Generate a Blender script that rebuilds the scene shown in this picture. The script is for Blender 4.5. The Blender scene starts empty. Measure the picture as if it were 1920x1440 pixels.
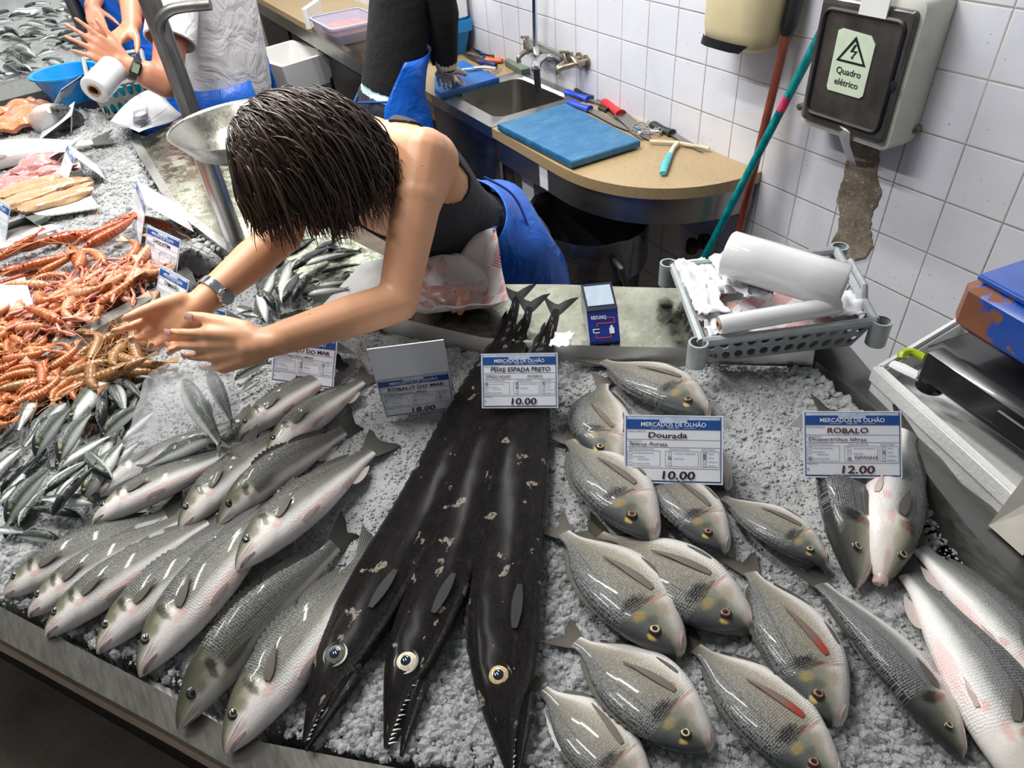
import bpy, math, random
import numpy as np
from mathutils import Vector, Matrix

# ------------------------------------------------------------------ camera
S = bpy.context.scene
COL = S.collection
# rows: world axes, columns: camera right / down / forward (fitted to the wall tiles)
_M = np.array([[0.51444948, 0.07251629, 0.85444902], [0.52640546, 0.7598741, -0.38142974], [-0.67693355, 0.64601296, 0.35274386]])
WC = np.stack([_M[:, 0], _M[:, 2], -_M[:, 1]], 0)
FPX, CZ, TILE = 1298.5, 1.9, 0.15
WALL_Y = 11.7637 * TILE
ZS = 1.08           # top of the fish stall
ZC = 0.905          # top of the worktop at the wall
CAM = np.array([0, 0, CZ])
def ray(u, v): return WC @ np.array([u - 960, v - 720, FPX]) / FPX
def pz(u, v, z): r = ray(u, v); return CAM + r * (z - CZ) / r[2]      # point of the place at height z
def py(u, v, y): r = ray(u, v); return CAM + r * y / r[1]             # point at distance y towards the wall
def pd(u, v, d): return CAM + ray(u, v) * d                           # point at depth d
cam = bpy.data.objects.new('camera', bpy.data.cameras.new('camera')); COL.objects.link(cam)
cam.data.sensor_fit = 'HORIZONTAL'; cam.data.sensor_width = 36; cam.data.lens = 36 * FPX / 1920
cam.data.clip_start = 0.02
m = Matrix.Identity(4)
for i in range(3):
    m[i][0], m[i][1], m[i][2], m[i][3] = WC[i, 0], -WC[i, 1], -WC[i, 2], CAM[i]
cam.matrix_world = m
S.camera = cam

# ------------------------------------------------------------------ light
S.view_settings.view_transform = 'Standard'; S.view_settings.look = 'None'
S.view_settings.gamma = 1; S.view_settings.use_curve_mapping = False
S.view_settings.exposure = 0.08
S.cycles.max_bounces = 6; S.cycles.diffuse_bounces = 3; S.cycles.glossy_bounces = 3
S.cycles.transmission_bounces = 5; S.cycles.transparent_max_bounces = 8
S.cycles.caustics_reflective = False; S.cycles.caustics_refractive = False
S.cycles.use_denoising = True; S.cycles.sample_clamp_indirect = 4
W = bpy.data.worlds.new('hall_daylight'); S.world = W; W.use_nodes = True
bg = W.node_tree.nodes['Background']; bg.inputs[0].default_value = (0.94, 0.97, 1.0, 1); bg.inputs[1].default_value = 0.18
def area(name, loc, to, sx, sy, power, col=(1, 1, 1)):
    d = bpy.data.lights.new(name, 'AREA'); d.shape = 'RECTANGLE'; d.size = sx; d.size_y = sy; d.energy = power; d.color = col
    o = bpy.data.objects.new(name, d); COL.objects.link(o); o.location = loc
    o.rotation_euler = (Vector(to) - Vector(loc)).to_track_quat('-Z', 'Y').to_euler(); return o
for k, (x, y, e) in enumerate([(-2.2, -0.8, 52), (-1.7, 0.0, 38), (-3.8, 0.8, 46), (-5.6, 0.6, 52), (-2.6, 0.9, 52)]):      # ceiling tubes
    area('ceiling_tube', (x, y, 3.3), (x, y + .02, 0), 1.3, 0.10, e, (1, 0.99, 0.97))
area('market_hall_windows', (-9.2, -0.6, 4.0), (-1.2, 0.7, 1.0), 7, 3.0, 60, (0.93, 1.0, 0.95))

# ------------------------------------------------------------------ helpers: nodes
class Mat:
    def __init__(s, name, col=(.8, .8, .8), rough=.5, metal=0., **k):
        s.m = bpy.data.materials.new(name); s.m.use_nodes = True; s.t = s.m.node_tree
        s.b = s.t.nodes['Principled BSDF']
        s.set('Base Color', col); s.set('Roughness', rough); s.set('Metallic', metal)
        for a, v in k.items(): s.set(a.replace('_', ' '), v)
    def set(s, sock, v, node=None):
        i = (node or s.b).inputs[sock]
        if isinstance(v, bpy.types.NodeSocket): s.t.links.new(v, i); return
        if hasattr(i.default_value, '__len__'):
            n = len(i.default_value)
            if not hasattr(v, '__len__'): v = (v,) * 3
            v = tuple(v) + (1,) * (n - len(v)) if n == 4 else tuple(v)[:n]
        i.default_value = v
    def n(s, typ, out=0, props=None, **inp):
        nd = s.t.nodes.new(typ)
        for a, v in (props or {}).items(): setattr(nd, a, v)
        for a, v in inp.items():
            s.set(int(a[1:]) if a[0] == 'i' and a[1:].isdigit() else a.replace('_', ' '), v, nd)
        return nd.outputs[out]
    def math(s, op, a, b=0., c=0.): return s.n('ShaderNodeMath', 0, {'operation': op}, i0=a, i1=b, i2=c)
    def mix(s, f, a, b, mode='MIX'):
        nd = s.t.nodes.new('ShaderNodeMix'); nd.data_type = 'RGBA'; nd.blend_type = mode
        for i, v in ((0, f), (6, a), (7, b)):
            if isinstance(v, bpy.types.NodeSocket): s.t.links.new(v, nd.inputs[i])
            elif i == 0: nd.inputs[0].default_value = v
            else: nd.inputs[i].default_value = tuple(v) + (1,) if len(v) == 3 else v
        return nd.outputs[2]
    def ramp(s, f, stops, interp='LINEAR'):
        nd = s.t.nodes.new('ShaderNodeValToRGB'); cr = nd.color_ramp; cr.interpolation = interp
        while len(cr.elements) < len(stops): cr.elements.new(0.5)
        for e, (p, c) in zip(cr.elements, stops):
            e.position = p; e.color = (c, c, c, 1) if not hasattr(c, '__len__') else tuple(c) + (1,)
        s.t.links.new(f, nd.inputs[0]); return nd.outputs[0]
    def step(s, f, a, b): return s.n('ShaderNodeMapRange', 0, {'interpolation_type': 'SMOOTHSTEP'}, i0=f, i1=a, i2=b)
    def uv(s): return s.n('ShaderNodeTexCoord', 2)
    def obj(s): return s.n('ShaderNodeTexCoord', 3)
    def pos(s): return s.n('ShaderNodeNewGeometry', 0)
    def scl(s, v, k): return s.n('ShaderNodeVectorMath', 0, {'operation': 'MULTIPLY'}, i0=v, i1=k)
    def noise(s, v, scale, detail=3., rough=.55, out=0, dist=0.): return s.n('ShaderNodeTexNoise', out, None, Vector=v, Scale=scale, Detail=detail, Roughness=rough, Distortion=dist)
    def vor(s, v, scale, feat='F1', out=0, rnd=1.): return s.n('ShaderNodeTexVoronoi', out, {'feature': feat}, Vector=v, Scale=scale, Randomness=rnd)
    def sep(s, v): nd = s.t.nodes.new('ShaderNodeSeparateXYZ'); s.t.links.new(v, nd.inputs[0]); return nd.outputs
    def bump(s, h, strength=.3, dist=.01): s.set('Normal', s.n('ShaderNodeBump', 0, None, Height=h, Strength=strength, Distance=dist))
    def hue(s):      # a small random value per object
        return s.n('ShaderNodeObjectInfo', 5)
def simple(name, col, rough=.5, metal=0., var=.12, scale=30., bump=0., **k):
    a = Mat(name, col, rough, metal, **k)
    if var or bump:
        nz = a.noise(a.pos(), scale, 5)
        lo = tuple(c * (1 - var) for c in col); hi = tuple(min(1, c * (1 + var)) for c in col)
        if var: a.set('Base Color', a.ramp(nz, [(.3, lo), (.7, hi)]))
        if bump: a.bump(nz, bump, .004)
    return a.m

# ------------------------------------------------------------------ helpers: meshes
class MB:
    def __init__(s): s.v = []; s.f = []; s.mi = []; s.uv = []
    def add(s, vs, fs, mi=0, uvs=None):
        o = len(s.v); s.v += [tuple(map(float, p)) for p in vs]
        s.f += [tuple(o + i for i in f) for f in fs]; s.mi += [mi] * len(fs)
        s.uv += [tuple(map(float, q[:2])) for q in uvs] if uvs is not None else [(0., 0.)] * len(vs)
        return s
    def box(s, c, size, rz=0., mi=0, rot=None, bev=0.):
        c = np.array(c, float); h = np.array(size, float) / 2
        R = np.array(rot) if rot is not None else np.array([[math.cos(rz), -math.sin(rz), 0], [math.sin(rz), math.cos(rz), 0], [0, 0, 1]])
        b = min(bev, *(h * .49))
        if b <= 0:
            vs = [c + R @ (h * np.array([x, y, z])) for x in (-1, 1) for y in (-1, 1) for z in (-1, 1)]
            return s.add(vs, [(0, 1, 3, 2), (4, 6, 7, 5), (0, 4, 5, 1), (2, 3, 7, 6), (0, 2, 6, 4), (1, 5, 7, 3)], mi)
        vs = []; 
        def ring(hx, hy, z): 
            return [c + R @ np.array([x, y, z]) for x, y in ((-hx + b, -hy), (hx - b, -hy), (hx, -hy + b), (hx, hy - b), (hx - b, hy), (-hx + b, hy), (-hx, hy - b), (-hx, -hy + b))]
        rings = [ring(h[0] - b, h[1] - b, -h[2]), ring(h[0], h[1], -h[2] + b), ring(h[0], h[1], h[2] - b), ring(h[0] - b, h[1] - b, h[2])]
        return s.loft(rings, True, True, mi)
    def loft(s, rings, cap0=True, cap1=True, mi=0, closed=True, uvs=None):
        n = len(rings[0]); vs = [p for r in rings for p in r]; fs = []
        for i in range(len(rings) - 1):
            for j in range(n if closed else n - 1):
                k = (j + 1) % n; fs.append((i * n + j, i * n + k, (i + 1) * n + k, (i + 1) * n + j))
        if cap0: fs.append(tuple(reversed(range(n))))
        if cap1: fs.append(tuple((len(rings) - 1) * n + j for j in range(n)))
        return s.add(vs, fs, mi, uvs)
    def tube(s, path, rad, n=10, caps=True, mi=0, flat=1., up=None):
        P = [np.array(p, float) for p in path]; m = len(P)
        R = [rad] * m if not hasattr(rad, '__len__') else list(rad)
        rings = []; pa = None
        for i in range(m):
            t = P[min(i + 1, m - 1)] - P[max(i - 1, 0)]; t = t / (np.linalg.norm(t) + 1e-12)
            if pa is None:
                a = np.array(up, float) if up is not None else (np.array([0, 0, 1.]) if abs(t[2]) < .9 else np.array([1., 0, 0]))
            else: a = pa
            a = a - t * a.dot(t); a /= np.linalg.norm(a) + 1e-12; pa = a; b = np.cross(t, a)
            rings.append([P[i] + R[i] * (flat * math.sin(q) * a + math.cos(q) * b) for q in (2 * math.pi * j / n for j in range(n))])
        return s.loft(rings, caps, caps, mi)
    def capsule(s, p, r0, q, r1, n=14, mi=0):
        p = np.array(p, float); q = np.array(q, float); d = q - p; L = np.linalg.norm(d); d = d / (L + 1e-9)
        pts = []; rr = []
        for k in range(5):
            a = math.pi / 2 * (1 - k / 4.4); pts.append(p - d * r0 * math.sin(a)); rr.append(max(r0 * math.cos(a), 1e-4))
        for k in range(5):
            a = math.pi / 2 * (k + .4) / 4.4; pts.append(q + d * r1 * math.sin(a)); rr.append(max(r1 * math.cos(a), 1e-4))
        return s.tube(pts, rr, n, True, mi)
    def lathe(s, prof, c, n=28, mi=0, ax=(0, 0, 1), caps=(False, False)):
        ax = np.array(ax, float); ax /= np.linalg.norm(ax)
        a = np.cross(ax, (0, 0, 1.) if abs(ax[2]) < .9 else (1., 0, 0)); a /= np.linalg.norm(a); b = np.cross(ax, a); c = np.array(c, float)
        rings = [[c + ax * z + r * (math.cos(q) * a + math.sin(q) * b) for q in (2 * math.pi * j / n for j in range(n))] for r, z in prof]
        return s.loft(rings, caps[0], caps[1], mi)
    def prism(s, poly, z0, z1, mi=0):
        n = len(poly); r0 = [(p[0], p[1], z0 if not hasattr(z0, '__len__') else z0[i]) for i, p in enumerate(poly)]
        r1 = [(p[0], p[1], z1 if not hasattr(z1, '__len__') else z1[i]) for i, p in enumerate(poly)]
        return s.loft([r0, r1], True, True, mi)
    def sheet(s, grid, thick=.0012, mi=0, uvs=None, nrm=None):
        """grid[i][j] of points -> a sheet with two faces and an edge"""
        G = np.array(grid, float); a, b = G.shape[:2]
        if nrm is None:
            du = np.gradient(G, axis=0); dv = np.gradient(G, axis=1); N = np.cross(du, dv); N /= np.linalg.norm(N, axis=2, keepdims=True) + 1e-12
        else: N = np.broadcast_to(np.array(nrm, float), G.shape)
        A = (G + N * thick / 2).reshape(-1, 3); B = (G - N * thick / 2).reshape(-1, 3); k = a * b; fs = []
        for i in range(a - 1):
            for j in range(b - 1):
                q = (i * b + j, (i + 1) * b + j, (i + 1) * b + j + 1, i * b + j + 1)
                fs.append(q); fs.append(tuple(k + x for x in reversed(q)))
        edge = [i * b for i in range(a)] + [(a - 1) * b + j for j in range(1, b)] + [i * b + b - 1 for i in range(a - 2, -1, -1)] + [j for j in range(b - 2, 0, -1)]
        for i in range(len(edge)):
            p, q = edge[i], edge[(i + 1) % len(edge)]; fs.append((q, p, k + p, k + q))
        if uvs is None: uvs = [(i / (a - 1), j / (b - 1)) for i in range(a) for j in range(b)]
        return s.add(list(A) + list(B), fs, mi, list(uvs) * 2)
    def mesh(s, name, mats, off=(0, 0, 0), smooth=True):
        me = bpy.data.meshes.new(name)
        off = np.array(off, float)
        me.from_pydata([tuple(np.array(p) - off) for p in s.v], [], s.f)
        for q in (mats if isinstance(mats, (list, tuple)) else [mats]): me.materials.append(q)
        me.polygons.foreach_set('material_index', s.mi)
        if smooth: me.polygons.foreach_set('use_smooth', [True] * len(s.f))
        ul = me.uv_layers.new(name='UVMap')
        li = np.empty(len(me.loops), dtype=np.int32); me.loops.foreach_get('vertex_index', li)
        ul.data.foreach_set('uv', np.array(s.uv, dtype=np.float32)[li].ravel())
        me.update(); return me
def tag(o, label=None, cat=None, group=None, kind=None):
    for k, v in (('label', label), ('category', cat), ('group', group), ('kind', kind)):
        if v: o[k] = v
    return o
def thing(name, label, cat, loc=(0, 0, 0), group=None, kind=None):
    o = bpy.data.objects.new(name, None); COL.objects.link(o); o.location = tuple(map(float, loc)); o.empty_display_size = .05
    return tag(o, label, cat, group, kind)
def wloc(o):
    v = Vector((0, 0, 0))
    while o is not None: v = v + o.location; o = o.parent
    return np.array(v)
def obj(name, mb, mat, parent=None, loc=None, smooth=True, angle=40, local=False):
    """one mesh object; mb is in world coordinates unless local"""
    if parent is not None:
        base = wloc(parent) if not local else np.zeros(3)
    else: base = np.array(loc if loc is not None else np.mean(np.array(mb.v), 0) * (1, 1, 0) + (0, 0, min(p[2] for p in mb.v)), float)
    me = mb.mesh(name, mat, base, smooth)
    if smooth and angle: me.set_sharp_from_angle(angle=math.radians(angle))
    o = bpy.data.objects.new(name, me); COL.objects.link(o)
    if parent is not None: o.parent = parent
    else: o.location = tuple(base)
    return o
def struct(name, mb, mat, **k): return tag(obj(name, mb, mat, loc=(0, 0, 0), **k), kind='structure')
def bezier(p, n=16):
    p = [np.array(q, float) for q in p]; out = []
    for i in range(len(p) - 1):     # Catmull-Rom through the points
        a, b, c, d = p[max(i - 1, 0)], p[i], p[i + 1], p[min(i + 2, len(p) - 1)]
        for k in range(n):
            t = k / n; out.append(.5 * ((2 * b) + (c - a) * t + (2 * a - 5 * b + 4 * c - d) * t * t + (3 * b - a - 3 * c + d) * t ** 3))
    out.append(p[-1]); return out
def herm(xs, ys, x):
    xs = np.array(xs, float); ys = np.array(ys, float); m = np.gradient(ys, xs)
    i = np.clip(np.searchsorted(xs, x) - 1, 0, len(xs) - 2); h = xs[i + 1] - xs[i]; t = np.clip((x - xs[i]) / h, 0, 1)
    return (2 * t**3 - 3 * t**2 + 1) * ys[i] + (t**3 - 2 * t**2 + t) * h * m[i] + (-2 * t**3 + 3 * t**2) * ys[i + 1] + (t**3 - t**2) * h * m[i + 1]
def noise_at(p, f, seed=0):
    from mathutils import noise
    return noise.noise(Vector((p[0] * f + seed * 7.13, p[1] * f - seed * 3.7, p[2] * f + seed)))
rnd = random.Random(7)
# ------------------------------------------------------------------ materials of the place
def mat_tiles():
    a = Mat('white_wall_tiles', (.8, .8, .84), .16)
    P = a.sep(a.pos())
    fx = a.math('FRACT', a.math('ADD', a.math('MULTIPLY', P[0], 1 / TILE), 205.87914))
    fz = a.math('FRACT', a.math('ADD', a.math('MULTIPLY', P[2], -1 / TILE), 200 + CZ / TILE - 3.85731))
    d = a.math('MINIMUM', a.math('MINIMUM', fx, a.math('SUBTRACT', 1, fx)), a.math('MINIMUM', fz, a.math('SUBTRACT', 1, fz)))
    nz = a.noise(a.pos(), 9, 4); wob = a.math('ADD', d, a.math('MULTIPLY', a.math('SUBTRACT', a.noise(a.pos(), 60, 3), .5), .012))
    j = a.step(wob, .006, .016)
    white = a.ramp(nz, [(.25, (.70, .70, .745)), (.75, (.77, .77, .815))])
    grout = a.ramp(a.noise(a.pos(), 3.1, 5), [(.3, (.16, .13, .11)), (.5, (.36, .30, .24)), (.7, (.52, .46, .40))])
    spk = a.step(a.noise(a.pos(), 85, 2, .4), .705, .73)
    c = a.mix(a.math('MULTIPLY', spk, .55), a.mix(j, grout, white), (.16, .13, .11))
    a.set('Base Color', c); a.set('Roughness', a.mix(j, (.7, .7, .7), (.14, .14, .14)))
    a.bump(a.math('ADD', a.step(d, .0, .03), a.math('MULTIPLY', a.noise(a.pos(), 5, 2), .25)), .35, .004); return a.m
def mat_steel(name, col=(.50, .50, .48), rough=.28, streak=(4, 60, 60), smear=.5, stain=(.33, .31, .25)):
    a = Mat(name, col, rough, 1.0)
    n1 = a.noise(a.pos(), 7, 6, .65); n2 = a.noise(a.scl(a.pos(), streak), 3, 3)
    a.set('Base Color', a.mix(a.math('MULTIPLY', a.step(n1, .42, .72), smear), col, stain))
    a.set('Roughness', a.n('ShaderNodeMapRange', 0, None, i0=a.math('ADD', n1, a.math('MULTIPLY', n2, .5)), i1=.4, i2=1.1, i3=rough - .08, i4=rough + .22))
    a.bump(n2, .05, .002); return a.m
STEEL = mat_steel('worn_stainless_steel', (.42, .42, .40)); STEEL_DARK = mat_steel('dull_dark_steel', (.20, .20, .195), .38, stain=(.08, .075, .065))
STEEL_PAN = mat_steel('polished_scale_pan_steel', (.22, .215, .185), .2, smear=.4); CHROME = mat_steel('chrome', (.75, .76, .78), .08, smear=.1)
BRASS_OLD = simple('tarnished_nickel_tap', (.34, .29, .22), .35, .9, .3, 60)
def mat_floor():
    a = Mat('wet_dark_floor', (.05, .045, .04), .35)
    n1 = a.noise(a.pos(), 3, 6, .7)
    a.set('Base Color', a.ramp(n1, [(.3, (.11, .085, .065)), (.7, (.28, .225, .175))]))
    a.set('Roughness', a.n('ShaderNodeMapRange', 0, None, i0=n1, i1=.3, i2=.7, i3=.25, i4=.6)); a.bump(a.noise(a.pos(), 60, 4), .3, .004); return a.m
def mat_stone():
    a = Mat('tan_stone_worktop', (.5, .38, .2), .38)
    n1 = a.noise(a.pos(), 120, 4, .7); n2 = a.noise(a.pos(), 4, 4)
    c = a.mix(n2, (.35, .245, .12), (.45, .335, .175))
    c = a.mix(a.math('MULTIPLY', a.step(n1, .50, .70), .6), c, (.25, .16, .075))
    a.set('Base Color', c); a.bump(a.noise(a.pos(), 160, 5, .7), .25, .003); a.set('Coat Weight', .25); return a.m
WOOD_DARK = simple('dark_wet_board', (.05, .04, .03), .5)
WHITE_PLASTIC = simple('white_plastic', (.78, .78, .77), .35, 0, .04)
WHITE_FOAM = simple('white_foam_box', (.70, .70, .69), .7, 0, .05, 150, .25)
BLACK_RUBBER = simple('black_plastic', (.012, .012, .013), .4, 0, .2)
PAPER = simple('white_paper', (.70, .70, .725), .7, 0, .03)
FLOOR_M, TILE_M, STONE = mat_floor(), mat_tiles(), mat_stone()

# ------------------------------------------------------------------ setting
struct('floor', MB().box((-3.2, .4, -.05), (13, 9, .1)), FLOOR_M)
wall = struct('wall_back', MB().box((-4, WALL_Y + .075, 1.5), (11, .15, 3.2)), TILE_M, smooth=False)
struct('wall_left', MB().box((-9.75, .4, 1.5), (.1, 9, 3.2)), simple('pale_far_wall', (.55, .54, .52), .7))
# bare plaster strip where the tiles were cut away below the electrical box
def mat_plaster():
    a = Mat('bare_plaster', (.35, .3, .24), .9)
    n1 = a.noise(a.pos(), 14, 6, .65); n2 = a.noise(a.pos(), 75, 5, .8)
    c = a.ramp(n1, [(.35, (.20, .16, .115)), (.55, (.34, .28, .21)), (.7, (.45, .39, .31))])
    P = a.sep(a.pos())
    c = a.mix(a.step(n2, .56, .66), c, (.70, .68, .63))
    c = a.mix(a.math('MULTIPLY', a.step(a.noise(a.pos(), 120, 2), .72, .76), .8), c, (.08, .055, .04))
    a.set('Base Color', c); a.bump(a.math('ADD', n1, n2), .9, .012); return a.m
edge_l = [(1594, 262), (1597, 285), (1586, 312), (1580, 345), (1571, 372), (1577, 398), (1574, 425), (1563, 455), (1572, 478), (1592, 490)]
edge_r = [(1648, 282), (1650, 300), (1646, 330), (1654, 355), (1647, 378), (1637, 400), (1632, 425), (1636, 445), (1640, 462), (1622, 482)]
def zig(p, k):
    o = []
    for i in range(len(p) - 1):
        for t in range(4):
            q = [p[i][c] + (p[i + 1][c] - p[i][c]) * t / 4 for c in (0, 1)]; o.append((q[0] + rnd.uniform(-k, k), q[1] + rnd.uniform(-1, 1)))
    return o + [p[-1]]
pl = [py(u, v, WALL_Y) for u, v in zig(edge_l, 2.4) + zig(list(reversed(edge_r)), 2.4)]
mb = MB(); n = len(pl)
mb.loft([[(p[0], WALL_Y + .01, p[2]) for p in pl], [(p[0], WALL_Y - .004, p[2]) for p in pl], [(p[0] * .96 + .04 * pl[0][0], WALL_Y - .005, p[2]) for p in pl]])
obj('bare_plaster_strip', mb, mat_plaster(), wall, smooth=False)

# ------------------------------------------------------------------ worktop with sink at the wall
XS0, XS1, YF = -2.975, -2.43, 1.285     # sink unit from .. to, front edge
ct = thing('worktop', 'tan stone worktop on a steel frame with a rounded end along the tiled wall', 'worktop', (-2.2, 1.5, ZC - .15))
poly = [(XS1, WALL_Y - .002), (XS1, YF)]
for k in range(0, 19):
    t = math.pi / 2 * k / 18; poly.append((-1.97 + .49 * math.sin(t) ** .9, WALL_Y - .002 - (WALL_Y - YF) * math.cos(t) ** .9))
mb = MB().prism(poly, ZC - .038, ZC); obj('stone_slab', mb, STONE, ct, angle=30)
off = lambda q, k: [(x if i < 1 else x - .0 * k, y) for i, (x, y) in enumerate(q)]
inn = [(-1.97 + (x + 1.97) * .975 if x > -1.97 else x, YF + .012 + (y - YF) * (WALL_Y - YF - .012) / (WALL_Y - YF)) for x, y in poly]
obj('steel_skirt', MB().prism(inn, ZC - .135, ZC - .0385), mat_steel('skirt_steel', (.34, .33, .33), .3), ct, angle=30)
obj('stone_slab', MB().box(((-6.6 + XS0) / 2, (YF + WALL_Y) / 2 - .001, ZC - .019), (6.6 + XS0, WALL_Y - YF - .002, .038)), STONE, ct)
obj('steel_skirt', MB().box(((-6.6 + XS0) / 2, (YF + .02 + WALL_Y) / 2, ZC - .09), (6.6 + XS0, WALL_Y - YF - .03, .1)), STEEL, ct)
obj('leg', MB().box((-1.99 - .44, YF + .06, .38), (.035, .035, .77)), STEEL_DARK, ct)
obj('white_leg_panel', MB().box((-2.33, 1.50, .385), (.09, .25, .77)).box((-2.45, 1.52, .385), (.07, .2, .77)), WHITE_PLASTIC, ct)
lb = MB().box((-2.07, YF + .008, ZC - .085), (.055, .004, .085)); obj('white_label', lb, WHITE_PLASTIC, ct)
cab = thing('under_counter_cabinet', 'dark metal cabinet under the far end of the worktop', 'cabinet', (-5.2, 1.5, 0))
obj('body', MB().box((-5.2, 1.57, .38), (2.6, .36, .75)), STEEL_DARK, cab)
for k in range(3): obj('door', MB().box((-6.0 + .8 * k, 1.38, .40), (.72, .02, .62), bev=.008), simple('dark_cabinet_door', (.028, .027, .025), .35, .4), cab)
sk = thing('sink', 'stainless steel sink basin set into the worktop under the taps', 'sink', ((XS0 + XS1) / 2, 1.5, ZC - .3))
bx0, bx1, by0, by1 = XS0 + .07, XS1 - .07, YF + .07, WALL_Y - .065
rim = MB(); zt = ZC + .004
def rring(x0, x1, y0, y1, r, z, n=5):
    out = []
    for cx, cy, a0 in ((x1 - r, y1 - r, 0), (x0 + r, y1 - r, 90), (x0 + r, y0 + r, 180), (x1 - r, y0 + r, 270)):
        for k in range(n + 1):
            t = math.radians(a0 + 90 * k / n); out.append((cx + r * math.cos(t), cy + r * math.sin(t), z))
    return out
rim.loft([rring(XS0, XS1, YF - .005, WALL_Y - .003, .005, ZC - .04), rring(XS0, XS1, YF - .005, WALL_Y - .003, .005, zt), rring(bx0 - .012, bx1 + .012, by0 - .012, by1 + .012, .05, zt + .004),
          rring(bx0, bx1, by0, by1, .045, zt - .006)], False, False); obj('rim', rim, STEEL, sk)
bas = MB().loft([rring(bx0, bx1, by0, by1, .045, zt - .006), rring(bx0 + .012, bx1 - .012, by0 + .012, by1 - .012, .05, ZC - .18), rring(bx0 + .05, bx1 - .05, by0 + .05, by1 - .05, .05, ZC - .215)], False, True)
obj('basin', bas, mat_steel('basin_steel', (.34, .33, .31), .3), sk)
obj('front_panel', MB().box(((XS0 + XS1) / 2, YF + .01, ZC - .22), (XS1 - XS0, .02, .36)), mat_steel('sink_front_steel', (.16, .18, .24), .3), sk)  # bluish tint stands in for the blue apron mirrored in the steel
obj('drain_pipe', MB().tube([(-2.7, 1.52, ZC - .21), (-2.7, 1.52, .25), (-2.7, 1.74, .2)], .025), WHITE_PLASTIC, sk)

# ------------------------------------------------------------------ fish stall
def PZ(L, z=ZS): return [pz(u, v, z) for u, v in L]
st = thing('fish_stall', 'long stainless steel fish stall with a raised rim, filled with crushed ice', 'stall', (-1, .2, 0))
front = PZ([(-900, 690), (-420, 925), (0, 1137), (133, 1207), (280, 1283), (413, 1357), (490, 1391), (640, 1420), (950, 1480), (1400, 1560), (1900, 1640)])
front_o = PZ([(-900, 700), (-420, 975), (0, 1198), (133, 1272), (280, 1352), (433, 1440), (600, 1500), (780, 1545), (1000, 1590), (1450, 1680), (1950, 1770)], ZS - .012)
def band(mb, A, B, th):
    """solid strip between two polylines"""
    rings = [[a, b, b - np.array([0, 0, th]), a - np.array([0, 0, th])] for a, b in zip(A, B)]
    return mb.loft([[tuple(q) for q in r] for r in rings], True, True)
obj('front_rim', band(MB(), front_o, front, .03), mat_steel('front_rim_steel', (.30, .285, .255), .3, stain=(.20, .19, .16)), st, angle=25)
fo_low = [p - np.array([0, 0, .075]) for p in front_o]
obj('front_skirt', band(MB(), [p + np.array([.0, -.0, .0]) for p in front_o], [p * .995 + .005 * np.array([-1.2, .5, p[2]]) for p in front_o], .075), mat_steel('bright_rim_steel', (.62, .58, .52), .22), st, angle=25)
right_i = PZ([(1500, 655), (1653, 770), (1755, 912), (1840, 1017), (1920, 1100), (2100, 1290), (2350, 1600)])
right_o = PZ([(1560, 610), (1700, 775), (1800, 905), (1908, 985), (2010, 1060), (2230, 1240), (2500, 1530)], ZS + .004)
obj('side_rim', band(MB(), right_i, right_o, .03), STEEL_DARK, st, angle=25)
right_l = [p - np.array([0, 0, .035]) + .03 * np.array([-.75, -.4, 0]) for p in right_i]
obj('side_wall', band(MB(), right_l, right_i, .006), STEEL, st, angle=25)
ZL = ZS + .03
led_f = PZ([(440, 470), (560, 520), (700, 585), (775, 603), (905, 633), (1040, 646), (1180, 650), (1290, 652), (1330, 640), (1530, 645)], ZL)
led_b = PZ([(470, 330), (600, 420), (740, 490), (800, 500), (945, 533), (1050, 533), (1180, 538), (1265, 540), (1330, 545), (1520, 600)], ZL)
def mat_plate():
    a = Mat('wet_steel_plate', (.42, .43, .36), .2, 1.0)
    n1 = a.noise(a.pos(), 6, 6, .7); n2 = a.noise(a.pos(), 28, 5, .7)
    a.set('Base Color', a.ramp(n1, [(.3, (.16, .165, .125)), (.52, (.30, .31, .24)), (.7, (.46, .47, .38))]))
    a.set('Roughness', a.n('ShaderNodeMapRange', 0, None, i0=n2, i1=.35, i2=.65, i3=.12, i4=.42)); a.bump(n2, .12, .003); return a.m
PLATE = mat_plate()
obj('back_ledge', band(MB(), led_f, led_b, .012), PLATE, st, angle=25)
obj('ledge_lip', band(MB(), [p - np.array([.018, -.0, .034]) * 0 + np.array([.012, -.012, -.036]) for p in led_f], led_f, .004), STEEL, st, angle=25)
d_a = PZ([(-60, 752), (85, 672), (200, 606), (312, 545), (360, 510)], ZS + .026); d_b = PZ([(-70, 738), (75, 658), (190, 592), (300, 534), (348, 498)], ZS + .026)
obj('divider', band(MB(), d_a, d_b, .06), STEEL, st)
e_a = PZ([(243, 262), (318, 388), (425, 470), (470, 520)], ZS + .015); e_b = PZ([(262, 262), (334, 384), (440, 462), (487, 512)], ZS + .015)
obj('divider', band(MB(), e_a, e_b, .05), STEEL, st)
pe = PZ([(262, 262), (334, 384), (440, 462), (487, 512)], ZS + .010); pf = PZ([(362, 208), (452, 310), (520, 350), (600, 420)], ZS + .010)
obj('side_plate', band(MB(), pe, pf, .02), PLATE, st)
bed = PZ([(-900, 690), (-420, 925), (0, 1137), (280, 1283), (413, 1357), (490, 1391), (950, 1480), (1400, 1560), (1900, 1640), (2350, 1600), (2100, 1290), (1840, 1017), (1653, 770), (1500, 655), (1290, 652), (1040, 646), (905, 633), (700, 585), (440, 470), (334, 384), (250, 225), (110, 180), (0, 205), (-300, 270)])
obj('tray', MB().prism([p[:2] for p in bed], ZS - .075, ZS - .055), STEEL_DARK, st)
base = [(p[0] * .9 - .09, p[1] * .86 + .05) for p in bed]
obj('base_cabinet', MB().prism(base, 0, ZS - .075), simple('dark_stall_base', (.012, .010, .009), .6), st)

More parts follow.
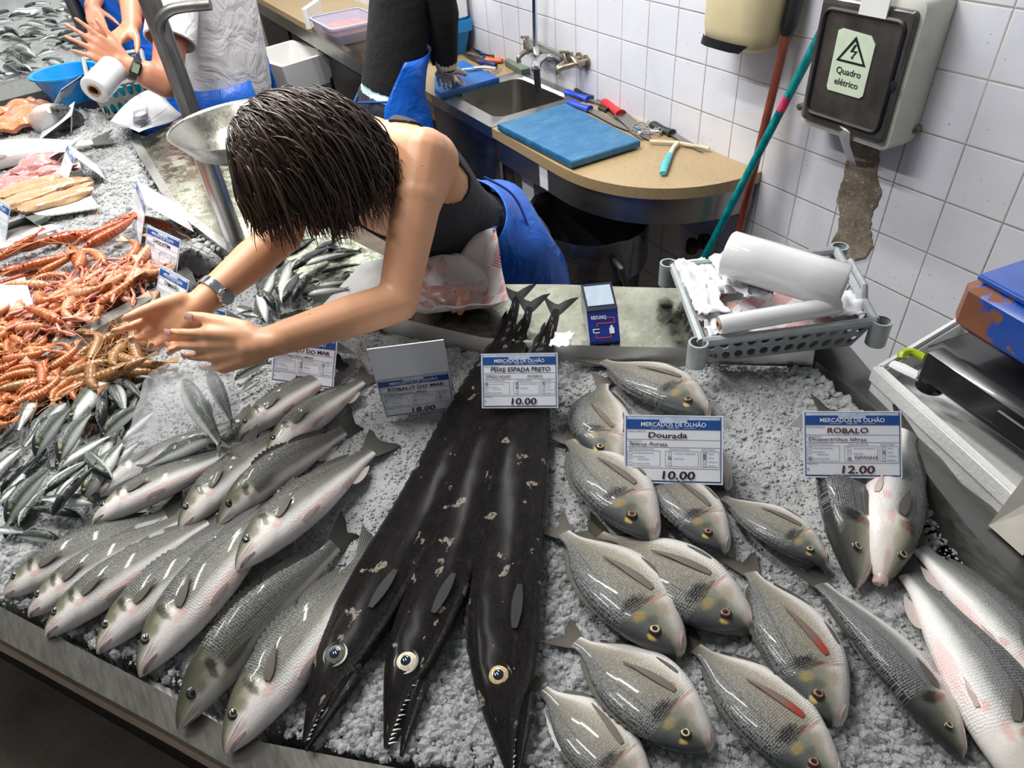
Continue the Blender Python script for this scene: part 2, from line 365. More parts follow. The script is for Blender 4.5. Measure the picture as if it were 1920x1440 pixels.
# ------------------------------------------------------------------ crushed ice
def tri_obj(name, V, F, mat, smooth=False):
    me = bpy.data.meshes.new(name); V = np.asarray(V, np.float32); F = np.asarray(F, np.int32)
    me.vertices.add(len(V)); me.vertices.foreach_set('co', V.ravel()); k = F.shape[1]
    me.loops.add(F.size); me.loops.foreach_set('vertex_index', F.ravel())
    me.polygons.add(len(F)); me.polygons.foreach_set('loop_start', np.arange(0, F.size, k, dtype=np.int32))
    try: me.polygons.foreach_set('loop_total', np.full(len(F), k, dtype=np.int32))
    except Exception: pass
    me.polygons.foreach_set('use_smooth', np.full(len(F), smooth)); me.materials.append(mat); me.update(calc_edges=True); me.validate()
    o = bpy.data.objects.new(name, me); COL.objects.link(o); return o
def inside(P, poly):
    x, y = P[:, 0], P[:, 1]; r = np.zeros(len(P), bool); q = np.array([p[:2] for p in poly]); j = len(q) - 1
    for i in range(len(q)):
        c = ((q[i, 1] > y) != (q[j, 1] > y)) & (x < (q[j, 0] - q[i, 0]) * (y - q[i, 1]) / (q[j, 1] - q[i, 1] + 1e-12) + q[i, 0]); r ^= c; j = i
    return r
def edge_dist(P, poly):
    q = np.array([p[:2] for p in poly]); d = np.full(len(P), 9.)
    for i in range(len(q)):
        a, b = q[i - 1], q[i]; ab = b - a; t = np.clip(((P[:, :2] - a) @ ab) / (ab @ ab + 1e-12), 0, 1)
        d = np.minimum(d, np.linalg.norm(P[:, :2] - a - t[:, None] * ab, axis=1))
    return d
_rs = np.random.RandomState(3)
_lat = _rs.rand(256, 256)
def vnoise(x, y, f):
    x = x * f + 57.3; y = y * f + 91.7; i = np.floor(x).astype(int); j = np.floor(y).astype(int); u = x - i; v = y - j; u = u * u * (3 - 2 * u); v = v * v * (3 - 2 * v)
    g = lambda a, b: _lat[a % 256, b % 256]
    return (g(i, j) * (1 - u) + g(i + 1, j) * u) * (1 - v) + (g(i, j + 1) * (1 - u) + g(i + 1, j + 1) * u) * v - .5
def ice_h(x, y): return .016 * vnoise(x, y, 7) + .010 * vnoise(x, y, 21) + .006 * vnoise(x, y, 60)
def mat_ice(name='crushed_ice', tint=(.68, .695, .69), trans=.3, alpha=1.):
    a = Mat(name, tint, .1, 0, IOR=1.31, Transmission_Weight=trans, Alpha=alpha)
    n1 = a.noise(a.pos(), 120, 4, .7); n2 = a.noise(a.pos(), 16, 4)
    a.set('Base Color', a.mix(n2, tuple(c * .72 for c in tint), tint))
    a.set('Roughness', a.n('ShaderNodeMapRange', 0, None, i0=n1, i1=.3, i2=.7, i3=.05, i4=.35)); a.bump(a.math('ADD', n1, a.noise(a.pos(), 330, 3, .7)), .8, .004); return a.m
ICE = mat_ice(); ICE_CLEAR = mat_ice('clear_ice', (.88, .90, .90), .2, .42)
_g = (1 + 5 ** .5) / 2
ICO = np.array([(-1, _g, 0), (1, _g, 0), (-1, -_g, 0), (1, -_g, 0), (0, -1, _g), (0, 1, _g), (0, -1, -_g), (0, 1, -_g), (_g, 0, -1), (_g, 0, 1), (-_g, 0, -1), (-_g, 0, 1)]) / 1.9
ICOF = np.array([(0, 11, 5), (0, 5, 1), (0, 1, 7), (0, 7, 10), (0, 10, 11), (1, 5, 9), (5, 11, 4), (11, 10, 2), (10, 7, 6), (7, 1, 8), (3, 9, 4), (3, 4, 2), (3, 2, 6), (3, 6, 8), (3, 8, 9), (4, 9, 5), (2, 4, 11), (6, 2, 10), (8, 6, 7), (9, 8, 1)])
def ice_bed(poly_px, step, lump, density, label, big=(), seed=0):
    rs = np.random.RandomState(seed); poly = PZ(poly_px); q = np.array(poly)
    x0, y0 = q[:, 0].min(), q[:, 1].min(); nx = int((q[:, 0].max() - x0) / step) + 2; ny = int((q[:, 1].max() - y0) / step) + 2
    X, Y = np.meshgrid(x0 + np.arange(nx) * step, y0 + np.arange(ny) * step, indexing='ij')
    P = np.stack([X.ravel() + rs.uniform(-.3, .3, nx * ny) * step, Y.ravel() + rs.uniform(-.3, .3, nx * ny) * step], 1)
    ins = inside(P, poly); ed = edge_dist(P, poly)
    Z = ZS - .004 + ice_h(P[:, 0], P[:, 1]) + rs.uniform(-.0014, .0014, len(P)) - .05 * np.clip(1 - ed / .03, 0, 1) ** 2
    V = np.c_[P, Z]; idx = np.arange(nx * ny).reshape(nx, ny)
    a, b, c, d = idx[:-1, :-1].ravel(), idx[1:, :-1].ravel(), idx[1:, 1:].ravel(), idx[:-1, 1:].ravel()
    ok = ins[a] & ins[b] & ins[c] & ins[d]
    F = np.concatenate([np.c_[a, b, c][ok], np.c_[a, c, d][ok]])
    cand = P[ins]; area = len(cand) * step * step; m = int(area * density); pick = cand[rs.randint(0, len(cand), m)] + rs.uniform(-step, step, (m, 2))
    s = lump * (0.5 + rs.exponential(.38, m)).clip(.4, 2.4)
    def lumps(pick, s, up):
        m = len(pick); hz = ZS - .004 + ice_h(pick[:, 0], pick[:, 1]) + s * rs.uniform(-.35, up, m)
        ax = rs.normal(size=(m, 3)); ax /= np.linalg.norm(ax, axis=1, keepdims=True); an = rs.uniform(0, 6.28, m)
        K = np.zeros((m, 3, 3)); K[:, 0, 1] = -ax[:, 2]; K[:, 0, 2] = ax[:, 1]; K[:, 1, 0] = ax[:, 2]; K[:, 1, 2] = -ax[:, 0]; K[:, 2, 0] = -ax[:, 1]; K[:, 2, 1] = ax[:, 0]
        R = np.eye(3) + np.sin(an)[:, None, None] * K + (1 - np.cos(an))[:, None, None] * (K @ K)
        L = ICO[None] * (1 + rs.uniform(-.28, .28, (m, 12, 1))) * rs.uniform(.6, 1.25, (m, 1, 3)); L = np.einsum('mij,mkj->mki', R, L) * s[:, None, None]
        L[:, :, 0] += pick[:, :1]; L[:, :, 1] += pick[:, 1:]; L[:, :, 2] += hz[:, None]
        return L.reshape(-1, 3), (ICOF[None] + (np.arange(m) * 12)[:, None, None]).reshape(-1, 3)
    L, Fl = lumps(pick, s, .15)
    used = np.unique(F); remap = -np.ones(len(V), int); remap[used] = np.arange(len(used)); F = remap[F]; V = V[used]
    o = tri_obj('crushed_ice', np.r_[V, L], np.r_[F, Fl + len(V)], ICE, True)
    tag(o, label, 'ice', None, 'stuff')
    if big:
        pk = []; sz = []
        for (u, v, rad, num, q) in big:
            c0 = pz(u, v, ZS)[:2]; e = rs.normal(0, rad, (num, 2)) + c0; e = e[inside(e, poly)]; pk.append(e); sz.append(q * rs.uniform(.5, 1.25, len(e)))
        L, Fl = lumps(np.concatenate(pk), np.concatenate(sz), .7)
        tag(tri_obj('ice_lumps', L, Fl, ICE_CLEAR, False), 'clear ice lumps piled along the rims and between the fish of the stall', 'ice', None, 'stuff')
    return o
ice_bed([(-150, 775), (0, 700), (90, 678), (200, 612), (320, 548), (430, 480), (560, 530), (640, 590), (700, 602), (775, 612), (905, 644), (1040, 657), (1180, 660), (1290, 664), (1420, 690), (1520, 690), (1625, 780), (1690, 860), (1740, 960), (1800, 1050), (1900, 1160), (2050, 1320), (2200, 1560), (1800, 1590), (1300, 1520), (950, 1455), (720, 1420), (600, 1398), (520, 1370), (480, 1380), (420, 1335), (330, 1290), (270, 1245), (200, 1225), (140, 1190), (60, 1150), (0, 1125), (-150, 1060)],
        .0042, .0024, 30000, 'crushed ice filling the front of the stall under bass and bream',
        big=[(1560, 700, .05, 756, 0.0066), (1640, 790, .035, 540, 0.0073), (1680, 860, .03, 288, 0.0066), (1500, 680, .05, 468, 0.0059), (660, 1340, .05, 756, 0.0059), (880, 1300, .07, 1080, 0.0059), (1030, 1080, .05, 756, 0.0059), (1100, 1390, .05, 360, 0.0059), (230, 1180, .05, 468, 0.0059), (850, 1380, .06, 468, 0.0059),
             (1560, 1300, .08, 900, 0.0059), (1620, 1400, .08, 720, 0.0066), (900, 655, .03, 216, 0.0079), (1050, 680, .03, 216, 0.0073), (1690, 950, .04, 288, 0.0066), (20, 1090, .05, 360, 0.0059)], seed=1)
ice_bed([(-250, 300), (0, 215), (110, 188), (235, 215), (250, 262), (318, 385), (420, 470), (345, 500), (300, 532), (190, 590), (75, 656), (-70, 736), (-250, 800)],
        .0075, .0050, 9000, 'crushed ice in the left bay under prawns, roe and salmon', seed=2)
# ------------------------------------------------------------------ fish: skins
def blotch(a, u, v, cu, cv, ru, rv, soft=.35, warp=.25, wn=None):
    du = a.math('MULTIPLY', a.math('SUBTRACT', u, cu), 1 / ru); dv = a.math('MULTIPLY', a.math('SUBTRACT', v, cv), 1 / rv)
    d = a.math('SQRT', a.math('ADD', a.math('MULTIPLY', du, du), a.math('MULTIPLY', dv, dv)))
    if wn is not None: d = a.math('ADD', d, a.math('MULTIPLY', a.math('SUBTRACT', wn, .5), warp * 6))
    return a.math('SUBTRACT', 1, a.step(d, 1 - soft, 1 + soft))
def fish_skin(name, stops, scale_n, dark=.5, scale_v=(.3, 1.), head_u=.22, marks=(), head=None, metal=.0, rough=.22, lateral=None, fade=.05, tail_dark=None, spots=None, silver=None):
    a = Mat(name, (.5, .5, .5), rough, metal, Coat_Weight=.22, Coat_Roughness=.06, Specular_IOR_Level=.3)
    uv = a.uv(); U, V, _ = a.sep(uv); rv = a.hue()
    P = a.scl(uv, (9, 3, 1)); P2 = a.n('ShaderNodeVectorMath', 0, {'operation': 'ADD'}, i0=P, i1=a.n('ShaderNodeCombineXYZ', 0, None, i0=a.math('MULTIPLY', rv, 37.), i1=a.math('MULTIPLY', rv, 11.), i2=0.))
    wn = a.noise(P2, 1.3, 4, .6); fn = a.noise(P2, 7., 5, .65)
    vv = a.math('ADD', V, a.math('ADD', a.math('MULTIPLY', a.math('SUBTRACT', wn, .5), fade * 2.2), a.math('MULTIPLY', a.math('SUBTRACT', fn, .5), fade)))
    vv = a.math('ADD', vv, a.math('MULTIPLY', a.math('SUBTRACT', rv, .5), .05))
    c = a.ramp(vv, stops)
    # scales
    sc = a.vor(a.scl(uv, (scale_n, scale_n * .36, 1)), 1., rnd=.34)
    edge = a.step(sc, .30, .56)
    body = a.step(U, head_u, head_u + .035)
    vm = a.math('MULTIPLY', a.step(V, scale_v[0], scale_v[0] + .22), body)
    c2 = a.mix(a.math('MULTIPLY', a.math('MULTIPLY', edge, vm), dark), c, tuple(.18 * x for x in (1, 1, .95)))
    if silver: c2 = a.mix(a.math('MULTIPLY', a.math('MULTIPLY', a.step(fn, .5, .62), a.math('SUBTRACT', 1, edge)), a.math('MULTIPLY', vm, silver)), c2, (.75, .80, .82))
    if head:
        c2 = a.mix(a.math('SUBTRACT', 1, body), c2, a.ramp(vv, head))
    if lateral:
        l = a.math('ABSOLUTE', a.math('SUBTRACT', V, a.math('ADD', lateral, a.math('MULTIPLY', U, -.06))))
        c2 = a.mix(a.math('MULTIPLY', a.math('MULTIPLY', a.math('SUBTRACT', 1, a.step(l, .006, .016)), body), .55), c2, (.04, .04, .035))
    for (cu, cv, ru, rv_, col, k) in marks:
        c2 = a.mix(a.math('MULTIPLY', blotch(a, U, V, cu, cv, ru, rv_, .45, .2, fn), k), c2, col)
    if spots: c2 = a.mix(a.math('MULTIPLY', a.step(fn, spots[0], spots[0] + .05), spots[1]), c2, spots[2])
    a.set('Base Color', c2)
    h = a.math('ADD', a.math('MULTIPLY', a.math('MULTIPLY', edge, body), -.6), a.math('MULTIPLY', fn, .5))
    a.bump(h, .34, .003)
    a.set('Roughness', a.n('ShaderNodeMapRange', 0, None, i0=fn, i1=.3, i2=.7, i3=rough - .04, i4=rough + .14)); return a.m
K = (.02, .018, .016)
BASS = fish_skin('sea_bass_skin', [(0, (.76, .70, .68)), (.20, (.76, .73, .71)), (.31, (.48, .47, .44)), (.40, (.175, .165, .122)), (.54, (.070, .068, .044)), (.85, (.014, .016, .011))], 96, .85, (.24, 1.), .215,
                 marks=((.205, .70, .018, .13, (.02, .018, .012), .9), (.19, .55, .012, .12, (.05, .04, .03), .7), (.135, .62, .02, .14, (.10, .09, .05), .5), (.215, .34, .03, .08, (.62, .30, .27), .45), (.05, .36, .05, .07, (.45, .27, .26), .6), (.05, .455, .052, .016, (.06, .04, .035), .8), (.40, .12, .14, .07, (.72, .42, .38), .5), (.6, .06, .05, .05, (.6, .2, .16), .5)),
                 head=[(0, (.78, .72, .69)), (.44, (.74, .70, .66)), (.58, (.36, .34, .26)), (.76, (.12, .12, .08)), (1, (.03, .03, .02))], lateral=.66)
BASS_SILVER = fish_skin('farmed_bass_skin', [(0, (.74, .69, .66)), (.24, (.72, .69, .67)), (.37, (.46, .46, .44)), (.48, (.16, .17, .165)), (.70, (.065, .074, .074)), (.95, (.016, .02, .024))], 96, .85, (.28, 1.), .215,
                 marks=((.21, .72, .025, .16, (.012, .012, .012), .95), (.20, .55, .016, .12, (.25, .09, .06), .6), (.13, .5, .03, .10, (.42, .38, .26), .5), (.215, .32, .03, .06, (.62, .28, .26), .5), (.05, .36, .05, .09, (.50, .30, .30), .6), (.45, .10, .12, .08, (.74, .42, .40), .5), (.30, .22, .02, .06, (.66, .25, .22), .5)),
                 head=[(0, (.74, .69, .66)), (.40, (.66, .62, .56)), (.55, (.34, .33, .24)), (.74, (.14, .145, .11)), (1, (.03, .03, .03))], lateral=.68)
BREAM = fish_skin('sea_bream_skin', [(0, (.66, .64, .63)), (.20, (.62, .59, .55)), (.33, (.36, .32, .24)), (.50, (.18, .150, .092)), (.78, (.075, .072, .054)), (.97, (.03, .036, .042))], 84, .7, (.16, 1.), .20, silver=.16,
                  marks=((.252, .68, .034, .15, K, 1.), (.232, .56, .012, .16, (.05, .035, .02), .85), (.05, .72, .05, .16, (.06, .06, .055), .6), (.19, .74, .020, .10, (.40, .28, .10), .6), (.16, .38, .03, .10, (.34, .26, .15), .5), (.100, .86, .016, .05, (.70, .50, .16), .95), (.145, .62, .02, .10, (.07, .06, .04), .5), (.215, .36, .008, .20, (.36, .15, .11), .6), (.03, .36, .03, .08, (.60, .42, .39), .4), (.29, .34, .018, .035, (.35, .05, .03), .7)),
                  head=[(0, (.64, .60, .58)), (.32, (.58, .53, .48)), (.50, (.25, .25, .20)), (.70, (.14, .15, .125)), (1, (.06, .065, .07))], rough=.2, lateral=.78)
SARD = fish_skin('sardine_skin', [(0, (.72, .74, .73)), (.26, (.70, .72, .71)), (.37, (.42, .45, .42)), (.45, (.13, .16, .10)), (.55, (.022, .036, .026)), (.97, (.014, .022, .022))], 40, .45, (.45, 1.), .2, marks=((.2, .62, .014, .2, (.05, .05, .035), .7), (.16, .70, .03, .12, (.30, .29, .12), .5), (.10, .30, .04, .10, (.55, .40, .36), .35)), metal=.12, rough=.16, silver=.4)
def fin_mat(name, base, tip, alpha=.0, cut=None):
    a = Mat(name, base, .5, Coat_Weight=.08, Specular_IOR_Level=.35, Transmission_Weight=alpha); U, V, _ = a.sep(a.uv())
    r = a.math('ABSOLUTE', a.math('SINE', a.math('ADD', a.math('MULTIPLY', V, 55.), a.math('MULTIPLY', a.noise(a.uv(), 6, 2), 3.))))
    c = a.mix(a.step(U, cut[0], cut[1]) if cut else U, base, tip); a.set('Base Color', a.mix(a.math('MULTIPLY', r, .45), c, tuple(x * .35 for x in base))); a.bump(r, .25, .001); return a.m
FIN = fin_mat('dark_fin', (.10, .095, .08), (.035, .034, .033)); FIN_B = fin_mat('bream_fin', (.105, .088, .062), (.035, .030, .025)); FIN_P = fin_mat('pectoral_fin', (.15, .13, .105), (.10, .092, .08))
FIN_PALE = fin_mat('pale_fin', (.58, .47, .43), (.50, .43, .40)); FIN_RED = fin_mat('red_based_fin', (.34, .04, .03), (.15, .125, .095), 0., (.10, .42)); FIN_S = fin_mat('sardine_fin', (.10, .12, .10), (.05, .06, .05))
PUPIL = simple('fish_pupil', (.008, .010, .014), .08, 0, 0); IRIS_G = simple('gold_iris', (.46, .36, .18), .2, 0, .3, 200); IRIS_D = simple('dark_iris', (.10, .10, .08), .2, 0, .3, 200); IRIS_R = simple('red_brown_iris', (.30, .12, .06), .2, 0, .4, 200)
IRIS_S = simple('pale_iris', (.62, .55, .42), .15, 0, .3, 200); RIM_D = simple('dark_eye_rim', (.02, .018, .015), .25, 0, 0); FLESH = simple('red_mouth_flesh', (.38, .09, .07), .3, 0, .4, 60); LIP = simple('pink_lip', (.52, .37, .34), .3, 0, .2, 80)

SPEC = {
 'bass': dict(x=[0, .02, .06, .12, .2, .3, .4, .5, .6, .7, .8, .865], top=[.004, .022, .045, .07, .09, .103, .105, .098, .082, .060, .041, .038], bot=[.006, .024, .05, .074, .096, .108, .110, .100, .083, .060, .040, .037],
              w=[.006, .022, .037, .052, .064, .069, .067, .06, .048, .034, .02, .013], gill=.20, eye=(.105, .42, .019), tail=(.105, .33)),
 'bream': dict(x=[0, .015, .05, .1, .16, .24, .34, .44, .54, .64, .72, .8, .86], top=[-.012, .014, .050, .090, .125, .156, .174, .176, .158, .120, .076, .040, .034], bot=[.046, .062, .082, .102, .124, .148, .166, .168, .150, .112, .072, .040, .035],
              w=[.01, .03, .048, .062, .073, .08, .079, .071, .058, .04, .026, .015, .010], gill=.215, eye=(.115, .42, .026), tail=(.12, .42)),
 'sardine': dict(x=[0, .02, .06, .12, .2, .3, .42, .55, .66, .76, .84, .88], top=[.004, .02, .04, .06, .076, .086, .088, .08, .066, .048, .034, .032], bot=[.006, .025, .048, .072, .094, .108, .11, .096, .072, .046, .032, .03],
              w=[.006, .02, .034, .046, .054, .058, .056, .049, .039, .027, .017, .012], gill=.21, eye=(.085, .25, .019), tail=(.085, .6)),
}
def smooth(a, b, x): t = np.clip((x - a) / (b - a), 0, 1); return t * t * (3 - 2 * t)
class Fish:
    """body of length L lying along local x (snout at -L/2), rolled about its length and bent sideways"""
    def __init__(s, kind, L, roll=0., bend=0., fat=1., flip=1, tilt=0., wave=0., thick=1.):
        s.k = SPEC[kind]; s.L = L; s.r = math.radians(roll); s.bend = bend; s.fat = fat; s.flip = flip; s.tilt = tilt; s.wave = wave; s.thick = thick
    def prof(s, u):
        k = s.k; u = float(min(max(u, 0), k['x'][-1])); c = s.__dict__.setdefault('memo', {}).get(u)
        if c is None: c = s.memo[u] = s.prof_(u)
        return c
    def prof_(s, u):
        k = s.k
        return herm(k['x'], k['top'], u) * s.fat, herm(k['x'], k['bot'], u) * s.fat, herm(k['x'], k['w'], u) * s.thick
    def centre(s, u):
        t, b, w = s.prof(u); h = np.sqrt((w * math.cos(s.r))**2 + ((t + b) / 2 * math.sin(s.r))**2) * .92
        return (u - .5) * s.L, s.L * (s.bend * (1 - (2 * u - 1)**2) + s.wave * math.sin(2 * math.pi * u)), s.L * h + s.tilt * u * s.L
    def put(s, u, y, z):
        """y dorsal, z towards the shown side, both in body lengths"""
        cx, cy, cz = s.centre(u); c, n = math.cos(s.r), math.sin(s.r)
        t, b, w = s.prof(u)
        Y, Z = y * c - z * n, y * n + z * c
        return np.array([cx, s.flip * (cy + s.L * Y), cz + s.L * Z])
    def surf(s, u, y, out=0.):
        t, b, w = s.prof(u); d = t if y > 0 else b; q = np.clip(y / (d + 1e-6), -.98, .98)
        return s.put(u, y, w * (1 - q * q) ** .45 + out)
    def body(s, mb, nu=46, na=22):
        k = s.k; us = np.linspace(0, 1, nu) ** 1.25 * k['x'][-1]; rings = []; uvs = []
        for u in us:
            t, b, w = s.prof(u); r = []
            for j in range(na):
                a = 2 * math.pi * j / na; sn, cs = math.sin(a), math.cos(a)
                y = (t if sn > 0 else b) * np.sign(sn) * abs(sn) ** .95; z = w * np.sign(cs) * abs(cs) ** .85
                ug = k['gill'] + .018 - .05 * (sn * sn) + .02 * sn
                bump = .0055 * smooth(ug - .09, ug - .005, u) * (1 - smooth(ug, ug + .008, u)) - .0035 * smooth(ug - .002, ug + .006, u) * (1 - smooth(ug + .006, ug + .035, u))
                z += np.sign(cs) * bump * abs(cs) ** .5
                r.append(s.put(u, y, z)); uvs.append((u, .5 + .5 * sn))
            if s.flip < 0: r = r[::-1]; uvs[-na:] = uvs[-na:][::-1]
            rings.append(r)
        mb.loft(rings, True, True, 0, uvs=uvs); return mb
    def eye(s, mb, mul=1.):
        u, q, r = s.k['eye']; r *= mul; t, b, w = s.prof(u); y = q * t
        c = s.surf(u, y, -.002); n = s.surf(u, y, .1) - c; n /= np.linalg.norm(n); L = s.L
        return mb.lathe([(.001, .42 * r * L), (.34 * r * L, .40 * r * L), (.52 * r * L, .36 * r * L)], c, 16, 0, n, (True, False)).lathe([(.50 * r * L, .37 * r * L), (.82 * r * L, .30 * r * L)], c, 16, 1, n).lathe([(.80 * r * L, .31 * r * L), (1.0 * r * L, .20 * r * L), (1.18 * r * L, -.15 * r * L)], c, 16, 2, n)
    def tail(s, mb, seed=0, curl=0.):
        h, f = s.k['tail']; u0 = s.k['x'][-1] - .02; t, b, w = s.prof(u0); pd_ = (t + b) / 2; G = []; ns, nt = 9, 15
        rr = random.Random(seed); ph = rr.uniform(0, 6)
        for i in range(ns):
            q = i / (ns - 1); row = []
            for j in range(nt):
                v = -1 + 2 * j / (nt - 1); u = u0 + (1 - u0) * q * (1 - f * (1 - abs(v) ** .8) * (q ** .5)) * (.97 + .03 * math.sin(9 * v + ph))
                y = v * (pd_ * .95 + (h - pd_) * q ** .85)
                row.append(s.put(u, y, .004 * math.sin(3 * v + ph) * q + curl * q * v * .05))
            G.append(row)
        return mb.sheet(G, .005 * s.L)
    def edge_fin(s, mb, u0, u1, h, side=1, spiny=False, n=26, sweep=.05, lay=.0):
        A = []; B = []
        for i in range(n):
            q = i / (n - 1); u = u0 + (u1 - u0) * q; t, b, w = s.prof(u); d = (t if side > 0 else b) * side
            hh = h * (math.sin(math.pi * min(1, q * .9 + .08)) ** .6) * (1 - .25 * q)
            if spiny: hh *= .72 + .28 * (1 if i % 3 == 0 else -.6 if i % 3 == 2 else .0)
            A.append(s.put(u, d * .93, 0)); B.append(s.put(min(u + sweep * (.3 + q * .7) * (h > 0), .99), d + side * hh, lay * hh))
        M = [(np.array(a) + np.array(b)) / 2 for a, b in zip(A, B)]
        return mb.sheet([A, M, B], .004 * s.L, uvs=[(r / 2, i / (n - 1)) for r in range(3) for i in range(n)])
    def blade(s, mb, u0, y0, l, ang, wid, lift=.012):
        """a paired fin lying on the flank"""
        G = []; ns, nt = 9, 6; ca, sa = math.cos(math.radians(ang)), math.sin(math.radians(ang))
        for i in range(ns):
            q = i / (ns - 1); row = []; wd = wid * (math.sin(math.pi * (.12 + .80 * q)) ** .8) * (1 - .72 * q)
            for j in range(nt):
                v = -1 + 2 * j / (nt - 1); dx, dy = q * l, v * wd * .5
                u = u0 + dx * ca - dy * sa * .6; y = y0 + dx * sa + dy * ca
                t, b, w = s.prof(u); y = np.clip(y, -b * 1.02, t * 1.02)
                row.append(s.surf(u, y, .004 + lift * q))
            G.append(row)
        return mb.sheet(G, .0035 * s.L, uvs=[(i / (ns - 1), j / (nt - 1)) for i in range(ns) for j in range(nt)])
def root_at(o, head, tail):
    """lay the local x axis from the head point to the tail point"""
    h, t = np.array(head), np.array(tail); d = t - h; o.location = tuple((h + t) / 2)
    yaw = math.atan2(d[1], d[0]); pitch = math.atan2(d[2], math.hypot(d[0], d[1]))
    o.rotation_mode = 'XYZ'; o.rotation_euler = (Matrix.Rotation(yaw, 3, 'Z') @ Matrix.Rotation(-pitch, 3, 'Y')).to_euler()
def P_(o, name, mb, mats): return obj(name, mb, mats, o, local=True, angle=55)
def lay_fish(kind, name, label, cat, group, hp, tp, z=0., zt=None, flip=1, roll=10, bend=0., fat=1., skin=None, eye_mats=None, tail_mat=FIN, seed=0, pect=None, wave=0., dorsal=True, curl=0., mouth=False, pect_mat=None, thick=1., pelvic=True):
    H = pz(hp[0], hp[1], ZS + z + .02); T = pz(tp[0], tp[1], ZS + (z if zt is None else zt) + .012)
    H = H - (0, 0, .02); T = T - (0, 0, .012)
    L = float(np.linalg.norm(T - H)); r = thing(name, label, cat, group=group); root_at(r, H, T)
    f = Fish(kind, L, roll, bend, fat, flip, wave=wave, thick=thick)
    P_(r, 'body', f.body(MB()), skin); P_(r, 'eye', f.eye(MB()), eye_mats); P_(r, 'tail_fin', f.tail(MB(), seed, curl), tail_mat)
    if kind == 'bass':
        P_(r, 'dorsal_fin', f.edge_fin(MB(), .31, .50, .030 if dorsal else .012, 1, True), FIN); P_(r, 'dorsal_fin', f.edge_fin(MB(), .54, .72, .026, 1, False, sweep=.06), FIN)
        P_(r, 'anal_fin', f.edge_fin(MB(), .62, .73, .03, -1, False, sweep=.05), FIN_PALE)
        P_(r, 'pectoral_fin', f.blade(MB(), .235, -.012, .125, pect if pect is not None else 4, .05), pect_mat or FIN_P)
        if pelvic: P_(r, 'pelvic_fin', f.blade(MB(), .30, -.10, .10, 3, .026, .003), FIN_PALE)
        if mouth:
            m_ = MB(); c = f.put(.012, -.004, 0); n = c - f.put(.10, 0, 0); n /= np.linalg.norm(n)
            P_(r, 'mouth', m_.lathe([(.010 * L, .006 * L), (.021 * L, .016 * L), (.026 * L, .010 * L), (.024 * L, -.03 * L)], c, 16, 0, n), LIP)
            P_(r, 'throat', MB().lathe([(.022 * L, .010 * L), (.001, -.01 * L)], c, 16, 0, n), FLESH)
        else: P_(r, 'jaw', f.blade(MB(), .012, -.018, .07, -16, .016, .0), LIP if seed % 3 == 0 else simple_jaw)
    elif kind == 'bream':
        P_(r, 'dorsal_fin', f.edge_fin(MB(), .25, .74, .022, 1, True, 34, .03), FIN_B); P_(r, 'anal_fin', f.edge_fin(MB(), .58, .74, .02, -1, False, sweep=.03), FIN_B)
        P_(r, 'pectoral_fin', f.blade(MB(), .265, -.055, .30, pect if pect is not None else 12, .06, .010), pect_mat or FIN_P)
        P_(r, 'pelvic_fin', f.blade(MB(), .32, -.155, .13, 3, .03, .004), FIN_P)
        P_(r, 'jaw', f.blade(MB(), .006, -.034, .062, -38, .022, .002), LIP)
    return r
simple_jaw = simple('greyish_jaw', (.30, .25, .22), .3, 0, .3, 90)

# ------------------------------------------------------------------ sea bass at the left
EB = [PUPIL, IRIS_D, RIM_D]
bass = [  # head px, tail px, height, tail height, roll, bend, what sets it apart
 ((-6, 1106), (352, 935), .000, .012, 20, .012, 'sea bass at the left end of the front row, snout at the frame edge', {}),
 ((40, 1143), (378, 938), .000, .015, 16, .012, 'sea bass second from the left in the front row, pointing down to the steel rim', {}),
 ((72, 1182), (425, 940), .000, .018, 14, .010, 'sea bass third from the left in the front row, lying over the rim ice', {}),
 ((170, 1212), (505, 925), .000, .020, 14, .012, 'sea bass fourth from the left in the front row, left of the large grey one', {}),
 ((250, 1256), (565, 880), .004, .022, 12, .014, 'large grey sea bass fifth from the left in the front row, its gill cover dark', {}),
 ((322, 1355), (668, 980), .000, .006, 52, -.02, 'sea bass turned back-up so its dark olive back shows, beside the big pale one', dict(fat=.92)),
 ((412, 1403), (716, 995), .000, .004, 14, .012, 'large pale sea bass nearest the black scabbardfish, white belly along them', dict(fat=1.05)),
 ((434, 1056), (722, 812), .040, .006, 10, .014, 'sea bass lying on top of the others with a wide tail spread on bare ice', dict(fat=1.02)),
 ((398, 975), (676, 782), .020, .004, 46, -.012, 'dark sea bass with a reddish head, lying back-up in the second row', dict(fat=.9)),
 ((327, 984), (566, 768), .016, .008, 16, .012, 'sea bass with open pink mouth in the second row, left of the red-headed one', {}),
 ((163, 970), (494, 806), .020, .030, 4, .025, 'pale-bellied sea bass in the second row whose dark tail crosses its neighbour', dict(fat=.92)),
 ((493, 846), (699, 690), .020, .004, 12, .012, 'sea bass below the 14.00 price card, white cheek towards the red-headed one', {}),
 ((178, 917), (480, 760), .006, .010, -6, .02, 'white-bellied sea bass half hidden under the clear plastic bag', dict(fat=.85)),
 ((440, 812), (652, 668), .004, .000, 16, .012, 'sea bass beside the clear bag, back fin raised, tail under the 14.00 card', {}),
 ((400, 1010), (600, 880), .000, .004, 12, .012, 'dark sea bass mostly hidden under the topmost one in the second row', {}),
]
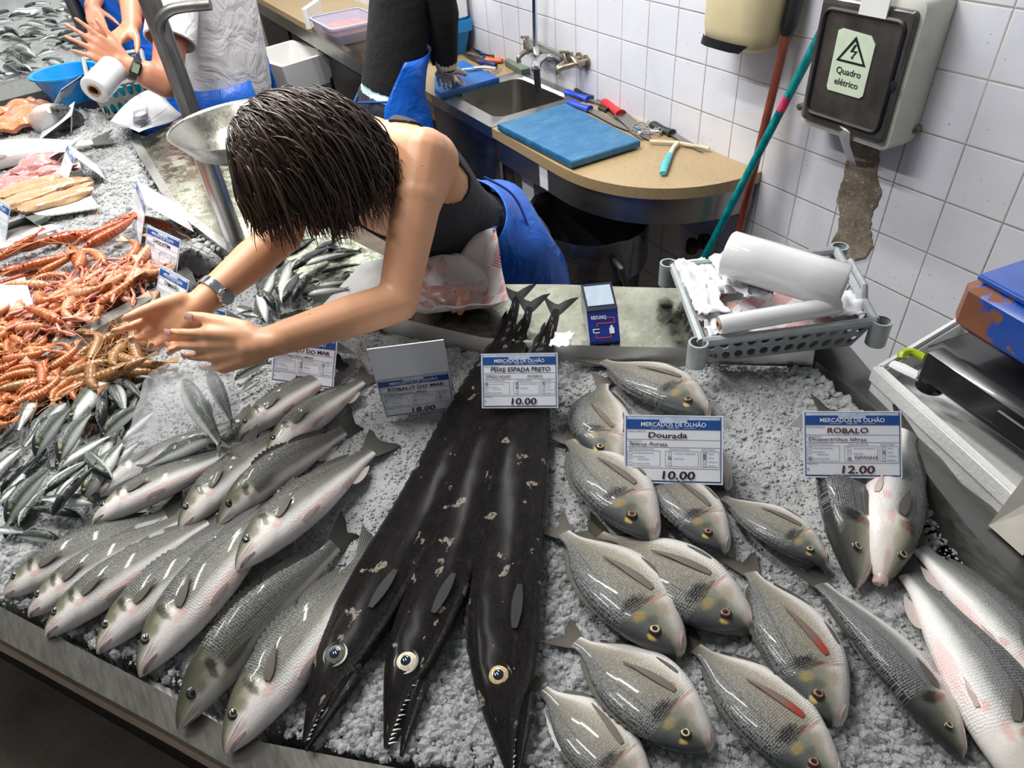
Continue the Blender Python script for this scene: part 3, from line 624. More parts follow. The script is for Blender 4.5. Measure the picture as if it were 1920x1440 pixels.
for i, (h, t, z, zt, ro, be, lab, kw) in enumerate(bass):
    kw = dict(kw); kw['fat'] = kw.get('fat', 1.) * 1.06; kw['thick'] = 1.05; be = -be
    lay_fish('bass', 'sea_bass', lab, 'fish', 'whole sea bass on ice at the left', h, t, z, zt, 1, ro, be, skin=BASS, eye_mats=EB, seed=i, pect=[2, 8, 6, 4, 20, 0, 24, 12, 2, 10, -2, 4, 0, 2, 0][i], **kw)
# ------------------------------------------------------------------ gilthead bream in the middle
EG = [PUPIL, IRIS_G, RIM_D]; ER = [PUPIL, IRIS_R, RIM_D]
bream = [
 ((1325, 772), (1100, 658), .016, .004, 6, -.03, 'gilthead bream at the top of its row, tail pointing at the card terminal', 1, {}),
 ((1147, 868), (1138, 690), .000, .004, 4, .06, 'gilthead bream tucked under the topmost one, left of the dourada price card', 1, dict(fat=1.0)),
 ((1219, 1002), (1043, 796), .018, .006, 6, -.03, 'gilthead bream below the left edge of the dourada price card, dark tail up', 1, {}),
 ((1356, 1024), (1195, 842), .010, .006, 6, -.03, 'gilthead bream whose head shows below the dourada price card', 1, {}),
 ((1362, 906), (1225, 765), .000, .000, 6, -.03, 'gilthead bream hidden behind the dourada card but for its head', 1, {}),
 ((1552, 1048), (1328, 908), .012, .004, 8, -.025, 'slim gilthead bream pointing at the two bass under the robalo card', 1, dict(fat=.9)),
 ((1270, 1222), (1022, 966), .012, .004, 6, -.04, 'gilthead bream beside the black scabbardfish with tail fanned on the ice', 1, {}),
 ((1409, 1180), (1082, 975), .006, .000, 6, -.03, 'gilthead bream in the middle of its group, red edge on the gill cover', 1, dict(fat=.98)),
 ((1566, 1352), (1380, 1030), .004, .000, 5, -.05, 'gilthead bream at the right of its group with a blood-red fin base', 1, dict(pect_mat=FIN_RED)),
 ((1330, 1404), (1040, 1172), .010, .004, 6, -.045, 'large gilthead bream low in the middle, snout at the bottom ice', 1, dict(fat=1.05)),
 ((1572, 1470), (1266, 1176), .006, .000, 6, -.04, 'large gilthead bream at the lower edge with a red fin base, head cut off', 1, dict(pect_mat=FIN_RED, fat=.95)),
 ((1215, 1492), (985, 1262), .004, .000, 4, -.04, 'pale gilthead bream at the bottom edge beside the right-hand scabbardfish', 1, dict(fat=1.0)),
]
for i, (h, t, z, zt, ro, be, lab, fl, kw) in enumerate(bream):
    kw = dict(kw); kw['fat'] = kw.get('fat', .96) * 1.24
    lay_fish('bream', 'gilthead_bream', lab, 'fish', 'gilthead bream on ice in the middle', h, t, z, zt, fl, ro, be, skin=BREAM, eye_mats=(EG if i in (1, 5, 6, 9) else ER), tail_mat=FIN_B, seed=20 + i, pect=[14, 26, 12, 8, 14, 8, 12, 10, 12, 10, 12, -10][i], **kw)
# ------------------------------------------------------------------ farmed bass at the right
farmed = [
 ((1611, 1088), (1556, 752), .006, .000, 30, .01, 1, 'sea bass under the left half of the robalo card, bloody gill', dict(fat=.98)),
 ((1658, 1083), (1716, 775), .012, .000, -22, -.02, -1, 'sea bass under the robalo card with its pink mouth wide open', dict(mouth=True, fat=.95)),
 ((1816, 1411), (1505, 1052), .000, .004, 20, -.02, 1, 'dark-backed sea bass at the right whose whole length is in view', dict(fat=1.12)),
 ((1975, 1520), (1672, 1020), .000, .006, 6, .03, -1, 'large pale sea bass at the lower right corner, fin standing up', dict(fat=1.12, pect=26)),
 ((2010, 1330), (1690, 985), .012, .012, 10, .02, -1, 'sea bass at the right edge lying along the steel side wall', dict(fat=1.0, pect=24)),
]
for i, (h, t, z, zt, ro, be, fl, lab, kw) in enumerate(farmed):
    kw = dict(kw); kw['fat'] = kw.get('fat', 1.) * 1.15; kw['thick'] = 1.1
    lay_fish('bass', 'sea_bass', lab, 'fish', 'whole sea bass on ice at the right', h, t, z, zt, fl, ro, be, skin=BASS_SILVER, eye_mats=[PUPIL, IRIS_G, RIM_D], seed=40 + i, **kw)

# ------------------------------------------------------------------ black scabbardfish
def mat_scab():
    a = Mat('black_scabbardfish_skin', (.01, .01, .01), .25, 0, Coat_Weight=.06, Coat_Roughness=.2, Specular_IOR_Level=.35)
    U, V, _ = a.sep(a.uv()); P = a.scl(a.uv(), (60, 7, 1)); P3 = a.n('ShaderNodeVectorMath', 0, {'operation': 'ADD'}, i0=P, i1=a.n('ShaderNodeCombineXYZ', 0, None, i0=a.math('MULTIPLY', a.hue(), 91.), i1=0., i2=0.))
    n1 = a.noise(a.scl(P3, (.55, 1, 1)), 1.0, 6, .75); n2 = a.noise(P3, 2.6, 6, .75); n3 = a.noise(a.scl(P3, (.12, 3, 1)), 1.5, 4, .7)
    c = a.ramp(n1, [(.3, (.005, .005, .006)), (.5, (.010, .008, .008)), (.60, (.022, .014, .011)), (.72, (.045, .048, .058)), (.9, (.02, .02, .024))])  # bluish grey stop paints spots of wet sheen into the skin colour
    c = a.mix(a.math('MULTIPLY', a.step(n3, .64, .70), .35), c, (.16, .15, .15))
    patch = a.step(a.noise(a.scl(P3, (.5, .5, 1)), .9, 3, .5), .635, .648)
    c = a.mix(a.math('MULTIPLY', a.math('MULTIPLY', patch, a.step(n2, .42, .5)), .95), c, (.52, .44, .36))
    a.set('Base Color', c); a.bump(a.math('ADD', n3, a.math('MULTIPLY', n2, 1.6)), 1., .006)
    a.set('Roughness', a.n('ShaderNodeMapRange', 0, None, i0=n2, i1=.3, i2=.7, i3=.12, i4=.5)); return a.m
SCAB = mat_scab(); SCAB_FIN = simple('black_fin', (.012, .011, .012), .6, 0, .3, 60, .2, Specular_IOR_Level=.25); TOOTH = simple('needle_tooth', (.55, .52, .45), .25, 0, 0)
EYE_B = simple('blue_black_pupil', (.010, .016, .034), .06, 0, .2, 80)
def scabbard(label, pts, hw, zs, open_jaw, eye_px, eye_iris, side):
    P = [pz(u, v, ZS + z + .015) - (0, 0, .015) for (u, v), z in zip(pts, zs)]
    path = np.array(bezier(P, 14)); seg = np.r_[0, np.cumsum(np.linalg.norm(np.diff(path, axis=0), axis=1))]; Lt = seg[-1]
    r = thing('black_scabbardfish', label, 'fish', path[len(path) // 2], 'black scabbardfish on ice')
    nn = 120; ss = np.linspace(0, 1, nn) ** 1.15; C = np.stack([np.interp(ss * Lt, seg, path[:, k]) for k in range(3)], 1)
    wp = herm([0, .02, .05, .085, .12, .16, .22, .35, .55, .75, .88, .96, 1], [.10, .22, .40, .60, .76, .90, 1.0, 1.02, .95, .72, .45, .22, .16], ss) * hw
    tp = herm([0, .02, .05, .1, .16, .3, .6, .85, 1], [.20, .34, .5, .72, .8, .82, .72, .45, .22], ss) * hw * .55
    T = np.gradient(C, axis=0); T /= np.linalg.norm(T, axis=1, keepdims=True); N = np.cross(T, [0, 0, 1.]); N /= np.linalg.norm(N, axis=1, keepdims=True)
    s_eye = None
    def ring(i, na=20, lo=0., hi=1.):
        o = []; uv = []
        for j in range(na):
            a = 2 * math.pi * j / na; y = math.cos(a); z = math.sin(a)
            y = np.sign(y) * abs(y) ** .9; z = np.sign(z) * abs(z) ** .7
            w = wp[i]; cy = 0.
            if ss[i] < .115:     # head: the body mesh is the upper jaw; the lower jaw hangs at the belly side
                g = (1 - ss[i] / .115) ** .8; cy = -side * w * .22 * g; w = w * (1 - .30 * g)
            groove = -.06 * math.exp(-((y + .45) / .12) ** 2) + .05 * noise_at((i * .2, y * 3, 0), 1.) if z > 0 else 0
            o.append(C[i] + N[i] * (y * w + cy) + np.array([0, 0, tp[i] * (1 + z + groove)])); uv.append((ss[i], .5 + .5 * y))
        return o, uv
    rings = []; uvs = []
    for i in range(nn): o, u = ring(i); rings.append(o); uvs += u
    obj('body', MB().loft(rings, True, True, uvs=uvs), SCAB, r, angle=60)
    # lower jaw
    k = int(nn * (.125 ** (1 / 1.15))); jr = []; juv = []
    for i in range(0, k):
        q = i / (k - 1); w = wp[i] * (.30 + .18 * q); cc = C[max(i - (2 if open_jaw else 1), 0)] + side * N[i] * (wp[i] * (.66 + .1 * (1 - q)) + (open_jaw * (1 - q) ** 1.2)) + np.array([0, 0, tp[i] * .75]) - T[i] * .006
        o = []
        for j in range(12):
            a = 2 * math.pi * j / 12; o.append(cc + N[i] * w * math.cos(a) + np.array([0, 0, tp[i] * .62 * math.sin(a)])); juv.append((ss[i] * 1.7 + .3, .5 + .5 * math.cos(a)))
        jr.append(o)
    obj('lower_jaw', MB().loft(jr, True, True, uvs=juv), SCAB, r)
    tb = MB()
    for q in range(13):
        i = int(k * (.06 + .055 * q)); base = C[i] + side * N[i] * wp[i] * (.30 + .2 * (i / k)) + np.array([0, 0, tp[i] * 1.55]); d = side * N[i] * (.006 if q % 3 else .010) * (1 if open_jaw else .45) + T[i] * .003
        tb.tube([base, base + d * .6 + (0, 0, .001), base + d + (0, 0, .0)], [.0013, .001, .0002], 6)
    obj('teeth', tb, TOOTH, r)
    # eye
    e = pz(eye_px[0], eye_px[1], ZS + zs[0] + .030); i = int(np.argmin(np.linalg.norm(C - e, axis=1))); e = np.array([e[0], e[1], C[i][2] + tp[i] * 1.72]); R = .0142
    nrm = np.array([0.05, -.1, 1.])
    em = MB().lathe([(.0005, .0075), (.3 * R, .0072), (.46 * R, .0062)], e, 22, 0, nrm, (True, False)).lathe([(.45 * R, .0064), (.7 * R, .0055), (.92 * R, .0035)], e, 22, 1, nrm).lathe([(.90 * R, .0038), (1.08 * R, .0040), (1.24 * R, .001), (1.3 * R, -.004)], e, 22, 2, nrm)
    obj('eye', em, [EYE_B, eye_iris, RIM_D], r)
    # long low dorsal fin, pectoral fin, small forked tail
    A = []; B = []
    for i in range(18, nn - 6):
        A.append(C[i] - side * N[i] * wp[i] * .97 + (0, 0, tp[i] * .75)); B.append(C[min(i + 2, nn - 1)] - side * N[i] * (wp[i] + .006 * (1 + .35 * math.sin(i * 2.1)) * min(1, (i - 18) / 12)) + (0, 0, tp[i] * .55))
    obj('dorsal_fin', MB().sheet([A, B], .0012), SCAB_FIN, r)
    i = int(nn * .24); pb = C[i] + side * N[i] * wp[i] * .35 + (0, 0, tp[i] * 2.0); G = []
    for q in range(7): G.append([pb + T[i] * (q / 6 * .060) + side * N[i] * (v * .007 * math.sin(math.pi * (.15 + .7 * q / 6)) + .006 * q / 6) + (0, 0, .0015 + .002 * q / 6) for v in (-1, 0, 1)])
    obj('pectoral_fin', MB().sheet(G, .0012), SCAB_FIN, r)
    tl = C[-1] + (0, 0, tp[-1]); G = []; th = .030
    for q in range(6):
        f = q / 5; G.append([tl - T[-1] * .012 + T[-1] * (.055 * f * (.55 + .45 * abs(v))) + N[-1] * v * (.006 + th * f ** .9) + (0, 0, .004 * f * math.sin(3 * v)) for v in (-1, -.6, -.25, 0, .25, .6, 1)])
    obj('tail_fin', MB().sheet(G, .0014), SCAB_FIN, r)
    return r
S_Z = [.006, .004, .004, .006, .008, .010, .014, .05, .06]
scabbard('black scabbardfish at the left of the three, shut jaw reaching towards the steel rim', [(568, 1388), (640, 1232), (728, 1075), (805, 935), (862, 812), (908, 712), (942, 640), (962, 580), (968, 552)], .043, S_Z, 0., (630, 1228), IRIS_D, 1)
scabbard('black scabbardfish in the middle of the three, jaw open showing needle teeth', [(722, 1395), (768, 1240), (826, 1095), (872, 955), (918, 820), (952, 715), (972, 640), (986, 596), (992, 570)], .040, S_Z, .016, (762, 1239), IRIS_S, 1)
scabbard('black scabbardfish at the right of the three, pale patches along its back', [(958, 1452), (944, 1275), (948, 1120), (962, 980), (980, 850), (996, 740), (1016, 660), (1034, 606), (1043, 576)], .046, S_Z, .0, (936, 1270), IRIS_G, 1)
# ------------------------------------------------------------------ sardines: built once per pose, then copied with their parts
def copy_tree(o, parent=None):
    c = o.copy(); COL.objects.link(c); c.parent = parent
    for ch in o.children: copy_tree(ch, c)
    return c
ES = [PUPIL, IRIS_S, RIM_D]
SL = .15
protos = {}
def sardine(kind, flip):
    k = (kind, flip)
    if k not in protos:
        roll, bend = {'silver': (2, .01), 'side': (24, -.012), 'back': (58, .02), 'curl': (46, .05), 'belly': (-38, .01)}[kind]
        r = thing('sardine', 'sardine', 'fish'); f = Fish('sardine', SL, roll, bend, 1.18, flip, thick=1.2)
        P_(r, 'body', f.body(MB(), 24, 14), SARD); P_(r, 'eye', f.eye(MB()), ES); P_(r, 'tail_fin', f.tail(MB(), 3), FIN_S); P_(r, 'dorsal_fin', f.edge_fin(MB(), .42, .54, .03, 1, False, 8, .05), FIN_S)
        protos[k] = [r, False]
    p = protos[k]
    if not p[1]: p[1] = True; return p[0]
    return copy_tree(p[0])
def put_sardine(h, t, z, kind, flip, label, group, zt=None, name=None):
    o = sardine(kind, flip); H = pz(h[0], h[1], ZS + z + .012) - (0, 0, .012); T = pz(t[0], t[1], ZS + (z if zt is None else zt) + .008) - (0, 0, .008)
    root_at(o, H, T); s = float(np.linalg.norm(H - T)) / SL; o.scale = (s, s * .5 + .5 * min(s, 1.15), s * .5 + .5 * min(s, 1.15)); tag(o, label, 'fish', group); return o
GF = 'sardines piled on ice at the left front'
front_sard = [  # head, tail, height, pose, flip, label
 ((77, 722), (22, 815), .022, 'silver', -1, 'broad silver sardine head-up at the upper left of the pile, next to the pink prawns'),
 ((120, 748), (28, 845), .026, 'side', -1, 'slim dark-backed sardine head-up just right of the broad silver one'),
 ((60, 848), (136, 752), .028, 'back', 1, 'dark sardine head-down, third along the pile below the prawns'),
 ((106, 858), (176, 762), .032, 'curl', 1, 'strongly curved dark sardine in the middle of the pile'),
 ((130, 792), (232, 668), .026, 'silver', 1, 'silver sardine with dark tail raised against the brown prawns'),
 ((188, 795), (192, 716), .028, 'back', -1, 'short dark green sardine hanging head-down below the raised tail'),
 ((205, 712), (234, 775), .020, 'side', -1, 'dull greenish sardine left of the clear bag'),
 ((228, 706), (272, 748), .022, 'back', -1, 'small dark sardine touching the top left of the clear bag'),
 ((228, 692), (290, 704), .020, 'silver', 1, 'bright silver sardine under the fingers and above the clear bag'),
 ((183, 818), (278, 746), .018, 'back', 1, 'dark sardine running up behind the left edge of the clear bag'),
 ((110, 868), (212, 806), .036, 'silver', 1, 'silver sardine with blue-green back lying across the pile centre'),
 ((203, 890), (158, 832), .036, 'curl', 1, 'dark curled sardine pointing down at the pale-bellied bass'),
 ((76, 918), (176, 848), .042, 'silver', -1, 'brightest silver sardine, belly to the light, low in the pile'),
 ((92, 958), (180, 862), .048, 'back', -1, 'long dark sardine on top, crossing over the brightest silver one'),
 ((4, 972), (100, 864), .034, 'back', 1, 'long dark sardine at the lower left, tail towards the pile centre'),
 ((-6, 915), (68, 850), .026, 'back', -1, 'dark sardine cut by the left frame edge, middle of the pile'),
 ((-10, 938), (66, 882), .022, 'silver', 1, 'pale sardine cut by the left frame edge under the long dark one'),
 ((169, 936), (64, 930), .030, 'silver', -1, 'pale sardine lying level along the bottom of the pile'),
 ((146, 962), (44, 945), .014, 'back', 1, 'dark sardine lying level on the ice below the pile'),
 ((-14, 985), (50, 994), .012, 'silver', 1, 'pale sardine tail on bare ice at the left frame edge'),
 ((106, 1005), (18, 1000), .006, 'back', -1, 'dark sardine lowest of the pile, on bare ice'),
 ((150, 930), (232, 815), .020, 'side', 1, 'dull sardine beside the bag, under the curled one'),
 ((204, 848), (246, 815), .010, 'side', 1, 'sardine half under the left side of the clear bag'),
 ((-12, 842), (34, 815), .030, 'back', -1, 'dark sardine cut by the left frame edge, top of the pile'),
 ((143, 806), (164, 830), .016, 'silver', 1, 'small pale sardine peeping out at the pile centre'),
 ((486, 704), (438, 738), .006, 'side', -1, 'lone sardine right of the clear bag, eye towards the 14.00 card'),
 ((436, 706), (506, 672), .002, 'back', 1, 'dark sardine behind the hand, left of the 14.00 card'),
]
for h, t, z, k, fl, lab in front_sard: put_sardine(h, t, z, k, fl, lab, GF)
rr = random.Random(11)
under = [(20, 790), (50, 870), (95, 800), (140, 870), (25, 900), (190, 840), (60, 940), (120, 905), (10, 860), (215, 780), (160, 780), (85, 760), (240, 730), (260, 790), (30, 960), (130, 835), (200, 870), (225, 850), (255, 760), (170, 905)]
for (u, v) in under:
    a = rr.uniform(.5, 1.1) + (math.pi if rr.random() < .5 else 0); d = (46 * math.cos(a), -52 * math.sin(a))
    put_sardine((u + d[0], v + d[1]), (u - d[0], v - d[1]), rr.uniform(-.004, .006), rr.choice(['silver', 'side', 'back', 'silver']), rr.choice([1, -1]), 'sardine lying underneath the others in the pile at the left front', 'sardines underneath the front pile')
# back pile on the ledge beside the woman's arm
GB = 'sardines piled behind the arm'
back_sard = [((497, 598), (478, 545), .040, 'belly', 1), ((520, 545), (545, 480), .046, 'silver', 1), ((515, 575), (480, 520), .03, 'back', 1), ((545, 560), (595, 500), .055, 'back', -1), ((527, 560), (560, 505), .05, 'silver', -1),
 ((575, 545), (655, 535), .05, 'silver', 1), ((590, 530), (660, 520), .045, 'side', 1), ((545, 500), (620, 455), .05, 'silver', -1), ((570, 490), (650, 468), .05, 'silver', 1), ((600, 505), (680, 490), .045, 'side', -1),
 ((500, 500), (540, 455), .04, 'back', 1), ((530, 470), (590, 440), .035, 'side', 1), ((610, 480), (680, 465), .035, 'back', 1), ((520, 590), (600, 575), .040, 'back', -1), ((560, 582), (645, 560), .032, 'side', 1), ((470, 575), (440, 585), .02, 'back', 1),
 ((640, 505), (690, 520), .04, 'silver', 1), ((488, 560), (520, 495), .042, 'silver', 1), ((585, 470), (640, 440), .04, 'silver', -1), ((620, 545), (690, 500), .03, 'back', 1), ((440, 570), (490, 590), .012, 'side', 1), ((600, 520), (540, 530), .03, 'silver', 1), ((650, 470), (600, 450), .03, 'silver', 1)]
for i, (h, t, z, k, fl) in enumerate(back_sard):
    put_sardine(h, t, z - .004, k, fl, {0: 'sardine showing its pale grey belly, at the lower left of the pile behind the arm', 3: 'dark-backed sardine standing out steeply in the pile behind the arm', 5: 'shiny silver sardine lying level in the pile behind the arm'}.get(i, 'sardine in the mixed pile behind the woman\'s near arm'), GB)
# far stall: small sardines on ice
far_o = [pz(u, v, 1.08) for u, v in ((-60, 200), (178, 118), (175, -20), (-60, -20))]
fs = thing('far_fish_stall', 'far steel fish stall with sardines on ice at the top left', 'stall', (far_o[0][0], far_o[0][1], 0))
fp = [pz(u, v, 1.07) for u, v in ((-80, 182), (172, 112), (178, 80), (150, -60), (-300, -20))]
obj('rim', band(MB(), [pz(-80, 210, 1.09), pz(172, 146, 1.09)], [pz(-80, 182, 1.09), pz(172, 112, 1.09)], .03), STEEL, fs)
obj('tray', MB().prism([p[:2] for p in fp], 1.02, 1.05), STEEL_DARK, fs)
obj('base_cabinet', MB().prism([p[:2] for p in fp], 0, 1.02), STEEL_DARK, fs)
fi = MB(); grid = []
for i in range(26):
    row = []
    for j in range(26):
        a = np.array(fp[0]) * (1 - i / 25) + np.array(fp[1]) * (i / 25); b = np.array(fp[4]) * (1 - i / 25) + np.array(fp[3]) * (i / 25); p = a * (1 - j / 25) + b * j / 25
        row.append((p[0], p[1], 1.072 + rr.uniform(-.008, .008)))
    grid.append(row)
tag(obj('crushed_ice', fi.sheet(grid, .012), ICE, smooth=False), 'crushed ice on the far stall under small fish', 'ice', None, 'stuff')
for k in range(64):
    u, v = rr.uniform(-6, 160), rr.uniform(-4, 150)
    if v > 165 - .36 * u - 12 or v < 14 + 0 * u and u < 60: continue
    a = rr.uniform(-.5, .5) + (math.pi if rr.random() < .5 else 0); d = 17 + rr.uniform(-3, 6)
    put_sardine((u + d * math.cos(a), v - d * math.sin(a) * .6), (u - d * math.cos(a), v + d * math.sin(a) * .6), .008 + rr.uniform(0, .012), rr.choice(['silver', 'side', 'back', 'curl']), rr.choice([1, -1]), 'small sardine scattered on the ice of the far stall', 'sardines on the far stall')

# ------------------------------------------------------------------ prawns and langoustines
def shell_mat(name, c0, c1, c2, band_=14., rough=.25):
    a = Mat(name, c1, rough, Coat_Weight=.35, Coat_Roughness=.1, Subsurface_Weight=.15, Subsurface_Radius=(.01, .004, .002)); U, V, _ = a.sep(a.uv()); rv = a.hue()
    n1 = a.noise(a.pos(), 70, 4, .6); b = a.math('SINE', a.math('MULTIPLY', U, band_ * 6.283))
    c = a.ramp(a.math('ADD', a.math('MULTIPLY', n1, .8), a.math('MULTIPLY', rv, .3)), [(.3, c0), (.5, c1), (.75, c2)])
    c = a.mix(a.math('MULTIPLY', a.step(b, .6, 1.), .4), c, tuple(x * .45 for x in c0)); a.set('Base Color', c)
    a.bump(a.math('ADD', b, n1), .3, .002); return a.m
PINK = shell_mat('pink_prawn_shell', (.38, .085, .02), (.52, .16, .05), (.60, .28, .12)); BROWN = shell_mat('brown_prawn_shell', (.17, .065, .018), (.30, .135, .042), (.40, .22, .09))
RED = shell_mat('red_prawn_shell', (.24, .035, .008), (.40, .075, .015), (.48, .16, .035)); LANG = shell_mat('langoustine_shell', (.46, .09, .025), (.56, .20, .075), (.62, .36, .22), 10.)
FEEL = simple('orange_feelers', (.45, .18, .06), .4, 0, .3, 50); FEEL_B = simple('brown_feelers', (.34, .17, .07), .4, 0, .3, 50); CLAW = simple('red_and_white_claw', (.58, .22, .15), .3, 0, .5, 40)
def shrimp_proto(name, cat, L, curl, mat, feel, claws, w, seed):
    """body curving in the local xy plane, lying on its side; head at +x"""
    r = thing(name, name, cat); rs = random.Random(seed); n = 22; P = []; R = []; x = y = 0.; a = 0.
    for i in range(n):
        q = i / (n - 1); P.append((x, y, w * .9)); seg = math.sin(q * 12 * math.pi) * .06 if q > .42 else 0
        R.append(w * (herm([0, .06, .2, .38, .5, .75, .93, 1], [.12, .45, .92, 1.0, .92, .72, .42, .25], q) + seg * .6)); a += curl * (0 if q < .38 else (q - .3) * 1.5) / n * 2; x -= L / n * math.cos(a); y -= L / n * math.sin(a)
    ring_uv = [(i / (n - 1), j / 9) for i in range(n) for j in range(9)]
    mb = MB(); mb.tube(P, R, 9, True, 0, 1.15); mb.uv = ring_uv; ob = P_(r, 'body', mb, mat)
    t = np.array(P[-1]); d = np.array(P[-1]) - np.array(P[-3]); d /= np.linalg.norm(d); s = np.array([-d[1], d[0], 0]); G = []
    for q in range(4): G.append([t + d * (w * 2.1 * q / 3) + s * v * w * (.25 + .85 * q / 3) + (0, 0, .0008 * v * v) for v in (-1, -.5, 0, .5, 1)])
    P_(r, 'tail_fan', MB().sheet(G, .0012), mat)
    lg = MB()
    for k in range(7):
        b = np.array(P[4 + k * 2]); dd = np.array([-math.sin(0), 0, 0]); i = 4 + k * 2; tt = np.array(P[i + 1]) - np.array(P[i]); tt /= np.linalg.norm(tt); sd = np.array([tt[1], -tt[0], 0]) * -1
        ln = w * (2.6 if k < 4 else 1.3) * rs.uniform(.8, 1.2); m = b + sd * ln * .6 + tt * ln * rs.uniform(-.4, .4); e = m + sd * ln * .4 + tt * ln * .35
        lg.tube([b, m, (e[0], e[1], .002)], [w * .10, w * .08, w * .03], 5)
    P_(r, 'legs', lg, feel)
    an = MB()
    for k in range(3 if name != 'langoustine' else 2):
        p0 = np.array(P[0]) + (0, 0, w * .2); th = rs.uniform(-1.1, 1.1); pts = [p0]; al = L * rs.uniform(.5, .9)
        for q in range(6): th += rs.uniform(-.35, .35); pts.append(pts[-1] + np.array([math.cos(th), math.sin(th), -w * .05 / al * 6 * .2]) * al / 6)
        an.tube(pts, [w * .09] * 3 + [w * .06] * 2 + [w * .045] * 2, 4)
    p0 = np.array(P[0]); an.tube([p0 - (w, 0, 0), p0 + (w * 1.1, w * .25, 0)], [w * .25, w * .04], 5)
    P_(r, 'antennae', an, feel)
    eb = MB(); eb.lathe([(.0001, w * .2), (w * .14, w * .14), (w * .2, 0)], np.array(P[2]) + (0, w * .3, w * .55), 8, 0, (0, .3, 1), (True, False)); P_(r, 'eye', eb, PUPIL)
    if claws:
        for sgn in (-1, 1):
            b = np.array(P[3]) + (0, sgn * w * .5, 0); e = b + np.array([L * .22, sgn * L * (.10 + .05 * rs.random()), 0]); h = e + np.array([L * .32, sgn * L * rs.uniform(-.08, .08), 0])
            c = MB(); c.tube([b, e], [w * .22, w * .28], 6); c.tube([e, e + (h - e) * .3, e + (h - e) * .62, h], [w * .26, w * .40, w * .34, w * .08], 7); c.tube([e + (h - e) * .5 + (0, w * .35 * sgn, 0), h + (0, w * .3 * sgn, 0)], [w * .2, w * .06], 5)
            P_(r, 'claw', c, CLAW)
    return r
S_used = {}
def put_shrimp(kind, var, u, v, z, yaw, sc, label, group, lie=0.):
    k = (kind, var)
    if k not in S_used:
        name, cat, L, cu, mt, fe, cl, w = {'pink': ('prawn', 'prawn', .075, [1.5, 2.2, .9][var], PINK, FEEL, False, .0075), 'brown': ('prawn', 'prawn', .115, [.9, 1.4, .5][var], BROWN, FEEL_B, False, .0105),
            'red': ('red_prawn', 'prawn', .18, [.3, .7, 1.1][var], RED, FEEL, False, .0145), 'lang': ('langoustine', 'langoustine', .105, [.5, 1.6, 2.3][var], LANG, CLAW, True, .0115)}[kind]
        S_used[k] = shrimp_proto(name, cat, L, cu, mt, fe, cl, w, var * 7 + len(kind)); o = S_used[k]
    else: o = copy_tree(S_used[k])
    p = pz(u, v, ZS + z); o.location = tuple(p); o.rotation_euler = (lie, rr.uniform(-.25, .25), yaw); o.scale = (sc, sc, sc); tag(o, label, None, group); return o
def in_px(u, v, poly):
    return bool(inside(np.array([[u, v]]), poly)[0])
def fill(kind, poly, num, zr, sc, label, group, minu=9):
    us = [p[0] for p in poly]; vs = [p[1] for p in poly]; n = 0; tries = 0; got = []
    while n < num and tries < 6000:
        tries += 1; u, v = rr.uniform(min(us), max(us)), rr.uniform(min(vs), max(vs))
        if not in_px(u, v, poly) or any((u - a) ** 2 + (v - b) ** 2 < minu ** 2 for a, b in got): continue
        got.append((u, v)); n += 1
        put_shrimp(kind, rr.randrange(3), u, v, rr.uniform(*zr), rr.uniform(0, 6.28), rr.uniform(*sc), label, group, rr.uniform(-.4, .4))
fill('pink', [(-30, 590), (30, 602), (60, 645), (82, 690), (140, 672), (190, 692), (205, 725), (120, 722), (60, 760), (-30, 815)], 110, (.006, .034), (.85, 1.25), 'pink-orange prawn in the heap at the left frame edge', 'pink prawns heaped at the left')
fill('pink', [(-30, 600), (25, 612), (55, 655), (80, 700), (140, 685), (190, 700), (190, 715), (120, 712), (50, 750), (-30, 800)], 55, (.0, .01), (.9, 1.2), 'pink-orange prawn in the heap at the left frame edge', 'pink prawns heaped at the left', 11)
fill('brown', [(130, 700), (180, 655), (245, 612), (288, 598), (270, 640), (236, 668), (215, 705), (165, 735), (130, 745)], 34, (.004, .03), (.9, 1.2), 'brown prawn in the heap between the steel divider and the sardines', 'brown prawns between divider and sardines', 8)
fill('lang', [(45, 600), (90, 545), (150, 512), (240, 488), (300, 505), (305, 525), (235, 553), (175, 588), (105, 625), (65, 622)], 52, (.006, .035), (.85, 1.15), 'orange langoustine in the heap below its price card', 'langoustines heaped on the left bay', 11)
for i, (h, t, z, vv, fl) in enumerate([((-8, 497), (78, 464), .012, 0, 1), ((84, 462), (215, 424), .014, 0, 1), ((146, 462), (236, 428), .02, 0, 1), ((160, 474), (252, 430), .024, 1, 1), ((330, 436), (268, 424), .01, 1, 1), ((-8, 522), (98, 482), .018, 0, 1), ((36, 512), (138, 478), .028, 0, 1), ((70, 522), (142, 492), .022, 1, 1), ((140, 470), (160, 520), .026, 2, 1), ((-10, 545), (70, 512), .012, 0, 1), ((24, 478), (120, 458), .008, 0, 1), ((190, 436), (260, 418), .01, 0, 1)]):
    a, b = pz(*h, ZS), pz(*t, ZS); yaw = math.atan2(a[1] - b[1], a[0] - b[0]); ln = np.linalg.norm(a - b)
    o = put_shrimp('red', vv, h[0], h[1], z, yaw, ln / .155, ['long red prawn in the bundle above the langoustines', 'red prawn with curled tail end behind the upright price card'][i == 4], 'long red prawns in the left bay' if i != 4 else None, 0)

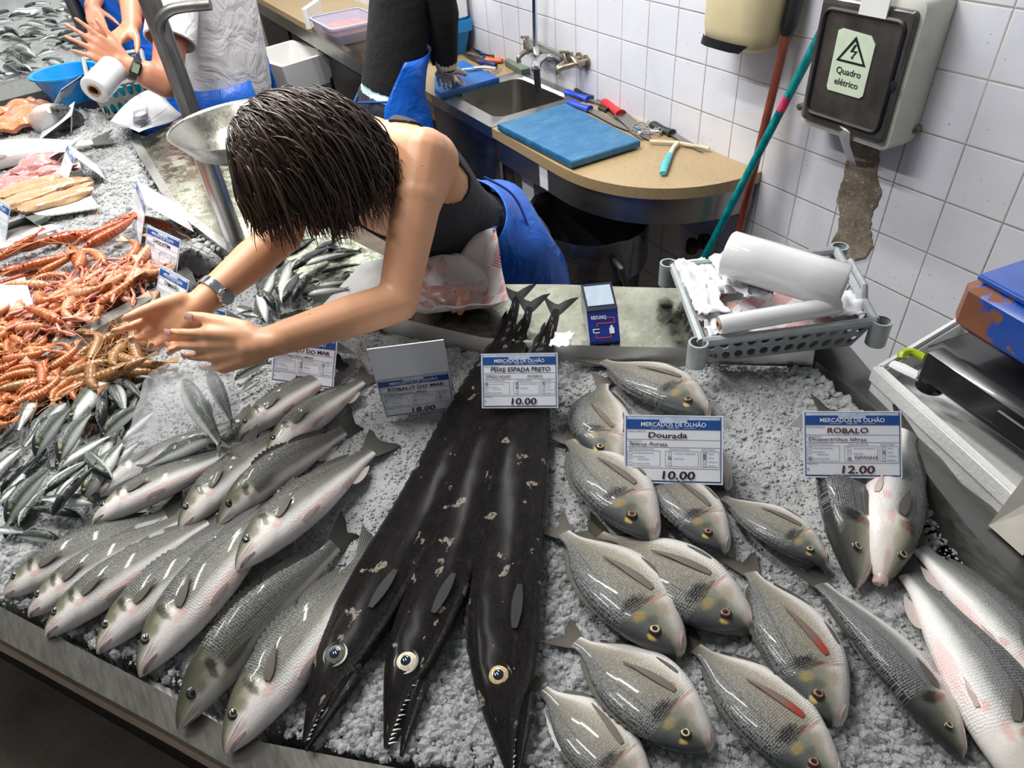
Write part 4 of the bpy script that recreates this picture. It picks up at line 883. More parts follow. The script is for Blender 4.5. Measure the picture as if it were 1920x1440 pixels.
# ------------------------------------------------------------------ roe, salmon, hake and octopus in the left bay
def lump(name, label, cat, px, z, rx, ry, rz, yaw, mat, seed, group=None, tex=.25, n=18):
    c = pz(px[0], px[1], ZS + z); mb = MB(); rings = []
    for i in range(1, n):
        t = math.pi * i / n; r = []
        for j in range(24):
            p = 2 * math.pi * j / 24; d = np.array([math.cos(t), math.sin(t) * math.cos(p), math.sin(t) * math.sin(p)]); k = 1 + tex * noise_at(d, 1.6, seed) + tex * .5 * noise_at(d, 4., seed)
            q = d * np.array([rx, ry, rz]) * k; r.append((c[0] + q[0] * math.cos(yaw) - q[1] * math.sin(yaw), c[1] + q[0] * math.sin(yaw) + q[1] * math.cos(yaw), c[2] + max(q[2], -rz * .5)))
        rings.append(r)
    o = obj(name, mb.loft(rings), mat, loc=(c[0], c[1], c[2] - rz * .5)); return tag(o, label, cat, group)
def mat_flesh(name, a0, a1, vein, vs=.6):
    a = Mat(name, a0, .25, Coat_Weight=.4, Subsurface_Weight=.15); n1 = a.noise(a.pos(), 25, 5, .6); n2 = a.noise(a.scl(a.pos(), (1, 1.6, 1)), 40, 3, .6, 0, 1.5)
    c = a.mix(n1, a0, a1); c = a.mix(a.math('MULTIPLY', a.step(a.math('ABSOLUTE', a.math('SUBTRACT', n2, .5)), .0, .05), 1), tuple(vein), c) if False else a.mix(a.math('MULTIPLY', a.math('SUBTRACT', 1, a.step(a.math('ABSOLUTE', a.math('SUBTRACT', n2, .5)), .004, .035)), vs), c, vein)
    a.set('Base Color', c); a.bump(n1, .4, .004); return a.m
ROE = mat_flesh('tan_roe', (.40, .25, .13), (.52, .36, .21), (.30, .12, .07)); MILT = mat_flesh('pink_fish_trimmings', (.48, .17, .17), (.60, .36, .33), (.28, .05, .06)); SALMON = mat_flesh('salmon_flesh', (.50, .14, .05), (.58, .22, .09), (.62, .42, .30), .8); OCTO = mat_flesh('pale_squid', (.58, .55, .55), (.70, .68, .68), (.35, .28, .30), .3)
mat_px = [(60, 330), (150, 305), (172, 370), (190, 395), (80, 412), (45, 395)]
mp = [pz(u, v, ZS + .004) for u, v in mat_px]
a_ = Mat('woven_white_mat', (.68, .67, .58), .6); w1 = a_.n('ShaderNodeTexWave', 1, None, Vector=a_.pos(), Scale=60.); a_.set('Base Color', a_.mix(w1, (.45, .44, .36), (.70, .69, .62))); a_.bump(w1, .4, .003)
tag(obj('ribbed_mat', MB().prism([p[:2] for p in mp], ZS + .010, ZS + .014), a_.m), 'ribbed white plastic mat under the tan fish roe', 'mat')
yw = math.atan2(*(pz(80, 360, ZS) - pz(0, 380, ZS))[[1, 0]])
for i, (px, z, rx, ry, rz, dy, lab) in enumerate([((60, 350), .022, .10, .045, .02, .1, 'tan roe lobe at the back of the cluster, under the pink trimmings'), ((90, 352), .030, .11, .032, .018, -.12, 'long ribbed roe lobe in the middle of the cluster'), ((55, 372), .024, .10, .045, .02, .35, 'large roe lobe at the front, on the left half of the mat'), ((105, 376), .022, .10, .036, .018, .05, 'roe lobe at the front whose end reaches the right part of the mat'),
    ((148, 350), .018, .045, .03, .012, .5, 'separate rounded roe lobe right of the cluster, behind the upright card'), ((12, 366), .016, .07, .04, .016, .2, 'roe lobe at the left frame edge')]):
    lump('fish_roe', lab, 'roe', px, z, rx, ry, rz, yw + dy, ROE, i, 'fish roe on the mat', .22)
for i, (px, z, rx, ry, rz, dy, lab) in enumerate([((75, 312), .022, .09, .05, .03, .3, 'block of pink trimmings beside the folded card, nearest the silver fish'), ((95, 325), .02, .07, .03, .02, -.1, 'strip of pink trimmings in front of the tan roe'), ((42, 325), .014, .08, .04, .015, .2, 'thin reddish trimmings left of the pink block'), ((14, 345), .014, .07, .035, .016, .1, 'reddish trimmings at the left frame edge above the roe'), ((22, 300), .012, .10, .02, .012, .15, 'long pink strip along the belly of the silver fish')]):
    lump('fish_trimmings', lab, 'fish pieces', px, z, rx, ry, rz, yw + dy, MILT, 20 + i, 'pink fish trimmings', .4)
HAKE = fish_skin('pale_hake_skin', [(0, (.72, .66, .63)), (.4, (.70, .70, .69)), (.6, (.50, .55, .53)), (.8, (.26, .33, .31)), (1, (.10, .14, .13))], 80, .2, (.3, 1.))
lay_fish('bass', 'whole_hake', 'large silver-green fish lying along the left edge behind the pink trimmings', 'fish', None, (-120, 330), (215, 255), .004, None, 1, 8, .0, .9, HAKE, EB, FIN, 77, wave=0., thick=1.1)
for i, (h, t, w, lab) in enumerate([((-10, 240), (78, 195), .07, 'orange salmon fillet nearest the salmon head'), ((-10, 218), (62, 190), .05, 'orange salmon fillet at the back by the white edge'), ((-10, 246), (70, 226), .045, 'orange salmon piece with dark skin edge at the front')]):
    a, b = pz(*h, ZS + .02), pz(*t, ZS + .02); d = (b - a) / np.linalg.norm(b - a); s = np.array([-d[1], d[0], 0]); G = []
    for q in range(13): G.append([a + (b - a) * q / 12 + s * v * w * math.sin(math.pi * (.16 + .68 * q / 12)) * (1 + .1 * math.sin(q * 1.7)) + (0, 0, .014 * (1 - v * v) + .006 * math.sin(q)) for v in np.linspace(-1, 1, 7)])
    r = thing('salmon_fillet', lab, 'fish pieces', a, 'salmon fillets'); obj('flesh', MB().sheet(G, .018), SALMON, r)
    obj('skin_edge', MB().tube([a + (b - a) * q / 12 + s * w * math.sin(math.pi * (.16 + .68 * q / 12)) * 1.0 + (0, 0, -.004) for q in range(13)], .006, 6), FIN, r)
hd = thing('cut_salmon', 'cut salmon head standing on its neck, silver cheek and dark crown', 'fish pieces', pz(110, 235, ZS))
f = Fish('bream', .34, 0, 0, .85, 1); mbh = MB(); a, b = pz(122, 232, ZS + .03), pz(92, 212, ZS + .10)
HD = fish_skin('salmon_head_skin', [(0, (.66, .50, .42)), (.25, (.62, .60, .58)), (.45, (.55, .57, .57)), (.62, (.20, .20, .14)), (.8, (.03, .035, .03)), (1, (.01, .012, .012))], 60, .3, spots=(.62, .6, (.03, .03, .03)))
C0 = pz(112, 232, ZS + .0); up = np.array([0, 0, 1.]); ax = pz(100, 180, ZS + .16) - C0; ax /= np.linalg.norm(ax); right = pz(140, 225, ZS) - pz(90, 232, ZS); right -= ax * right.dot(ax); right /= np.linalg.norm(right); nrm = np.cross(ax, right)
rg = []; uvs = []
for i in range(16):
    q = i / 15; hw = .092 * herm([0, .2, .5, .8, 1], [1, 1, .86, .52, .12], q); tw = .055 * herm([0, .3, .7, 1], [1, 1, .7, .2], q); r_ = []
    for j in range(20):
        t = 2 * math.pi * j / 20; r_.append(C0 + ax * (.17 * q) + right * (hw * math.cos(t) - .02 * q) + nrm * tw * math.sin(t)); uvs.append((.3 + q * .2, .5 + .5 * math.cos(t)))
    rg.append(r_)
obj('head', MB().loft(rg, uvs=uvs), HD, hd)
for sg in (-1, 1):
    e = C0 + ax * .10 + right * .022 + nrm * sg * .034; obj('eye', MB().lathe([(.0005, .006), (.004, .005)], e, 14, 0, nrm * sg, (True, False)).lathe([(.004, .005), (.008, .003)], e, 14, 1, nrm * sg).lathe([(.008, .003), (.011, -.004)], e, 14, 2, nrm * sg), [PUPIL, IRIS_S, RIM_D], hd)
obj('cut_neck', MB().loft([[C0 - ax * .004 + (p - C0) * .96 for p in rg[0]], [C0 - ax * .012 + (p - C0) * .7 for p in rg[0]]]), SALMON, hd)
lump('squid', 'pale squid lying on ice at the left frame edge below the lula card', 'squid', (30, 448), .016, .10, .05, .022, yw, OCTO, 40, None, .3)
lump('grey_fish_piece', 'small grey fish piece on ice under the folded card at the left edge', 'fish pieces', (40, 425), .012, .07, .03, .018, yw + .3, FIN_S, 43, None, .2)
# ------------------------------------------------------------------ lettering
_tmp = bpy.data.scenes.new('lettering_scratch'); _tc = {}
def text2d(s, bold=0.):
    """triangulated outlines of a string at size 1: points (n,2), faces, width"""
    k = (s, bold)
    if k not in _tc:
        c = bpy.data.curves.new('t', 'FONT'); c.body = s; c.size = 1; c.offset = bold; c.resolution_u = 3; o = bpy.data.objects.new('t', c); _tmp.collection.objects.link(o)
        vl = _tmp.view_layers[0]; vl.update(); ev = o.evaluated_get(vl.depsgraph); me = ev.to_mesh()
        V = np.array([v.co[:2] for v in me.vertices]).reshape(-1, 2); F = [tuple(p.vertices) for p in me.polygons]; ev.to_mesh_clear(); bpy.data.objects.remove(o); bpy.data.curves.remove(c)
        _tc[k] = (V, F, V[:, 0].max() if len(V) else 0)
    return _tc[k]
class Sheet2D:
    """flat prints on a panel: origin o, axes ex, ey (per unit), normal n"""
    def __init__(s, o, ex, ey, n): s.o, s.ex, s.ey, s.n = [np.array(q, float) for q in (o, ex, ey, n)]
    def P(s, x, y, h=0.): return s.o + s.ex * x + s.ey * y + s.n * h
    def text(s, mb, t, x, y, size, h=.0006, width=None, align='l', shear=0., bold=0., wob=0., mi=0):
        V, F, w = text2d(t, bold); k = size; kx = size if width is None else min(size * 1.4, width / max(w, 1e-6)); x0 = x - (w * kx / 2 if align == 'c' else w * kx if align == 'r' else 0)
        return mb.add([s.P(x0 + v[0] * kx + v[1] * k * shear, y + v[1] * k + wob * math.sin(v[0] * 2.1), h) for v in V], F, mi)
    def rect(s, mb, x0, y0, x1, y1, h=.0005, mi=0): return mb.add([s.P(x0, y0, h), s.P(x1, y0, h), s.P(x1, y1, h), s.P(x0, y1, h)], [(0, 1, 2, 3)], mi)
    def frame(s, mb, x0, y0, x1, y1, t, h=.0005, mi=0):
        for a in ((x0, y0, x1, y0 + t), (x0, y1 - t, x1, y1), (x0, y0, x0 + t, y1), (x1 - t, y0, x1, y1)): s.rect(mb, *a, h, mi)
CARD = simple('laminated_card', (.80, .81, .86), .28, 0, .03, Coat_Weight=.5, Coat_Roughness=.05)
BLUE_INK = simple('card_blue_print', (.018, .075, .30), .35, 0, .1); SMALL_INK = simple('card_small_print', (.10, .13, .24), .5, 0, 0); WHITE_INK = simple('card_white_lettering', (.82, .84, .88), .4, 0, 0)
PEN = simple('purple_brown_marker', (.075, .015, .03), .5, 0, .2); PEN_B = simple('black_marker', (.02, .012, .022), .5, 0, .2); GLARE = simple('pale_blue_print_and_glare', (.50, .60, .74), .3, 0, .2, 60)
def tent(label, bl, br, tl, tr, zb=.008, name=None, latin='', price='', marks=(), extra=None, h=None, ink=None, back=1.0, upper=0., detail=True, header=True, wname=.42, scrib=False):
    """a folded price card; the four pixels are the corners of its printed front"""
    BL, BR = pz(*bl, ZS + zb), pz(*br, ZS + zb); Wd = np.linalg.norm(BR - BL); want = .70 * Wd
    def top(hh): return pz(*tl, ZS + zb + hh), pz(*tr, ZS + zb + hh)
    if h is None:
        hs = np.linspace(.3 * want, want, 60); ds = [abs(np.linalg.norm((sum(top(q)) - BL - BR) / 2) - want * (1 + upper)) for q in hs * (1 + upper)]; h = hs[int(np.argmin(ds))] * (1 + upper)
    TL, TR = top(h); exv = ((BR - BL) + (TR - TL)) / 2; Wd = np.linalg.norm(exv); ex = exv / Wd; m0 = (BL + BR) / 2; m1 = (TL + TR) / 2; up = m1 - m0; up = up - ex * up.dot(ex); Hh = np.linalg.norm(up); ey = up / Hh
    n = np.cross(ex, ey); o = m0 - ex * Wd / 2; r = thing('price_card', label, 'price card', m0, None)
    t = .0009; front = [o, o + ex * Wd, o + ex * Wd + ey * Hh, o + ey * Hh]
    fwd = -np.array([n[0], n[1], 0]) * 2 * (Hh * abs(ey.dot(np.cross(n, ex)) if False else 1) * 0 + abs(np.dot(ey, [n[0], n[1], 0])) * Hh + .25 * want * back)
    b0, b1 = front[0] + fwd, front[1] + fwd
    mb = MB(); mb.loft([[q - n * t for q in front], front], True, True); obj('front_panel', mb, CARD, r, angle=0, smooth=False)
    if back > 0:
        bn = np.cross(front[3] - b0, front[2] - front[3]); bn /= np.linalg.norm(bn) + 1e-9
        mb = MB(); q4 = [b1, b0, front[3], front[2]]; mb.loft([[q - bn * t for q in q4], q4], True, True); obj('back_panel', mb, CARD, r, angle=0, smooth=False)
    s = Sheet2D(o, ex * Wd, ey * (Hh / (1 + upper)) / .70, n); Hn = .70
    bl_ = MB(); s.frame(bl_, .018, .018, .982, Hn - .012, .008); 
    if header: s.rect(bl_, .018, .555, .982, .655, .0006); s.rect(bl_, .018, .018, .982, .030)
    obj('blue_print', bl_, BLUE_INK, r, smooth=False, angle=0)
    if header:
        g = MB(); s.rect(g, .03, .655, .97, .685, .0006); s.rect(g, .36, .625, .64, .668, .0008); obj('header_picture_and_glare', g, GLARE, r, smooth=False, angle=0)  # pale strip along the top paints the glossy card's reflection
        hd_ = MB(); s.text(hd_, 'MERCADOS DE OLHÃO', .5, .585, .062, .0010, .66, 'c', bold=.012); s.text(hd_, 'DESDE 1916', .5, .563, .022, .0010, None, 'c'); s.rect(hd_, .27, .568, .40, .571, .0010); s.rect(hd_, .60, .568, .73, .571, .0010)
        obj('header_lettering', hd_, WHITE_INK, r, smooth=False, angle=0)
    if detail:
        p = MB()
        for t_, x, y, z_ in (('NOME COMERCIAL', .035, .525, .022), ('NOME CIENTÍFICO', .035, .425, .018), ('MÉTODO DE PRODUÇÃO', .05, .345, .022), ('ZONA DE CAPTURA', .46, .345, .022), ('ARTE DA PESCA', .78, .345, .020), ('CAPTURADO NO MAR', .095, .302, .020), ('CAPTURADO', .095, .262, .020), ('ÁGUA DOCE', .14, .236, .020), ('DE AQUICULTURA', .095, .192, .020), ('ATLÂNTICO NORDESTE', .51, .302, .020), ('PORTUGAL', .51, .248, .020), ('ANZOL', .85, .304, .018), ('CERCO', .85, .264, .018), ('ARTESANAL', .85, .224, .018), ('ARRASTO', .85, .184, .018), ('PREÇO/KG', .035, .138, .022), ('€', .035, .075, .04)):
            s.text(p, t_, x, y, z_)
        for a in ((.035, .175, .37, .335), (.42, .175, .755, .335), (.775, .175, .965, .335)): s.frame(p, *a, .003)
        for y in (.292, .245, .185): s.frame(p, .052, y, .085, y + .034, .003); s.frame(p, .45, y, .485, y + .034, .003)
        for y in (.298, .258, .218, .178): s.frame(p, .80, y, .835, y + .030, .003)
        for y in (.448, .370, .155): s.rect(p, .03, y, .97, y + .004)
        obj('small_print', p, SMALL_INK, r, smooth=False, angle=0)
    if scrib:
        q = MB()
        for y_, x1 in ((.48, .62), (.40, .5), (.09, .6)):
            for c_ in range(9): x_ = .12 + (x1 - .12) * c_ / 9; q.add([s.P(x_, y_ + .03 * (c_ % 2), .0012), s.P(x_ + .012, y_ + .03 * (c_ % 2), .0012), s.P(x_ + .05, y_ + .03 * ((c_ + 1) % 2), .0012), s.P(x_ + .038, y_ + .03 * ((c_ + 1) % 2), .0012)], [(0, 1, 2, 3)])
        obj('handwriting', q, ink or PEN, r, smooth=False, angle=0)
    if name:
        q = MB(); s.text(q, name, .12 if len(name) > 10 else .24, .468, .080, .0012, min(.80, wname if len(name) < 10 else .78), shear=.08, bold=.016, wob=.004)
        obj('handwritten_name', q, ink or PEN, r, smooth=False, angle=0); q = MB()
        if latin: s.text(q, latin, .05, .388, .050, .0012, min(.66, .030 * len(latin)), shear=.12, bold=.010, wob=.003)
        if latin: obj('handwritten_latin_name', q, ink or PEN, r, smooth=False, angle=0)
        q = MB()
        if extra: s.text(q, *extra[:1], extra[1], extra[2], extra[3], .0012, None, shear=.05, bold=.004)
        if extra: obj('handwritten_note', q, ink or PEN, r, smooth=False, angle=0)
        q = MB()
        if price: s.text(q, price, .36, .048, .115, .0012, .40, shear=.14, bold=.018)
        if price: obj('handwritten_price', q, ink or PEN, r, smooth=False, angle=0)
        q = MB()
        for (x, y) in marks:
            for sg in (-1, 1): q.add([s.P(x - .016, y - sg * .016 - .003, .0012), s.P(x + .018, y + sg * .018 - .003, .0012), s.P(x + .018, y + sg * .018 + .004, .0012), s.P(x - .016, y - sg * .016 + .004, .0012)], [(0, 1, 2, 3)])
        if marks: obj('pen_crosses', q, ink or PEN, r, smooth=False, angle=0)
    return r
tent('folded price card reading ROBALO DO MAR 14.00 under the woman\'s near forearm', (508, 716), (625, 727), (510, 622), (627, 640), name='ROBALO DO MAR', latin='DICENTRARCHUS LABRAX', price='14.00', marks=((.467, .31), (.467, .26), (.815, .315)))
tent('price card reading ROBALO DO MAR 18.00, its blank upper half standing above the print', (719, 783), (859, 766), (714, 652), (848, 634), zb=.012, name='ROBALO DO MAR', latin='DICENTRARCHUS LABRAX', price='18.00', marks=((.067, .31), (.467, .26), (.815, .27)), upper=.75, back=.6)
tent('price card reading PEIXE ESPADA PRETO 10.00 standing on the black scabbardfish', (904, 765), (1046, 765), (903, 664), (1047, 661), zb=.052, name='PEIXE ESPADA PRETO', latin='LEPADO ROXO', price='10.00', marks=((.067, .31), (.467, .31), (.467, .26), (.815, .315)), extra=('(INTEIRO)', .60, .392, .046), ink=PEN_B)
tent('large price card reading DOURADA 10.00 among the gilthead bream', (1170, 903), (1355, 911), (1168, 779), (1354, 779), zb=.030, name='Dourada', latin='Sparus Aurata', price='10.00', marks=((.467, .26), (.815, .30), (.815, .27)), ink=PEN_B)
tent('price card reading ROBALO 12.00 at the right, above the two bass heads', (1507, 894), (1692, 898), (1505, 772), (1690, 770), zb=.062, name='ROBALO', latin='Dicentrarchus labrax', price='12.00', marks=((.067, .20), (.815, .27), (.47, .20)), extra=('ESPANHA', .52, .195, .055))
tent('price card reading LAGOSTIM 20.00 above the langoustine heap', (268, 495), (330, 527), (291, 428), (354, 456), name='LAGOSTIM', latin='NEPHROPS', price='20.00', h=.085, marks=((.467, .31), (.815, .26)), ink=PEN_B, wname=.5)
tent('tilted price card reading CAMARÃO behind the woman\'s watch', (284, 582), (338, 612), (332, 512), (386, 545), name='CAMARÃO', latin='', price='', h=.085, ink=PEN_B, wname=.5)
tent('price card with blue header showing between the woman\'s two hands', (352, 645), (425, 664), (374, 566), (449, 588), h=.085)
tent('upright price card seen edge-on at the tip of the red prawns', (247, 416), (263, 461), (262, 349), (279, 402), scrib=True, h=.10, detail=False, ink=PEN)
tent('folded price card standing on the ribbed mat beside the roe', (108, 331), (119, 357), (130, 274), (145, 302), scrib=True, h=.085, detail=False, ink=PEN_B)
tent('folded white card behind the roe card, its blank back to the steel plate', (97, 317), (125, 292), (134, 272), (160, 248), h=.07, detail=False, header=False)
tent('folded price card reading LULA cut by the left frame edge', (-26, 452), (6, 466), (-6, 366), (34, 402), name='LULA', latin='', price='', h=.10, ink=PEN_B)
tent('blank white back of a card at the left frame edge between prawns and langoustines', (-15, 590), (69, 571), (-14, 540), (40, 518), zb=.03, h=.03, detail=False, header=False, back=0)
tent('narrow folded price card right of the salmon head', (133, 252), (140, 222), (137, 203), (142, 180), scrib=True, h=.06, detail=False)
tent('glossy price card leaning against the salmon head and blue basin', (100, 199), (132, 178), (106, 175), (150, 143), zb=.06, h=.06, detail=False, back=0, scrib=True)
tent('price card lying on the far stall among small sardines', (14, 30), (60, 28), (15, 16), (58, 15), h=.02, detail=False, back=.5)

# ------------------------------------------------------------------ things on the ledge
PB = simple('terminal_blue_shell', (.012, .03, .22), .3, 0, .1); SCR = simple('grey_lcd_screen', (.42, .50, .58), .15, 0, .1, 40); DKB = simple('dark_navy_plastic', (.012, .016, .045), .3, 0, 0); REDI = simple('red_print', (.6, .06, .06), .4, 0, 0)
t = thing('card_terminal', 'blue card payment terminal with a grey screen, standing on the steel ledge', 'card terminal', pz(1130, 600, ZL))
q = [pz(1106, 641, ZL + .008), pz(1163, 637, ZL + .008), pz(1158, 581, ZL + .050), pz(1100, 587, ZL + .050), pz(1146, 528, ZL + .072), pz(1089, 534, ZL + .072)]
dn = lambda p, z: np.array([p[0], p[1], z])
lowb = MB().loft([[dn(q[0], ZL + .001), dn(q[1], ZL + .001), dn(q[2], ZL + .001), dn(q[3], ZL + .001)], q[:4]]); obj('lower_body', lowb, PB, t, angle=20)
upb = MB().loft([[dn(q[3], ZL + .001), dn(q[2], ZL + .001), dn(q[4], ZL + .02), dn(q[5], ZL + .02)], [q[3] + (0, 0, .004), q[2] + (0, 0, .004), q[4], q[5]]]); obj('upper_body', upb, DKB, t, angle=20)
ex, ey = q[2] - q[3], q[5] - q[3]; n_ = np.cross(ex, ey); n_ /= np.linalg.norm(n_); s = Sheet2D(q[3] + (0, 0, .004), ex, q[5] - q[3] - (0, 0, .004), n_)
k = MB(); s.rect(k, .07, .16, .93, .90, .001); obj('screen', k, SCR, t, smooth=False, angle=0)
ex, ey = q[1] - q[0], q[3] - q[0]; n_ = np.cross(ex, ey); n_ /= np.linalg.norm(n_); s = Sheet2D(q[0], ex, ey, n_); k = MB(); s.text(k, 'REDUNIQ', .12, .76, .17, .0012, .5, bold=.01)
for a in ((.14, .28, .36, .31), (.14, .28, .17, .40), (.14, .40, .36, .43), (.68, .24, .84, .44), (.72, .44, .80, .52)): s.rect(k, *a, .0012)
obj('white_lettering', k, WHITE_INK, t, smooth=False, angle=0)
k = MB()
for a in ((.62, .78, .88, .81), (.86, .62, .89, .80), (.30, .60, .88, .63), (.28, .50, .31, .62), (.22, .10, .25, .26), (.22, .10, .72, .13), (.70, .10, .73, .22)): s.rect(k, *a, .0012)
obj('red_print', k, REDI, t, smooth=False, angle=0)
a_, b_ = pz(1046, 650, ZL + .01), pz(1072, 640, ZL + .02)
# grey perforated basket with paper and film
GREY_P = simple('grey_basket_plastic', (.30, .325, .33), .35, 0, .1, 60); TEAL = simple('teal_plastic', (.0, .22, .30), .3, 0, .1)
def perf(mb, a, b, c, d, nx, ny, hole=.36, th=.003, seg=12):
    """wall a-b (bottom) to d-c (top) with round holes"""
    a, b, c, d = [np.array(q, float) for q in (a, b, c, d)]; n = np.cross(b - a, d - a); n /= np.linalg.norm(n)
    P = lambda x, y: (a * (1 - x) + b * x) * (1 - y) + (d * (1 - x) + c * x) * y
    for i in range(nx):
        for j in range(ny):
            o = []; h = []
            for k in range(seg):
                t = 2 * math.pi * (k + .5) / seg; cx, cy = math.cos(t), math.sin(t); m = max(abs(cx), abs(cy)); o.append(P((i + .5 + .5 * cx / m) / nx, (j + .5 + .5 * cy / m) / ny)); h.append(P((i + .5 + hole * cx) / nx, (j + .5 + hole * cy) / ny))
            vs = [p + n * th / 2 for p in o] + [p + n * th / 2 for p in h] + [p - n * th / 2 for p in o] + [p - n * th / 2 for p in h]; fs = []
            for k in range(seg):
                l = (k + 1) % seg; fs += [(k, l, seg + l, seg + k), (2 * seg + l, 2 * seg + k, 3 * seg + k, 3 * seg + l), (seg + k, seg + l, 3 * seg + l, 3 * seg + k)]
            mb.add(vs, fs)
    return mb
ZR = ZL + .062
rc = [pz(1316, 642, ZR), pz(1641, 603, ZR), pz(1568, 470, ZR + .004), pz(1262, 500, ZR + .004)]
cen = sum(rc) / 4; bc = [dn(cen + (p - cen) * .86, ZL + .004) for p in rc]
bk = thing('plastic_basket', 'grey perforated plastic basket with paper and film rolls, on the ledge corner by the wall', 'basket', dn(cen, ZL))
for i in range(4):
    j = (i + 1) % 4; obj('side', perf(MB(), bc[i], bc[j], rc[j], rc[i], 12 if i % 2 == 0 else 9, 2), GREY_P, bk, smooth=False)
obj('floor', MB().loft([[p - (0, 0, .003) for p in bc], bc]), GREY_P, bk)
rimp = [rc[0], rc[1], rc[2], rc[3], rc[0]]; rb = MB()
for i in range(4): rb.tube([rimp[i], rimp[i + 1]], .0085, 8)
obj('rim', rb, GREY_P, bk)
for p in rc: obj('corner_tube', MB().lathe([(.013, .006), (.017, .006), (.017, -.042), (.013, -.042), (.013, .004)], p + (p - cen) / np.linalg.norm(p - cen) * .010, 16), GREY_P, bk)
for i, j in ((1, 2), (2, 3)):
    a, b = rc[i], rc[j]; obj('handle_bow', MB().tube([a * .75 + b * .25, a * .68 + b * .32 + (0, 0, .022), a * .32 + b * .68 + (0, 0, .022), a * .25 + b * .75], .006, 8), GREY_P, bk)
def crumple(o_, ex, ey, nu, nv, amp, seed, bowl=0., f=3., wav=0.):
    G = []
    for i in range(nu):
        r = []
        for j in range(nv):
            x, y = i / (nu - 1), j / (nv - 1); p = o_ + ex * x + ey * y; e = ((2 * x - 1) ** 2 + (2 * y - 1) ** 2) / 2
            r.append(p + np.array([0, 0, amp * (abs(noise_at((x, y, 0), f, seed)) + .5 * abs(noise_at((x, y, 1), f * 2.3, seed))) + bowl * e]) + np.array([noise_at((x, y, 3), f, seed), noise_at((x, y, 5), f, seed), 0]) * amp * .6)
        G.append(r)
    return G
def mat_wrap():
    a = Mat('red_printed_wrap', (.8, .8, .8), .6); uv = a.uv(); v = a.scl(uv, (5, 5, 1)); x, y, _ = a.sep(v)
    u_ = a.math('ADD', x, y); w_ = a.math('SUBTRACT', x, y)
    fu = a.math('ABSOLUTE', a.math('SUBTRACT', a.math('FRACT', u_), .5)); fw = a.math('ABSOLUTE', a.math('SUBTRACT', a.math('FRACT', w_), .5)); d = a.math('MAXIMUM', fu, fw)
    ln = a.step(a.math('SINE', a.math('MULTIPLY', d, 62.)), -.1, .3); chk = a.math('MODULO', a.math('ADD', a.math('FLOOR', u_), a.math('FLOOR', w_)), 2.)
    k = a.math('MULTIPLY', ln, a.step(a.math('ABSOLUTE', chk), .3, .6)); big = a.step(a.noise(uv, 1.6, 2), .40, .46)
    a.set('Base Color', a.mix(a.math('MULTIPLY', k, a.math('MULTIPLY', big, 1.)), (.72, .70, .69), (.62, .06, .045))); return a.m
WRAP = mat_wrap()
def film(name, col, trans=.8, rough=.15): return Mat(name, col, rough, 0, Transmission_Weight=trans, IOR=1.2).m
def sheet_thing(name, label, cat, G, mat, th=.001, group=None):
    mb = MB().sheet(G, th); o = obj(name, mb, mat, angle=0); return tag(o, label, cat, group)
bi = lambda x, y, z: (rc[0] * (1 - x) + rc[1] * x) * (1 - y) + (rc[3] * (1 - x) + rc[2] * x) * y + np.array([0, 0, z])
def patch(x0, y0, x1, y1, z0, amp, seed, rot=0., nu=16, nv=14, bowl=0.):
    o_ = bi(x0, y0, z0 - .06); return crumple(o_, bi(x1, y0, z0 - .06) - o_, bi(x0, y1, z0 - .06) - o_, nu, nv, amp, seed, bowl)
sheet_thing('wrapping_paper', 'red-patterned wrapping paper spread over the grey basket', 'paper', patch(.06, .06, .95, .93, .040, .012, 3, nu=26, nv=22), WRAP)
for i, (x0, y0, x1, y1, z, am, lab) in enumerate([(.0, .55, .30, 1.05, .058, .03, 'white paper hanging over the left rear corner of the basket'), (.02, .25, .20, .66, .066, .018, 'crumpled white paper at the left side of the basket'), (.22, .52, .46, .98, .072, .016, 'white paper sheet standing behind the film rolls, left of the red pattern'), (.28, .36, .48, .72, .075, .02, 'small white sheet in the basket middle beside the red pattern'), (.04, .08, .30, .34, .052, .018, 'white paper under the cardboard core end of the thin roll'), (.70, .10, .99, .42, .055, .016, 'white crumpled paper at the right front of the basket')]):
    sheet_thing('paper_sheet', lab, 'paper', patch(x0, y0, x1, y1, z, am, 30 + i), PAPER)
FILM = Mat('clear_film_roll', (.86, .87, .87), .12, 0, Transmission_Weight=.25, IOR=1.3, Coat_Weight=.8); _n = FILM.noise(FILM.scl(FILM.pos(), (1, 1, 1)), 60, 3); FILM.bump(_n, .15, .002); FILM = FILM.m
CARDB = simple('brown_cardboard_core', (.36, .22, .12), .7, 0, .2)
def roll(name, label, a, b, r, core=True, group=None):
    a, b = np.array(a), np.array(b); o = thing(name, label, 'roll', (a + b) / 2 - (0, 0, r), group); ax = (b - a) / np.linalg.norm(b - a); L = np.linalg.norm(b - a)
    obj('film', MB().lathe([(r * .45, .002), (r * .9, .0), (r, .004), (r * 1.01, L * .3), (r * .99, L * .7), (r, L - .004), (r * .9, L), (r * .45, L - .002)], a, 32, 0, ax), FILM, o, angle=50)
    obj('core', MB().lathe([(r * .36, .01), (r * .36, -.002), (r * .46, -.002), (r * .46, L + .002), (r * .36, L + .002), (r * .36, L - .01)], a, 24, 0, ax), CARDB if core else PAPER, o)
    return o
roll('film_roll', 'thick roll of clear plastic bags lying across the back of the basket', pz(1362, 474, ZR + .075), pz(1583, 540, ZR + .055), .041, False, None)
roll('film_roll', 'thin roll of cling film with a brown cardboard core end, front of the basket', pz(1348, 610, ZR + .022), pz(1572, 572, ZR + .030), .0165, True, None)
